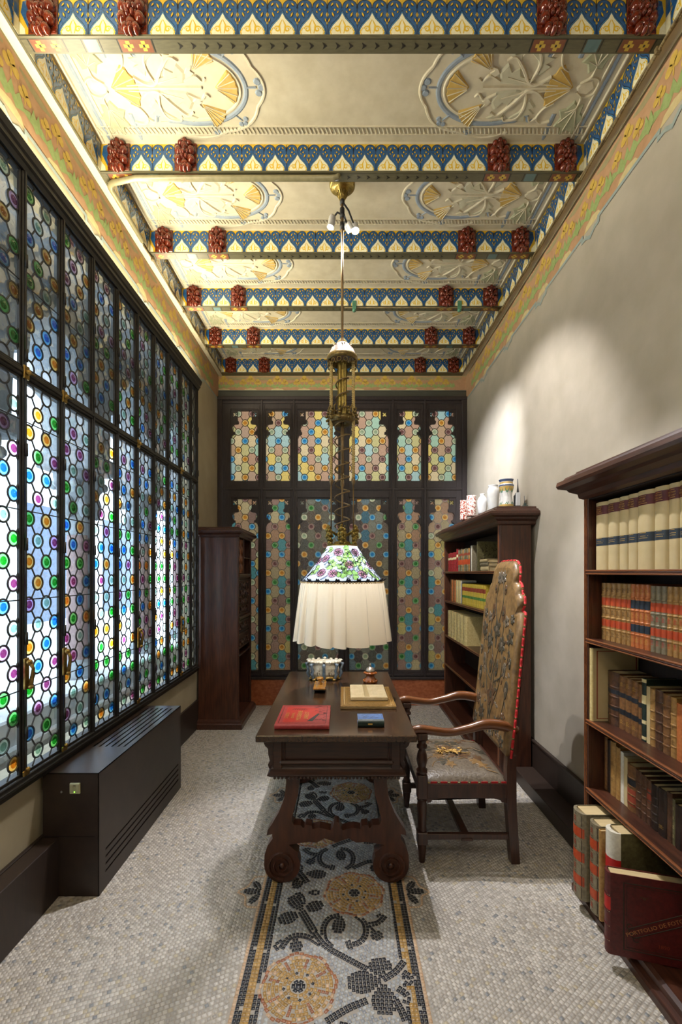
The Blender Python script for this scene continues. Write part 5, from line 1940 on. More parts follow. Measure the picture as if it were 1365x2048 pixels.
# gallery that carries the shade
m = MB().lathe([(.010, 1.80), (.030, 1.795), (.036, 1.782), (.030, 1.772), (.016, 1.765), (.014, 1.752), (.030, 1.745), (.050, 1.738), (.056, 1.728), (.092, 1.722), (.096, 1.715), (.090, 1.708), (.06, 1.706)], (LX, LY, 0), 26)
m.obj('gallery', BR, lamp)
for k in range(6):
    a = k * PI / 3 + .5
    ca, sa = math.cos(a), math.sin(a)
    m = MB()
    for r, z, s_ in ((.088, 1.735, .013), (.090, 1.76, .016), (.095, 1.79, .018), (.100, 1.815, .014), (.086, 1.81, .010), (.104, 1.775, .010), (.082, 1.785, .010), (.096, 1.835, .009)):
        m.ball((LX + r * ca + .006 * sa * ((z * 997) % 2 - 1), LY + r * sa, z), (s_, s_ * .9, s_ * .95), 8, 5)
        for q in (-1, 1):
            m.ball((LX + r * ca - q * sa * .018, LY + r * sa + q * ca * .018, z - .006), s_ * .62, 6, 4)
    m.tube([(LX + .04 * ca, LY + .04 * sa, 1.785), (LX + .07 * ca, LY + .07 * sa, 1.80), (LX + .094 * ca, LY + .094 * sa, 1.78)], [.008, .006], 6)
    m.obj('leaf_finial', BR, lamp)

# leaded shade: the cone's glass is laid out as flowers, leaves and streaks
GL = {'pink': milky_glass('shade_pink', '#f6ccd8', .75, .12, 0), 'green': milky_glass('shade_green', '#b4dc7c', .75, .12, 0), 'white': milky_glass('shade_white', '#f4f6ee', .75, .12, 0),
      'blue': milky_glass('shade_blue', '#b4c8e8', .75, .12, 0), 'cream': milky_glass('shade_cream', '#efe3ae', .75, .12, 0)}
GK = list(GL)
SL = mat('shade_lead', '#141418', rough=.4, metal=.4)
Z0, Z1, R0, R1 = 1.500, 1.712, .250, .094


def cone(u, v, d=0):
    """u angle, v height share"""
    r = R0 + (R1 - R0) * v - .018 * math.sin(PI * v) * .5 + d
    return (LX + r * math.cos(u), LY + r * math.sin(u), Z0 + (Z1 - Z0) * v + d * .6)


m = MB()
n, q = 48, 8
for i in range(n):
    for j in range(q):
        ua, ub, va, vb = 2 * PI * i / n, 2 * PI * (i + 1) / n, j / q, (j + 1) / q
        m.add([cone(ua, va), cone(ub, va), cone(ub, vb), cone(ua, vb)], [(0, 1, 2, 3)], 3, True)
shade = m.obj('shade', [GL[k] for k in GK], lamp, fix=False)
lead = MB()
FL = 0.262


def shape(P, cu, cv, mi, sc, rot=0, d=.0020):
    """a glass piece and its came on the cone; P in metres around (cu, cv)"""
    out = []
    for a, b in P:
        a2, b2 = a * math.cos(rot) - b * math.sin(rot), a * math.sin(rot) + b * math.cos(rot)
        v = cv + b2 * sc / FL
        r = R0 + (R1 - R0) * v
        out.append((cu + a2 * sc / max(r, .05), v))
    if min(p[1] for p in out) < -.02 or max(p[1] for p in out) > 1.02:
        return
    PC.add([cone(u, v, d) for u, v in out], [tuple(range(len(out)))], mi)
    n_ = len(out)
    for i in range(n_):
        a, b = out[i], out[(i + 1) % n_]
        lead.tube([cone(a[0], a[1], d + .001), cone(b[0], b[1], d + .001)], .0013, 4, cap=False)


petal = [(.004, .004), (.012, .008), (.018, .016), (.012, .026), (0, .030), (-.012, .026), (-.018, .016), (-.012, .008), (-.004, .004)]
PC = MB()
fl_pos = [(0, .28), (.85, .72), (.52, .20), (1.25, .22), (1.7, .62), (2.2, .25), (2.75, .72), (3.1, .2), (3.6, .55), (4.1, .22), (4.52, .80), (4.95, .44), (5.42, .80), (5.85, .42), (4.45, .20), (5.28, .18), (3.98, .62)]
for cu, cv in fl_pos:
    for k in range(6):
        shape(petal, cu, cv, 0, 1.02, k * PI / 3 + .2, .0026)
    shape(circ(0, 0, .006, 7), cu, cv, 4, .9, 0, .003)
lf_pos = [(4.72, .66), (5.18, .66), (4.70, .22), (4.98, .16), (5.52, .22), (5.1, .88), (4.3, .45), (5.55, .55), (4.25, .88), (5.75, .15), (6.0, .72), (3.75, .3), (.25, .6), (1.0, .35), (2.0, .5), (2.5, .5), (3.3, .8), (.55, .5), (1.5, .3), (2.9, .4), (5.22, .40), (4.72, .44)]
for cu, cv in lf_pos:
    for k in range(4):
        shape([(0, .003), (.016, .012), (.019, .026), (.008, .034), (0, .029), (-.008, .034), (-.019, .026), (-.016, .012)], cu, cv, 1 if (k + int(cu * 10)) % 3 else 2, 1.15, k * PI / 2 + .5 + cu, .0023)
for i in range(110):
    cu, cv = RNG.random() * 6.28, RNG.uniform(.05, .95)
    shape([(-.022, -.004), (0, -.006), (.022, .002), (.020, .006), (0, .002), (-.02, .002)], cu, cv, 3 if i % 3 else 2, 1, .35 + .5 * RNG.random(), .0014)
PC.obj('glass_flowers', [GL[k] for k in GK], shade, fix=False)
lead.obj('lead_lines', SL, shade, fix=False)
m = MB().lathe([(R0 + .002, Z0 + .002), (R0 + .008, Z0 - .004), (R0 + .002, Z0 - .010), (R0 - .004, Z0)], (LX, LY, 0), 40)
for k in range(26):                                        # scrolled leaves along the rim
    a = 2 * PI * k / 26
    P = [(-.022, 0), (-.010, .006), (-.004, .020), (.006, .012), (.012, .018), (.022, .0)]
    m.add([cone(a + p / R0, .0, .007)[:2] + (Z0 - .003 + h,) for p, h in P], [tuple(range(6))])
    if k % 4 == 0:
        m.tube([cone(a, 0, .004), cone(a, 0, .018)[:2] + (Z0 + .008,), cone(a, 0, .024)[:2] + (Z0 + .018,)], [.005, .004, .003], 6)
m.obj('rim', SL, shade, fix=False)
FAB = milky_glass('white_fabric', '#f0e6d2', .27, 0, 0)
m = MB()
n, q = 360, 12
folds = np.cumsum(RNG.uniform(.55, 1.45, 13)); folds = folds / folds[-1] * 2 * PI
vs, fs = [], []
for j in range(q + 1):
    v = j / q
    for i in range(n):
        a = 2 * PI * i / n
        k = int(np.searchsorted(folds, a))
        a0, a1 = (folds[k - 1] if k else 0), folds[min(k, 12)]
        t = (a - a0) / (a1 - a0)
        f = (t ** .75) * (1 - t) ** .16 * 1.30                # soft box pleats with a sharp edge
        gath = .0022 * math.sin(a * 46) * (1 - v) ** 2
        r = .252 + .042 * v ** .8 + .034 * (f - .5) * (.22 + v) + gath
        vs.append((LX + r * math.cos(a), LY + r * math.sin(a), Z0 - .004 - .362 * v - .008 * f * v - .004 * math.sin(3 * a) * v))
for j in range(q):
    for i in range(n):
        fs.append((j * n + i, j * n + (i + 1) % n, (j + 1) * n + (i + 1) % n, (j + 1) * n + i))
m.add(vs, fs, 0, True)
m.obj('fabric_skirt', FAB, lamp, fix=False)
m = MB()
for k in range(90):
    a = 2 * PI * k / 90
    m.ball((LX + .256 * math.cos(a), LY + .256 * math.sin(a), Z0 - .010), (.007, .007, .005), 6, 4)
m.obj('skirt_heading', mat('cream_gather', '#cdb58c', rough=.9), lamp)
m = MB().ball((LX, LY, 1.60), (.030, .030, .042), 12, 9)
m.obj('bulb', glow('bulb_glass', '#fff2dc', 7), lamp)
m = MB().tube([(LX, LY, 1.735), (LX, LY, 1.638)], .017, 10)
m.obj('bulb_holder', BRD, lamp)
bl = bpy.data.lights.new('bulb_light', 'POINT')
bl.energy = 8
bl.color = (1.0, .96, .90)
bl.shadow_soft_size = .05
bo = link(bpy.data.objects.new('bulb_light', bl), lamp)
bo.location = Vector((LX, LY, 1.57)) - wloc(lamp)

# ---------------------------------------------------------------- track spots on the rod
SPM = mat('spot_aluminium', '#b9b9b9', '#cfcfcf', .4, metal=.3)
SPD = mat('spot_dark', '#1e1f22', rough=.5)
LENS = glow('spot_lens', '#ffffff', 120)


def spotlight(label, base, tip, power, col, angle, blend, r=.026, ln=.06):
    o = thing('spotlight', base, label, 'spotlight')
    b = Vector(base)
    d = (Vector(tip) - b).normalized()
    e = b + d * ln
    m = MB().tube([tuple(b), tuple(b + d * .012), tuple(e - d * .004), tuple(e)], [r * .8, r, r, r * 1.05], 16)
    m.obj('housing', SPM, o)
    side = Vector((LX, LY, base[2])) - b
    m = MB().tube([tuple(b + d * .02), tuple(b + side * .5 + Vector((0, 0, .02))), (LX, LY, base[2])], .006, 7)
    m.tube([(LX, LY, base[2] - .02), (LX, LY, base[2] + .02)], .015, 10)
    m.obj('clamp_arm', SPD, o)
    q = d.to_track_quat('Z', 'Y').to_matrix().to_4x4()
    m = MB().lathe([(0, 0), (r * .86, 0), (r * .9, -.002)], (0, 0, 0), 16)
    m.move(Matrix.Translation(e + d * .0015) @ q)
    m.obj('lens', LENS, o, fix=False)
    l = spot('track_spot_light', e + d * .012, tip, power, col, angle, blend, .014)
    l.parent = o
    l.location = l.location - wloc(o)
    return o


spotlight('lit spotlight on the right of the lamp rod, glaring towards the viewer', (.080, 2.945, 3.865), (.60, 1.62, 0), 235, (.96, .95, 1.0), 66, .35)
spotlight('upper spotlight on the lamp rod turned to the far right corner', (.022, 2.850, 3.80), (1.455, 4.32, 2.42), 430, (.92, .93, 1.0), 40, 1.0, .022, .05)
spotlight('small spotlight on the lamp rod turned towards the right-hand wall', (.034, 2.735, 3.71), (1.455, 3.45, 1.75), 120, (1.0, .95, .93), 76, .5, .020, .045)
spotlight('left spotlight on the lamp rod, white-edged, turned down to the left', (-.060, 2.77, 3.78), (-.75, 2.5, 0), 75, (1.0, .95, .90), 78, .35, .022, .075)

# ---------------------------------------------------------------- conduit, wires and sensors under the beams
PIPE = mat('olive_painted_pipe', '#7a7355', '#8a8263', .35, scale=(9, 9, 9))
m = MB()
zc_ = BEAM_Z0 - .022
yb_ = BEAM_Y[3] + .012
P = [(-XT + .01, yb_ + .5, zc_ + .01), (-XT + .014, yb_ + .12, zc_ + .006)] + [(-XT + .014 + .05 * (1 - math.cos(t)), yb_ + .06 - .05 * math.sin(t) + .02, zc_ + .002) for t in np.linspace(.1, PI / 2, 6)] + [(-1.2, yb_, zc_), (-.06, yb_, zc_), (-.03, yb_, zc_ + .004), (-.02, yb_, zc_ + .02)]
m.tube(P, .016, 10)
tag(m.obj('conduit_pipe', PIPE), 'olive painted conduit pipe running under the second beam to the lamp', 'pipe')
WIRE = mat('old_wire', '#4b3826', '#8a7a50', .5, scale=(5, 40, 5), noise=6)
for s, lab in ((1, 'twisted pair of old wires along the frieze on the right wall'), (-1, 'dark cable along the frieze edge on the left wall')):
    o = thing('wire_run', (s * XT, 3.0, BEAM_Z0 - .02), lab, 'wire')
    for ph in ((0, PI) if s > 0 else (0,)):
        P = [(s * (XT - .010 + .005 * math.cos(t * 4 + ph)), y, BEAM_Z0 - .022 + .005 * math.sin(t * 4 + ph)) for t, y in ((yy * 3, yy) for yy in np.arange(.6 if s > 0 else 3.1, 5.10, .06))]
        MB().tube(P, .0065 if s > 0 else .005, 6).obj('wire', WIRE, o)
    for y in BEAM_Y[2:7] if s > 0 else BEAM_Y[4:7]:
        MB().box(s * (XT - .024), s * XT, y + .02, y + .04, BEAM_Z0 - .034, BEAM_Z0 - .008, b=.003).obj('clip', WIRE, o)
GRN = clear_glass('green_glass_insulator', '#5fd09a')
SENS = mat('green_sensor', '#3f6f58', '#5a8a70', .3)
for x, lab in ((.105, 'small green glass insulator under the fourth beam beside the lamp rod'), (1.02, 'small green glass insulator under the fourth beam by the right-hand rosettes')):
    o = thing('insulator', (x, BEAM_Y[5], BEAM_Z0 - .03), lab, 'insulator')
    MB().box(x - .018, x + .018, BEAM_Y[5] - .018, BEAM_Y[5] - .010, BEAM_Z0 - .028, BEAM_Z0 + .045, b=.003).obj('clip', SENS, o)
    MB().lathe([(0, BEAM_Z0 - .045), (.014, BEAM_Z0 - .045), (.018, BEAM_Z0 - .03), (.012, BEAM_Z0 - .022), (.018, BEAM_Z0 - .012), (.014, BEAM_Z0 - .006), (0, BEAM_Z0 - .006)], (x, BEAM_Y[5] - .004, 0), 12).obj('glass_body', SENS, o)
m = MB()
m.tube([(.02, BEAM_Y[5] - .006, BEAM_Z0 - .012), (1.30, BEAM_Y[5] - .006, BEAM_Z0 - .012), (1.385, BEAM_Y[5] + .03, BEAM_Z0 - .016)], .0045, 6)
tag(m.obj('thin_cable', WIRE), 'thin cable stretched under the fourth beam to the right wall', 'cable')

# ---------------------------------------------------------------- added fill lamp: an unseen globe on the ceiling behind the viewer
o = thing('fill_globe_lamp', (0, -.5, ZC), 'added fill lamp, a white glass globe hanging unseen behind the viewer', 'lamp')
MB().lathe([(0, ZC), (.07, ZC), (.07, ZC - .02), (.02, ZC - .05), (.012, ZC - .2), (.012, ZC - .28), (.06, ZC - .29), (.06, ZC - .31), (0, ZC - .31)], (0, -.5, 0), 18).obj('mount', BR, o)
MB().ball((0, -.5, ZC - .42), .12, 20, 14).obj('globe', glow('fill_globe', '#fff3e0', 2.5), o)
gl_ = bpy.data.lights.new('fill_light', 'POINT')
gl_.energy = 32
gl_.color = (1.0, .94, .86)
gl_.shadow_soft_size = .13
gl_o = link(bpy.data.objects.new('fill_light', gl_), o)
gl_o.location = Vector((0, -.35, ZC - .62)) - wloc(o)

# ---------------------------------------------------------------- books
PAGE = mat('book_pages', '#a8946c', '#cdb98c', .9, scale=(3, 160, 3), noise=3)
GOLD = mat('gilt_lettering', '#c9a352', rough=.4, metal=.3)


def leather(c1, c2, key):
    return mat('binding_' + key, c1, c2, .45, scale=(14, 14, 14), noise=5, bump=.15, coat=.1)


BIND = {
    'vellum': mat('binding_vellum', '#b3a075', '#c6b48a', .5, scale=(6, 6, 6), noise=3, contrast=(.1, .9)), 'tan': leather('#8a6434', '#b08a50', 'tan'), 'brown': leather('#3c2416', '#60402a', 'brown'),
    'dark': leather('#1d1410', '#33231a', 'dark'), 'calf': leather('#5e3d22', '#8a6238', 'calf'), 'red': leather('#7a1a1e', '#9c2a2a', 'red'),
    'maroon': leather('#46100f', '#5e1a17', 'maroon'), 'green': leather('#12211c', '#1e332b', 'green'), 'grey': leather('#6d6450', '#8a8066', 'grey'),
    'olive': leather('#4f4a30', '#6a6442', 'olive'), 'yellow': leather('#b09628', '#cbb24a', 'yellow'), 'cream': leather('#c0aa70', '#d6c48c', 'cream'),
    'blue': leather('#3a5684', '#5272a4', 'blue'), 'navy': leather('#141c2c', '#222e44', 'navy'), 'orange': leather('#a8582a', '#c47a44', 'orange'), 'white': leather('#c9c4b4', '#dcd8ca', 'white')}
LAB = {'maroon': mat('label_maroon', '#4d1219', '#601a20', .5, scale=(9, 9, 9)), 'black': mat('label_black', '#15171c', '#20242c', .5, scale=(9, 9, 9)), 'orange': mat('label_orange', '#a63a18', '#b84c22', .5, scale=(9, 9, 9)),
       'navy': mat('label_navy', '#1d2733', '#2a3644', .5, scale=(9, 9, 9)), 'red': mat('label_red', '#a81414', '#c02018', .5, scale=(9, 9, 9)), 'gold': GOLD, 'grey': mat('label_grey', '#4a4438', rough=.6), 'yellow': mat('label_yellow', '#c8a832', rough=.5),
       'green': mat('label_green', '#4e7a3a', rough=.5), 'banner': mat('label_banner', '#b87a4c', rough=.6), 'rust': mat('label_rust', '#8a3a24', rough=.6), 'white': mat('label_white', '#d9d4c4', rough=.7), 'brown': mat('label_brown', '#4a2c18', rough=.6), 'line': mat('tool_line', '#2d2013', rough=.6), 'cream': mat('label_cream', '#c9b98a', rough=.6)}


def compartments(o, r, t, h, d):
    m, m2 = MB(), MB()
    for k in range(7):
        z0 = (.025 + k * .138) * h
        z1 = z0 + .115 * h
        w_ = t * .40
        f = lambda u, v, dd: (-(r + .0012) * math.cos(math.asin(max(-1, min(1, u / (t / 2))))), u, v)
        m.ribbon([(-w_, z0), (0, z0), (w_, z0), (w_, z1), (0, z1), (-w_, z1)], .0022, f, 0, 0, close=True)
        if k % 2 == 0:
            c = (z0 + z1) / 2
            for q in (-1, 0, 1):
                m2.ribbon([(-.008, c + q * .010), (0, c + q * .007 + .003), (.008, c + q * .010)], .005, f)
    link(bpy.data.objects.new('spine_frames', m.mesh('spine_frames', [LAB['line']], fix=False)), o)
    link(bpy.data.objects.new('spine_ornament', m2.mesh('spine_ornament', [LAB['rust']], fix=False)), o)


def book(loc, t, h, d, cover, label, group, labels=(), ribs=(), board=None, bulge=.16, lines=(), lean=0., rot=0., pages=True, motif=None, cat='book', squiggle=None):
    """upright book; loc = middle of the spine's foot, spine facing -X, boards facing +-Y"""
    o = thing('book', loc, label, cat, group)
    o.rotation_euler = (lean, 0, rot)
    r = t * bulge
    n = 6
    aa = [PI * i / n - PI / 2 for i in range(n + 1)]
    prof = [(-r * math.cos(a), t / 2 * math.sin(a)) for a in aa]
    m = MB()
    bt = min(.003, t * .12)
    vs = [(x, y, z) for z in (0, h) for x, y in prof]
    k = n + 1
    m.add(vs, [(i, i + 1, k + i + 1, k + i) for i in range(n)], 0, True)
    inn = [(x * .5 + bt, y * .86, z) for z in (0, h) for x, y in prof]
    m.add(inn, [(i, i + 1, k + i + 1, k + i) for i in range(n)], 0, True)
    m.add(vs + inn, [(i, i + 1, 2 * k + i + 1, 2 * k + i) for i in range(n)] + [(k + i, k + i + 1, 3 * k + i + 1, 3 * k + i) for i in range(n)], 0)
    for s in (-1, 1):
        m.box(0, d, s * t / 2, s * (t / 2 - bt), 0, h, 1)
    mesh = m.mesh('cover', [BIND[cover], BIND[board or cover]], fix=False)
    link(bpy.data.objects.new('cover', mesh), o)
    if pages:
        q = MB().box(bt, d - .004, -t / 2 + bt, t / 2 - bt, .003, h - .004)
        link(bpy.data.objects.new('page_block', q.mesh('page_block', [PAGE])), o)

    def band(z0, z1, mi_name, name, off=.0006, w0=0., w1=1.):
        b = MB()
        pp = [(-(r + off) * math.cos(a), (t / 2 + off) * math.sin(a)) for a in np.linspace(-PI / 2 + PI * w0, -PI / 2 + PI * w1, n + 1)]
        b.add([(x, y, z) for z in (z0, z1) for x, y in pp], [(i, i + 1, k + i + 1, k + i) for i in range(n)], 0, True)
        link(bpy.data.objects.new(name, b.mesh(name, [LAB[mi_name]], fix=False)), o)

    for z0, z1, c in labels:
        band(z0 * h, z1 * h, c, 'spine_label', .0006, *((.10, .86) if motif is compartments else (0., 1.)))
    rb = MB()
    for z in ribs:
        pp = [(-(r + .0022) * math.cos(a), (t / 2 + .0004) * math.sin(a)) for a in np.linspace(-PI / 2, PI / 2, n + 1)]
        for za, zb in ((z * h - .003, z * h + .003),):
            pi_ = [(-(r - .001) * math.cos(a), (t / 2 - .001) * math.sin(a)) for a in np.linspace(-PI / 2, PI / 2, n + 1)]
            o0 = [(x, y, zz) for zz, src in ((za - .002, pi_), (za, pp), (zb, pp), (zb + .002, pi_)) for x, y in src]
            rb.add(o0, [(q * k + i, q * k + i + 1, (q + 1) * k + i + 1, (q + 1) * k + i) for q in range(3) for i in range(n)], 0, True)
    if rb.v:
        link(bpy.data.objects.new('spine_bands', rb.mesh('spine_bands', [BIND[cover]], fix=False)), o)['kind'] = 'stuff'
    ln = MB()
    for z, c in lines:
        pp = [(-(r + .0012) * math.cos(a), (t / 2 + .0006) * math.sin(a)) for a in np.linspace(-PI / 2 + .25, PI / 2 - .25, n + 1)]
        ln.add([(x, y, zz) for zz in (z * h - .0010, z * h + .0010) for x, y in pp], [(i, i + 1, k + i + 1, k + i) for i in range(n)], 0, True)
    if squiggle:
        for z in squiggle[0]:                              # blind-tooled ornament in a compartment
            for q in range(4):
                zz = z * h + (q - 1.5) * h * .020
                w_ = t * (.16 if q % 2 else .28)
                ln.ribbon([(-w_, zz), (-w_ * .3, zz + h * .007), (w_ * .3, zz - h * .007), (w_, zz)], h * .006, lambda u, v, dd: (-(r + .0014) * math.cos(math.asin(max(-1, min(1, u / (t / 2))))), u, v))
    if ln.v:
        link(bpy.data.objects.new('tooling', ln.mesh('tooling', [LAB[(lines[0][1] if lines else squiggle[1])]], fix=False)), o)
    if motif:
        motif(o, r, t, h, d)
    return o


ORD = ['first', 'second', 'third', 'fourth', 'fifth', 'sixth', 'seventh', 'eighth', 'ninth', 'tenth', 'eleventh', 'twelfth', 'thirteenth', 'fourteenth', 'fifteenth', 'sixteenth', 'seventeenth', 'eighteenth', 'nineteenth', 'twentieth']


def sy(px, x):
    return F_PX * x / (px - 685)


def row(case, shelf, x, items, where, group):
    """items: (y_far, y_near, height, depth, cover, kwargs, words); ordered from the far end"""
    seen = {}
    for k, (ya, yb, h, d, cov, kw, wds) in enumerate(items):
        seen[wds] = seen.get(wds, 0) + 1
        tot = sum(1 for i in items if i[6] == wds)
        lab = ('%s %s from far end, %s' % (ORD[seen[wds] - 1], wds, where)) if tot > 1 else '%s, %s' % (wds, where)
        dep = min(d, XR - .040 - x - .004)
        book((x, (ya + yb) / 2, Z_SH[shelf] + .0005), (ya - yb) - .0012, h, dep, cov, lab, group, **kw)


def art_words(o, r, t, h, d):
    """gilt lines on the two spine labels"""
    M = lambda z: frame_m((-(r + .0012), 0, z), (0, -1, 0), (0, 0, 1))
    for z, b, s_ in ((.895 * h, 'HISTOIRE', .0085), (.862 * h, 'DE L\'ART', .010)):
        q = text(b, min(s_, t * .17), M(z), GOLD, 'spine_lettering')
        q.parent = o
    m = MB()
    for z, wd in ((.835 * h, .6), (.925 * h, .5), (.46 * h, .5), (.42 * h, .72), (.395 * h, .66)):
        m.ribbon([(-t * wd * .42, z), (0, z + .0008), (t * wd * .42, z)], .0016, lambda u, v, dd: (-(r + .0012) * math.cos(math.asin(u / (t / 2))), u, v))
    link(bpy.data.objects.new('gilt_rule', m.mesh('gilt_rule', [GOLD], fix=False)), o)


# -- near bookcase, top shelf: white vellum folios
px = [1196, 1220, 1242, 1260, 1280, 1313, 1341, 1363, 1392, 1424, 1452]
x = 1.222
it = []
for a, b in zip(px[:-1], px[1:]):
    it.append((sy(a, x), sy(b, x), .315, .2, 'vellum', dict(labels=((.815, .945, 'maroon'), (.355, .47, 'navy')), bulge=.22, motif=art_words), 'ivory vellum volume'))
row(near_case, 0, x, it, 'near bookcase top shelf', 'vellum volumes on the top shelf of the near bookcase')
# -- second shelf: small matched bindings
px = [1206, 1214.5, 1224.5, 1235, 1246, 1256, 1264, 1273, 1282, 1292, 1303.5, 1314, 1325.5, 1337, 1349, 1361, 1373.5, 1386, 1399, 1413]
x = 1.250
it = []
for k, (a, b) in enumerate(zip(px[:-1], px[1:])):
    if k < 6: cov, l, wd, ln = 'tan', 'orange', 'tan tooled volume with two orange labels', 'line'
    elif k < 10: cov, l, wd, ln = 'orange', 'navy', 'orange-tan volume with two black labels', 'gold'
    elif k < 13: cov, l, wd, ln = 'grey', 'orange', 'grey-green volume with orange labels', 'red'
    else: cov, l, wd, ln = 'tan', 'orange', 'pale tan volume with red-orange labels', 'red'
    it.append((sy(a, x), sy(b, x), .268 - (.004 if k > 9 else 0), .17, cov, dict(labels=((.615, .745, l), (.245, .365, l)), ribs=(.20, .40, .58, .79), bulge=.3, squiggle=((.89, .50, .12) if k < 10 else (.50, .14), ln)), wd))
row(near_case, 1, x, it, 'near bookcase second shelf', 'small matched volumes on the second shelf of the near bookcase')
# -- third shelf
x = 1.196


def marbled(o, r, t, h, d):
    m = MB()
    m.ribbon([(.018, .012), (d - .01, .012), (d - .01, h - .012), (.018, h - .012)], .006, lambda u, v, dd: (u, -t / 2 - .0006, v), 0, 0, close=True)
    link(bpy.data.objects.new('cover_border', m.mesh('cover_border', [LAB['rust']], fix=False)), o)


book((x, 2.1192, Z_SH[2] + .0005), .026, .345, .215, 'cream', 'tall vellum folio with red-bordered cover, far end of near bookcase third shelf', 'old books on the third shelf of the near bookcase', board='vellum', bulge=.3, motif=marbled)
x = 1.268
it = []
R4, R5 = (.18, .36, .54, .72), (.14, .30, .46, .62, .80)
px = [1218.5, 1240.5, 1252.5, 1264.5, 1278, 1285, 1294, 1301.5, 1312, 1328, 1343, 1355, 1371, 1386, 1401, 1418]
spec = [('brown', 'thick dark brown volume with two black labels', dict(labels=((.60, .68, 'black'), (.29, .37, 'black')), ribs=R4), .245), ('calf', 'mottled calf volume with black bands', dict(labels=((.60, .69, 'black'), (.28, .38, 'black')), squiggle=((.85, .15), 'gold')), .24),
        ('calf', 'mottled calf volume with black bands', dict(labels=((.60, .69, 'black'), (.28, .38, 'black')), squiggle=((.85, .15), 'gold')), .24), ('calf', 'mottled calf volume with black bands', dict(labels=((.60, .69, 'black'), (.28, .38, 'black')), squiggle=((.85, .15), 'gold')), .238), ('calf', 'mottled calf volume with black bands', dict(labels=((.58, .67, 'black'), (.27, .37, 'black'))), .232),
        ('green', 'dark green volume with pale bands standing proud', dict(labels=((.60, .74, 'cream'), (.28, .34, 'cream'), (.94, .995, 'cream'), (.03, .08, 'cream'))), .262), ('vellum', 'thin pale volume beside the dark green one', dict(bulge=.05), .235),
        ('tan', 'light calf volume with dark raised bands', dict(ribs=R5, lines=[(z, 'line') for z in R5]), .232), ('brown', 'purplish brown volume with raised bands', dict(ribs=R5, lines=[(z, 'cream') for z in R5]), .238), ('calf', 'rusty brown volume with raised bands', dict(ribs=R5, lines=[(z, 'line') for z in R5]), .232),
        ('tan', 'tan volume with a diagonal tooled spine', dict(ribs=R4, squiggle=((.5, .25), 'line')), .23), ('orange', 'plain honey-coloured volume', dict(), .215), ('calf', 'scuffed calf volume near the frame edge', dict(ribs=R5), .23), ('tan', 'pale calf volume past the frame edge', dict(ribs=R5), .22), ('brown', 'dark volume past the frame edge', dict(ribs=R5), .22)]
for k, (c, wd, kw, h) in enumerate(spec):
    it.append((sy(px[k], x), sy(px[k + 1], x), h, .16, c, kw, wd))
row(near_case, 2, x, it, 'near bookcase third shelf', 'old books on the third shelf of the near bookcase')
# -- fourth shelf
x = 1.262
px = [1210, 1216, 1222.5, 1233, 1242, 1248.5, 1256.5, 1273, 1284.5, 1295, 1304, 1318, 1335.5, 1346, 1352, 1365, 1381, 1396, 1412]
spec = [('calf', 'thin worn brown book at the dark far end', {}, .252), ('dark', 'thin black book at the dark far end', {}, .246), ('tan', 'worn tan book with a peeling spine', dict(squiggle=((.6, .3), 'line')), .25), ('tan', 'narrow buff book', {}, .238), ('white', 'thin white-spined booklet', dict(bulge=.02), .228), ('vellum', 'plain buff book beside the white booklet', dict(bulge=.05), .215),
        ('calf', 'dark book with black and orange labels', dict(labels=((.55, .72, 'black'), (.12, .48, 'rust')), ribs=R4), .2), ('brown', 'dark brown leather book', dict(ribs=R4), .195), ('brown', 'dark brown leather book', dict(ribs=R4), .19), ('brown', 'dark brown leather book', dict(ribs=R4, labels=((.5, .8, 'rust'),)), .185), ('dark', 'blackish book with pale rules', dict(ribs=R4, lines=[(z, 'grey') for z in R4]), .18),
        ('dark', 'black book with gilt specks', dict(squiggle=((.2,), 'gold')), .185), ('brown', 'brown book with a yellowed head', dict(labels=((.9, 1., 'brown'),)), .19), ('olive', 'olive book with ornate bands', dict(squiggle=((.8, .6, .4, .2), 'cream')), .175), ('dark', 'narrow black book', {}, .165), ('maroon', 'plain crimson cloth book', {}, .17), ('brown', 'brown book cut by the frame edge', dict(ribs=R4), .17), ('dark', 'dark book beyond the frame edge', {}, .17)]
it = [(sy(px[k], x), sy(px[k + 1], x), h, .15, c, kw, wd) for k, (c, wd, kw, h) in enumerate(spec)]
row(near_case, 3, x, it, 'near bookcase fourth shelf', 'old books on the fourth shelf of the near bookcase')
# -- folios standing on the plinth
ZP = .0665
gf = 'folios standing at the foot of the near bookcase'


book((1.100, 2.035, ZP), .088, .392, .30, 'grey', 'large grey folio with red-orange spine panels, farthest at foot of near bookcase', gf, labels=((.165, .275, 'orange'), (.441, .551, 'orange'), (.717, .827, 'orange')), bulge=.32, motif=compartments)
book((1.115, 1.937, ZP), .070, .39, .30, 'grey', 'second grey folio with red-orange spine panels, half hidden, foot of near bookcase', gf, labels=((.165, .275, 'orange'), (.441, .551, 'orange'), (.717, .827, 'orange')), bulge=.32, motif=compartments)
book((1.103, 1.888, ZP), .018, .385, .30, 'tan', 'thin folio with tattered leather spine beside the white-spined folio at the bookcase foot', gf, bulge=.3)
book((1.135, 1.838, ZP), .075, .418, .28, 'white', 'tall folio with pale spine, red label and olive sides behind the red portfolio', gf, labels=((.57, .74, 'red'),), board='olive', bulge=.45)


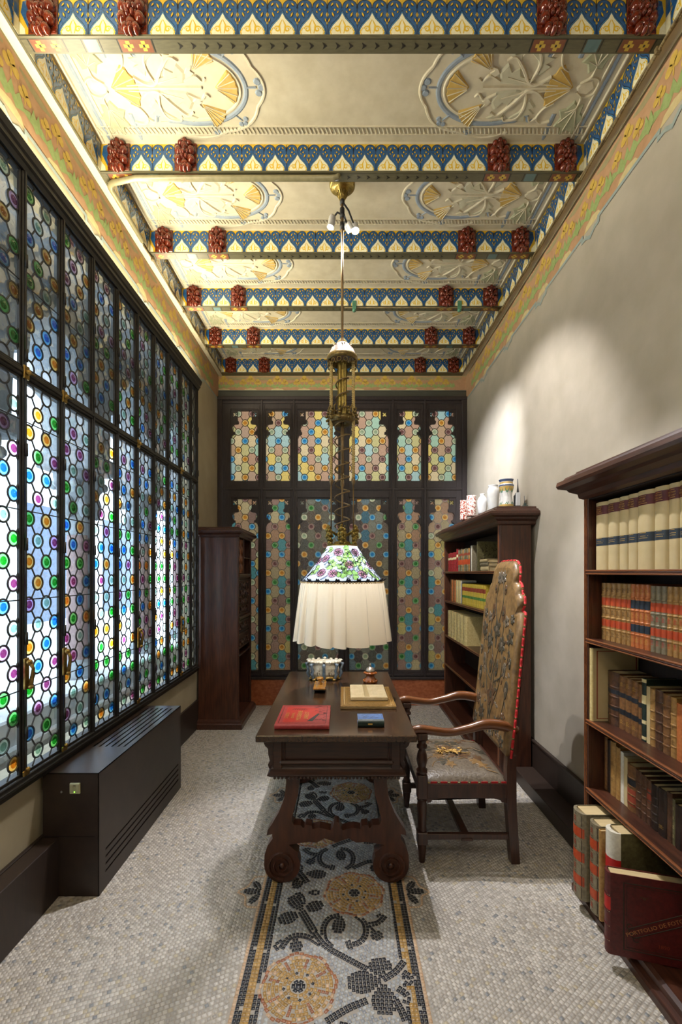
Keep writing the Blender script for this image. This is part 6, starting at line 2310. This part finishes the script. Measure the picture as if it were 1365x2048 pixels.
def portfolio_face(o, r, t, h, d):
    """blind frame, slanting banner and lettering on the side that faces the viewer"""
    f = lambda u, v, dd: (u, -t / 2 - .0006 - dd, v)
    m = MB()
    m.ribbon([(.045, .03), (d - .02, .03), (d - .02, h - .03), (.045, h - .03)], .006, f, .001, 0, close=True)
    m.ribbon([(.055, .04), (d - .03, .04), (d - .03, h - .04), (.055, h - .04)], .002, f, .001, 0, close=True)
    a = .46
    o_ = np.array((.080, .100))
    ex, ey = np.array((math.cos(a), math.sin(a))), np.array((-math.sin(a), math.cos(a)))
    P = lambda u, v: tuple(o_ + ex * u + ey * v)
    m.ribbon([P(0, -.019), P(.235, -.019)], .004, f, .001, 0)
    m.ribbon([P(0, .019), P(.235, .019)], .004, f, .001, 0)
    for v in (-.026, -.010, .010, .026):
        m.ribbon([P(-.004 + .010 * math.cos(q), v + .009 * math.sin(q)) for q in np.linspace(0, 5.2, 14)], .004, f, .001, 0)
    link(bpy.data.objects.new('cover_frame', m.mesh('cover_frame', [LAB['line']], fix=False)), o)
    c = P(.118, 0)
    q = text('PORTFOLIO DE FOTOGRAFIAS', .0215, frame_m((c[0], -t / 2 - .002, c[1]), (ex[0], 0, ex[1]), (ey[0], 0, ey[1])), LAB['banner'], 'cover_lettering')
    q.parent = o
    q = text('1890', .020, frame_m((.178, -t / 2 - .002, .066), (1, 0, 0), (0, 0, 1)), LAB['rust'], 'cover_lettering')
    q.parent = o
    m = MB()
    for s in (-1, 1):
        m.ribbon([(.115, .232), (.115 + s * .008, .242), (.115 + s * .016, .240)], .005, f)
    m.raised(circ(.115, .238, .005, 8), f, .001)
    link(bpy.data.objects.new('crest', m.mesh('crest', [LAB['brown']], fix=False)), o)


book((1.050, 1.742, ZP), .046, .316, .322, 'maroon', 'big dark red portfolio with slanting title banner at the foot of the near bookcase', gf, ribs=(.16, .34, .52, .72), lines=[(z, 'cream') for z in (.16, .34, .52, .72)], labels=((.54, .70, 'red'),), bulge=.3, rot=-.27, motif=portfolio_face)

# -- back bookcase
XB = 1.215
wb = 'of the far bookcase'
it = []
y = 5.05
for k in range(6):
    h = (.20, .205, .20, .205, .205, .235)[k]
    it.append((y, y - .072, h, .15, 'red', dict(labels=((.62, .74, 'cream'),), ribs=(.2, .4, .6, .8)), 'red bound volume')); y -= .072
for k in range(8):
    it.append((y, y - .052, .218 + .004 * (k % 3), .15, ('grey', 'olive', 'grey', 'tan')[k % 4], dict(labels=((.30, .52, 'orange'), (.70, .80, 'rust')), ribs=(.25, .6)), 'slim buff and orange banded volume')); y -= .052
for k in range(3):
    it.append((y, y - .03, .24, .15, ('dark', 'white', 'grey')[k], {}, ('thin black spined book', 'thin white spined book', 'thin grey spined book')[k])); y -= .03
row(back_case, 0, XB, it, 'far bookcase top shelf', 'books on the top shelf of the far bookcase')


def thicket(o, r, t, h, d):
    m = MB()
    f = lambda u, v, dd: (u, -t / 2 - .0006 - dd, v)
    for k in range(26):
        a, b = RNG.uniform(.02, d - .02), RNG.uniform(.03, h - .03)
        q = RNG.normal(.8, .5)
        m.ribbon([(a, b), (a + .02 * math.cos(q), b + .02 * math.sin(q)), (a + .03 * math.cos(q + .5), b + .035 * math.sin(q))], [.003, .007, .002], f)
    link(bpy.data.objects.new('cover_picture', m.mesh('cover_picture', [LAB['line']], fix=False)), o)['kind'] = 'stuff'


book((1.20, 3.93, Z_SH[0] + .0005), .022, .262, .20, 'olive', 'picture-covered olive book facing the viewer, top shelf of the far bookcase', 'books on the top shelf of the far bookcase', motif=thicket)
# small books lying flat
for k, (h_, wd) in enumerate(((.042, .21), (.032, .20), (.026, .19))):
    z = Z_SH[0] + .0005 + (0, .0425, .075)[k]
    o = thing('book', (1.29 - .005 * k, 3.76, z), ('lowest', 'middle', 'topmost')[k] + ' of three cream books lying flat in a pile, top shelf of the far bookcase', 'book', 'flat pile of books in the far bookcase')
    m = MB().box(-.075, .075, -wd / 2, wd / 2, 0, .003); m.box(-.075, .075, -wd / 2, wd / 2, h_ - .003, h_)
    for s in (1,):
        pr = [(-.075 - .008 * math.cos(a), h_ / 2 + h_ / 2 * math.sin(a)) for a in np.linspace(-PI / 2, PI / 2, 7)]
        m.prism(pr, -wd / 2, wd / 2, 'y')
    link(bpy.data.objects.new('cover', m.mesh('cover', [BIND['grey' if k == 1 else 'vellum']])), o)
    q = MB().box(-.07, .070, -wd / 2 + .004, wd / 2 - .004, .003, h_ - .003)
    link(bpy.data.objects.new('page_block', q.mesh('page_block', [PAGE])), o)
it = []
y = 4.98
for k in range(4):
    it.append((y, y - .055, .245 - .004 * k, .15, ('calf', 'orange', 'calf', 'orange')[k], dict(ribs=R5), 'reddish calf volume')); y -= .055
for k in range(2):
    it.append((y, y - .10, .238, .15, 'cream', dict(bulge=.1, labels=((.6, .75, 'tan' if False else 'cream'),)), 'broad buff volume')); y -= .10
for k, (c, wd) in enumerate((('white', 'thin white book'), ('navy', 'dark navy book'))):
    it.append((y, y - .03, .235 - .02 * k, .15, c, {}, wd)); y -= .03
y -= .01
for k in range(15):
    it.append((y, y - .0475, .205 + .002 * (k % 2), .14, 'yellow', dict(labels=((.66, .84, 'rust'), (.33, .45, 'green')), bulge=.25), 'small yellow book with rust and green bands')); y -= .0475
row(back_case, 1, XB + .01, it, 'far bookcase second shelf', 'books on the second shelf of the far bookcase')
y = 4.98
it = []
for k in range(6):
    it.append((y, y - .122, .285, .19, 'cream', dict(ribs=(.12, .25, .38, .51, .64, .77, .9), lines=[(z, 'cream') for z in (.12, .25)], bulge=.16), 'large cream vellum folio')); y -= .122
row(back_case, 2, 1.20, it, 'far bookcase third shelf', 'cream folios on the third shelf of the far bookcase')

# ---------------------------------------------------------------- jars and things on the far bookcase
ZT = 2.0505
POT_W = mat('white_glaze', '#dfe0e2', '#eceded', .15, coat=.6, scale=(5, 5, 5))
POT_R = mat('speckled_red_glaze', '#8c4034', '#d8c4b8', .2, coat=.5, scale=(20, 20, 20), noise=3.2, contrast=(.48, .54))
POT_Y = mat('maiolica_yellow', '#cfa84e', '#dcc07a', .2, coat=.5, scale=(14, 14, 14), noise=4)
POT_B = mat('maiolica_blue', '#4f5f86', rough=.2, coat=.5)
POT_G = mat('maiolica_green', '#5c8a70', '#7aa58a', .2, coat=.5, scale=(14, 14, 14))


def jar(loc, label, prof, mats, bands=(), n=24, name='jar', extra=None, k=(1, 1)):
    o = thing(name, loc, label, 'jar')
    prof = [(r * k[0], z * k[1]) for r, z in prof]
    bands = [(a * k[1], b * k[1], c) for a, b, c in bands]
    x, y, z = loc
    inner = [(max(r - .006, .004), zz) for r, zz in reversed(prof[1:])]
    m = MB().lathe([(0, z + prof[0][1])] + [(r, z + zz) for r, zz in prof] + [(r, z + zz) for r, zz in inner] + [(0, z + .01)], (x, y, 0), n)
    m.obj('body', mats[0], o)
    for za, zb, mt in bands:
        zz = np.linspace(za, zb, 5)
        P = [(float(np.interp(q, [p[1] for p in prof], [p[0] for p in prof])) + .0008, z + q) for q in zz]
        MB().lathe(P, (x, y, 0), n).obj('painted_band', mt, o)
    if extra: extra(o, x, y, z, prof)
    return o


cyl = lambda r, h: [(r * .95, 0), (r, .008), (r, h * .82), (r * .93, h * .88), (r * .96, h * .95), (r * 1.02, h)]
jar((1.16, 4.22, ZT), 'left of the two red and white speckled jars on the far bookcase', cyl(.036, .185), [POT_R], name='jar')
jar((1.155, 3.955, ZT), 'right of the two red and white speckled jars on the far bookcase, taller and paler', cyl(.043, .185), [mat('pale_speckled_glaze', '#a35a4c', '#e2d6cc', .2, coat=.5, scale=(22, 22, 22), noise=3, contrast=(.44, .50))])
jar((1.202, 3.79, ZT), 'small plain white jar with a narrow neck on the far bookcase', [(.045, 0), (.052, .01), (.052, .03), (.060, .09), (.060, .125), (.045, .15), (.028, .165), (.026, .18), (.034, .188)], [POT_W], k=(.74, .92))
jar((1.239, 3.63, ZT), 'larger plain white jar beside the painted one on the far bookcase', [(.056, 0), (.062, .01), (.062, .05), (.072, .14), (.076, .19), (.066, .215), (.054, .225), (.056, .24), (.062, .248)], [POT_W], k=(.68, .86))


def painted(o, x, y, z, prof):
    m = MB()
    rr = lambda zz: float(np.interp(zz, [p[1] for p in prof], [p[0] for p in prof])) + .0012
    f = lambda u, v, d: (x + (rr(v) + d) * math.cos(u), y + (rr(v) + d) * math.sin(u), z + v)
    for k in range(7):
        a = k * 2 * PI / 7
        m.ribbon([(a - .3, .145), (a - .15, .126), (a, .119), (a + .15, .126), (a + .3, .145)], .016, f, .0005, 0)
        m.ribbon([(a - .3, .023), (a - .12, .038), (a, .023), (a + .2, .042)], .012, f, .0005, 0)
        m.ribbon([(a + .1, .057), (a + .2, .084), (a + .05, .107)], .005, f, .0005, 1)
    link_o = m.obj('painted_foliage', [POT_G, POT_B], o, fix=False)


jar((1.272, 3.43, ZT), 'painted waisted drug jar in yellow, green and blue on the far bookcase', [(.070, 0), (.078, .012), (.078, .03), (.064, .09), (.062, .12), (.068, .17), (.080, .21), (.082, .225), (.070, .24), (.068, .26), (.076, .275), (.080, .285)], [POT_W],
    ((.0, .03, POT_Y), (.165, .212, POT_Y), (.214, .228, POT_B), (.240, .256, POT_Y), (.262, .284, POT_B)), extra=painted, k=(.69, .765))
DEV = mat('device_white', '#c9ccd2', rough=.4)
DEVD = mat('device_grey', '#4a4f58', rough=.5)
o = thing('sensor_device', (1.36, 3.42, ZT), 'small white sensor box with an aerial, right end of the far bookcase top', 'sensor')
MB().box(1.338, 1.372, 3.40, 3.43, ZT + .012, ZT + .115, b=.004).obj('casing', DEV, o)
MB().box(1.332, 1.378, 3.415, 3.445, ZT + .004, ZT + .10, b=.006).obj('cradle', DEVD, o)
MB().box(1.325, 1.385, 3.39, 3.45, ZT, ZT + .008, b=.003).obj('foot', DEVD, o)
MB().tube([(1.362, 3.43, ZT + .10), (1.362, 3.43, ZT + .16), (1.361, 3.43, ZT + .225)], [.012, .005, .0025], 8).obj('aerial', DEVD, o)
o = thing('aerial_base', (1.415, 3.42, ZT), 'tiny dark green aerial base by the wall on top of the far bookcase', 'aerial')
MB().box(1.392, 1.430, 3.40, 3.43, ZT, ZT + .018, b=.004).obj('body', mat('aerial_green', '#31403c', '#465650', .5), o)
MB().box(1.403, 1.420, 3.405, 3.425, ZT + .016, ZT + .034, b=.003).obj('knob', mat('aerial_green', '#31403c'), o)
MB().tube([(1.407, 3.415, ZT + .03), (1.406, 3.415, ZT + .09)], .0018, 6).obj('whip', DEVD, o)

# ---------------------------------------------------------------- things on the desk
ZD = DZ + .0006


def dk(px, py):
    y = F_PX * (EYE - DZ) / (py - 1145)
    return ((px - 685) * y / F_PX, y)


def flat_book(name, label, pts, h, cov, group=None, spine_front=True, page_m=None, boards=True, cat='book', rot=0):
    (ax, ay), (bx, by) = pts
    o = thing(name, ((ax + bx) / 2, (ay + by) / 2, ZD), label, cat, group)
    c = MB()
    bt = .003
    c.box(ax, bx, ay, by, ZD, ZD + bt, b=.0008); c.box(ax, bx, ay, by, ZD + h - bt, ZD + h, b=.0008)
    if spine_front:
        pr = [(ay - .3 * h * math.cos(a), ZD + h / 2 + h / 2 * math.sin(a)) for a in np.linspace(-PI / 2, PI / 2, 7)]
        pr += [(ay + .003, ZD + h), (ay + .003, ZD)]
        c.prism(pr, ax, bx, 'x')
    c.obj('cover', BIND[cov] if isinstance(cov, str) else cov, o)
    MB().box(ax + .004, bx - .004, ay + .004, by - .004, ZD + bt, ZD + h - bt).obj('page_block', page_m or PAGE, o)
    return o


RB = mat('red_cloth_cover', '#8f2a2a', '#a83a38', .5, scale=(14, 14, 14), noise=5)
RBR = mat('bright_red_print', '#b22a1e', rough=.5)
o = flat_book('book', 'large flat red book with gilt title lying at the front left of the desk', ((-.333, 2.170), (-.065, 2.485)), .024, RB)
zt = ZD + .0246
f = lambda u, v, d: (u, v, zt + d)
m = MB()
m.flat([(-.300, 2.205), (-.16, 2.205), (-.12, 2.30), (-.13, 2.43), (-.30, 2.45)], lambda u, v: (u, v, zt), 0)
m.obj('cover_panel', RBR, o, fix=False)
m = MB()
m.ribbon([(-.318, 2.190), (-.082, 2.190), (-.082, 2.468), (-.318, 2.468)], .003, f, .0003, close=True)
m.flat([(-.178, 2.215), (-.15, 2.215), (-.118, 2.33), (-.128, 2.34)], lambda u, v: (u, v, zt + .0004))
for k in range(16):
    a, b = -.075 - .06 * RNG.random(), 2.21 + .24 * RNG.random()
    m.ribbon([(a - .02, b), (a - .012, b + .012), (a - .002, b + .002)], [.003, .005, .002], lambda u, v, d: (u, v, zt + .0006))
for k in range(6):
    m.ribbon([(-.27 + k * .012, 2.40), (-.262 + k * .012, 2.42), (-.25 + k * .012, 2.405)], [.003, .006, .003], lambda u, v, d: (u, v, zt + .0006))
m.obj('cover_drawing', mat('cover_ink', '#2c2624', rough=.6), o, fix=False)
for xx, b, s_ in ((-.286, 'STUDIO', .026), (-.256, 'JOURNAL', .020), (-.222, 'MODERNE', .032), (-.185, 'LIVRE D\'', .032)):
    text(b, s_, frame_m((xx, 2.305, zt + .0008), (0, 1, 0), (-1, 0, 0)), GOLD, 'cover_lettering', o)
o = flat_book('book', 'small thick blue book lying at the front of the desk', ((.078, 2.205), (.208, 2.30)), .036, 'blue')
MB().prism([(2.205 - .011 * math.cos(a) - .001, ZD + .018 + .0185 * math.sin(a)) for a in np.linspace(-PI / 2, PI / 2, 7)] + [(2.21, ZD + .0365), (2.21, ZD - .0001)], .0775, .2085, 'x').obj('spine', BIND['green'], o)
m = MB()
zt2 = ZD + .0366
f2 = lambda u, v, d: (u, v, zt2 + d)
m.ribbon([(.085, 2.214), (.201, 2.214), (.201, 2.292), (.085, 2.292)], .002, f2, .0003, close=True)
for k in range(14):
    a, b = .10 + .085 * RNG.random(), 2.225 + .055 * RNG.random()
    m.ribbon([(a - .009, b), (a, b + .007), (a + .009, b)], [.002, .004, .002], f2)
m.obj('cover_drawing', mat('cover_ink', '#2c2624', rough=.6), o, fix=False)
m = MB().flat([(.128, ZD + .014), (.150, ZD + .014), (.150, ZD + .022), (.128, ZD + .022)], lambda u, v: (u, 2.1925, v))
m.obj('spine_label', GOLD, o, fix=False)
# blotter folder with an open letter book on it
FOL = mat('tooled_gold_leather', '#6d5023', '#977237', .4, scale=(18, 18, 18), noise=4, bump=.3)
(ax, ay), (bx, by) = (-.010, 2.492), (.306, 2.925)
o = thing('desk_folder', ((ax + bx) / 2, (ay + by) / 2, ZD), 'large tooled golden leather folder lying on the right of the desk', 'folder')
MB().box(ax, bx, ay, by, ZD, ZD + .004, b=.001).obj('cover', FOL, o)
MB().box(ax + .003, bx - .003, ay + .004, by - .003, ZD + .004, ZD + .011).obj('page_block', PAGE, o)
m = MB().box(ax, bx, ay, by, ZD + .011, ZD + .015, b=.001)
m.obj('cover', FOL, o)
m = MB()
f3 = lambda u, v, d: (u, v, ZD + .0152 + d)
for k, off in enumerate((.012, .034)):
    m.ribbon([(ax + off, ay + off), (bx - off, ay + off), (bx - off, by - off), (ax + off, by - off)], .004, f3, .0015, close=True)
for k in range(24):
    t = (k + .5) / 24
    for P in (((ax + .023), ay + .02 + t * (by - ay - .04)), ((bx - .023), ay + .02 + t * (by - ay - .04)), (ax + .02 + t * (bx - ax - .04), ay + .023), (ax + .02 + t * (bx - ax - .04), by - .023)):
        m.raised(circ(P[0], P[1], .0065, 6), f3, .0015, .4)
m.obj('tooled_border', mat('tooled_gilt', '#8d6a30', '#b08a48', .35, scale=(30, 30, 30), noise=3), o, fix=False)
PAPER = mat('aged_paper', '#cbb68c', '#dccaa4', .9, scale=(6, 6, 6), noise=4)
(ax, ay), (bx, by) = (.050, 2.60), (.268, 2.895)
zz = ZD + .0172
o = thing('notebook', ((ax + bx) / 2, (ay + by) / 2, zz), 'open cream notebook with faint writing lying on the golden folder', 'notebook')
MB().box(ax, bx, ay, by, zz, zz + .018, b=.002).obj('page_block', PAPER, o)
MB().box(ax + .003, bx - .002, ay + .002, by - .002, zz + .018, zz + .0195, b=.0005).obj('top_leaf', PAPER, o)
m = MB()
for k in range(9):
    y = by - .03 - k * .027
    x = ax + .02
    while x < bx - .04:
        l = RNG.uniform(.008, .03)
        m.ribbon([(x, y), (x + l * .5, y + .001), (x + l, y)], .0022, lambda u, v, d: (u, v, zz + .0198))
        x += l + .007
m.obj('handwriting', mat('faded_ink', '#a89570', rough=.9), o, fix=False)
m = MB().flat([(ax + .082, ay + .01), (ax + .112, ay + .01), (ax + .105, by - .005), (ax + .080, by - .005)], lambda u, v: (u, v, zz + .0197))
m.obj('stain_strip', mat('paper_stain', '#b39c70', rough=.9), o, fix=False)
# rocker blotter
AMB = mat('honey_wood', '#9a6218', '#bd8228', .25, coat=.6, scale=(20, 3, 20), noise=3)
(ax, ay) = dk(615, 1391)
ax, ay, bx, by = -.185, 2.80, -.105, 2.985
o = thing('rocker_blotter', (-.145, 2.89, ZD), 'honey-coloured wooden rocker blotter with a round knob on the desk', 'blotter')
MB().box(ax, bx, ay, by, ZD + .026, ZD + .037, b=.002).obj('plate', AMB, o)
pr = [(ay + (by - ay) * k / 10, ZD + .024 - .0235 * (1 - ((k - 5) / 5) ** 2)) for k in range(11)]
pr += [(by, ZD + .0262), (ay, ZD + .0262)]
MB().prism(pr, ax + .005, bx - .005, 'x').obj('rocker', mat('blotter_dark', '#17110d', rough=.7), o)
MB().box(ax + .002, bx - .002, ay + .001, by - .001, ZD + .0245, ZD + .0262).obj('blotting_paper', PAPER, o)
MB().lathe([(.014, ZD + .037), (.013, ZD + .045), (.0085, ZD + .055), (.011, ZD + .062), (.022, ZD + .070), (.0235, ZD + .078), (.018, ZD + .086), (0, ZD + .089)], (-.145, 2.895, 0), 18).obj('knob', AMB, o)
# faience inkstand
FAI = mat('faience_white', '#bdb49c', '#d8d0bc', .2, coat=.5, scale=(12, 12, 12), noise=4)
FAB_ = mat('faience_blue', '#46545f', '#76848f', .22, coat=.5, scale=(14, 14, 14), noise=4)
FAY = mat('faience_ochre', '#96702a', '#b08c3c', .25, coat=.5)
FAD = mat('faience_dark', '#4a3a28', '#6a543a', .3)
o = thing('inkstand', (-.128, 3.19, ZD), 'ornate blue and white faience inkstand with scrolled ribs at the back of the desk', 'inkstand')
ix, iy = -.128, 3.19
m = MB()
for k in range(2):
    m.lathe([(.0, ZD + .018), (.080, ZD + .018), (.100, ZD + .045), (.104, ZD + .085), (.096, ZD + .112), (.108, ZD + .124), (.110, ZD + .132), (.098, ZD + .134), (.088, ZD + .122), (0, ZD + .118)], (0, 0, 0), 8, 0, False)
    break
m.move(Matrix.Translation((ix, iy, 0)) @ Matrix.Diagonal((1.10, .72, 1, 1)) @ Matrix.Rotation(PI / 8, 4, 'Z'))
m.obj('body', FAI, o)
m = MB()
for k in range(8):
    a = k * PI / 4
    q = lambda r, z, w=0: (ix + 1.10 * (r * math.cos(a) - w * math.sin(a)), iy + .72 * (r * math.sin(a) + w * math.cos(a)), ZD + z)
    m.tube([q(.098, .125), q(.118, .115), q(.112, .09), q(.104, .07), q(.112, .05), q(.104, .03), q(.092, .006)], [.008, .013, .010, .011, .012, .011, .007], 8)
    m.ball(q(.116, .112), .013, 8, 5); m.ball(q(.110, .048), .012, 8, 5)
m.obj('scroll_rib', FAB_, o)
m = MB()
for k in range(8):
    a = k * PI / 4
    m.ball((ix + 1.10 * .090 * math.cos(a), iy + .72 * .090 * math.sin(a), ZD + .009), (.016, .016, .009), 8, 5)
    a += PI / 8
    m.tube([(ix + 1.10 * .09 * math.cos(a + s), iy + .72 * .09 * math.sin(a + s), ZD + .016 + .008 * math.cos(s * 5)) for s in (-.28, -.14, 0, .14, .28)], .008, 6)
m.obj('foot', FAY, o)
m = MB()
for k in range(8):
    a = k * PI / 4 + PI / 8
    f = lambda u, v, d: (ix + 1.10 * ((.0985 + d) * math.cos(a) - u * math.sin(a)), iy + .72 * ((.0985 + d) * math.sin(a) + u * math.cos(a)), ZD + v)
    m.ribbon([(-.004, .038), (-.006, .06), (.006, .07), (.002, .088)], [.006, .010, .007, .004], f, .002)
    m.ribbon([(.012, .045), (.006, .06), (-.012, .052)], [.003, .006, .003], f, .002)
    m.ribbon([(.010, .09), (.006, .08), (.012, .072)], [.003, .005, .003], f, .002)
m.obj('painted_figure', FAD, o, fix=False)
m = MB()
for k in range(16):
    a = k * PI / 8
    m.ball((ix + 1.10 * .108 * math.cos(a), iy + .72 * .108 * math.sin(a), ZD + .134 + (.006 if k % 4 == 0 else 0)), (.013, .012, .009), 8, 5)
m.ball((ix, iy - .078, ZD + .146), (.010, .008, .012), 8, 5)
m.obj('scalloped_rim', FAI, o)
# glass inkwell
o = thing('inkwell', (.196, 3.10, ZD), 'amber glass inkwell with a domed pewter lid standing on the desk', 'inkwell')
AMBG = mat('amber_glass', '#7a3d14', '#96541f', .12, coat=.6, scale=(12, 12, 12), noise=4)
PEW = mat('pewter', '#8c8376', '#a79d8e', .35, metal=.7, scale=(20, 20, 20))
c = (.196, 3.10, 0)
MB().lathe([(0, ZD), (.045, ZD), (.047, ZD + .006), (.046, ZD + .018), (.040, ZD + .030), (.030, ZD + .040), (.030, ZD + .054), (.040, ZD + .060), (.044, ZD + .066), (.040, ZD + .074), (.022, ZD + .077)], c, 24).obj('glass_body', AMBG, o)
m = MB()
for k in range(12):
    a = k * PI / 6
    m.ball((c[0] + .045 * math.cos(a), c[1] + .045 * math.sin(a), ZD + .012), (.008, .008, .010), 7, 5)
    m.ball((c[0] + .0425 * math.cos(a), c[1] + .0425 * math.sin(a), ZD + .067), (.007, .007, .006), 7, 5)
m.obj('glass_bosses', AMBG, o)
MB().lathe([(.014, ZD + .03), (.013, ZD + .075), (.034, ZD + .078), (.033, ZD + .084), (.027, ZD + .098), (.016, ZD + .106), (.007, ZD + .110), (.007, ZD + .114), (.009, ZD + .119), (.005, ZD + .126), (.003, ZD + .132), (0, ZD + .134)], c, 22).obj('lid', PEW, o)
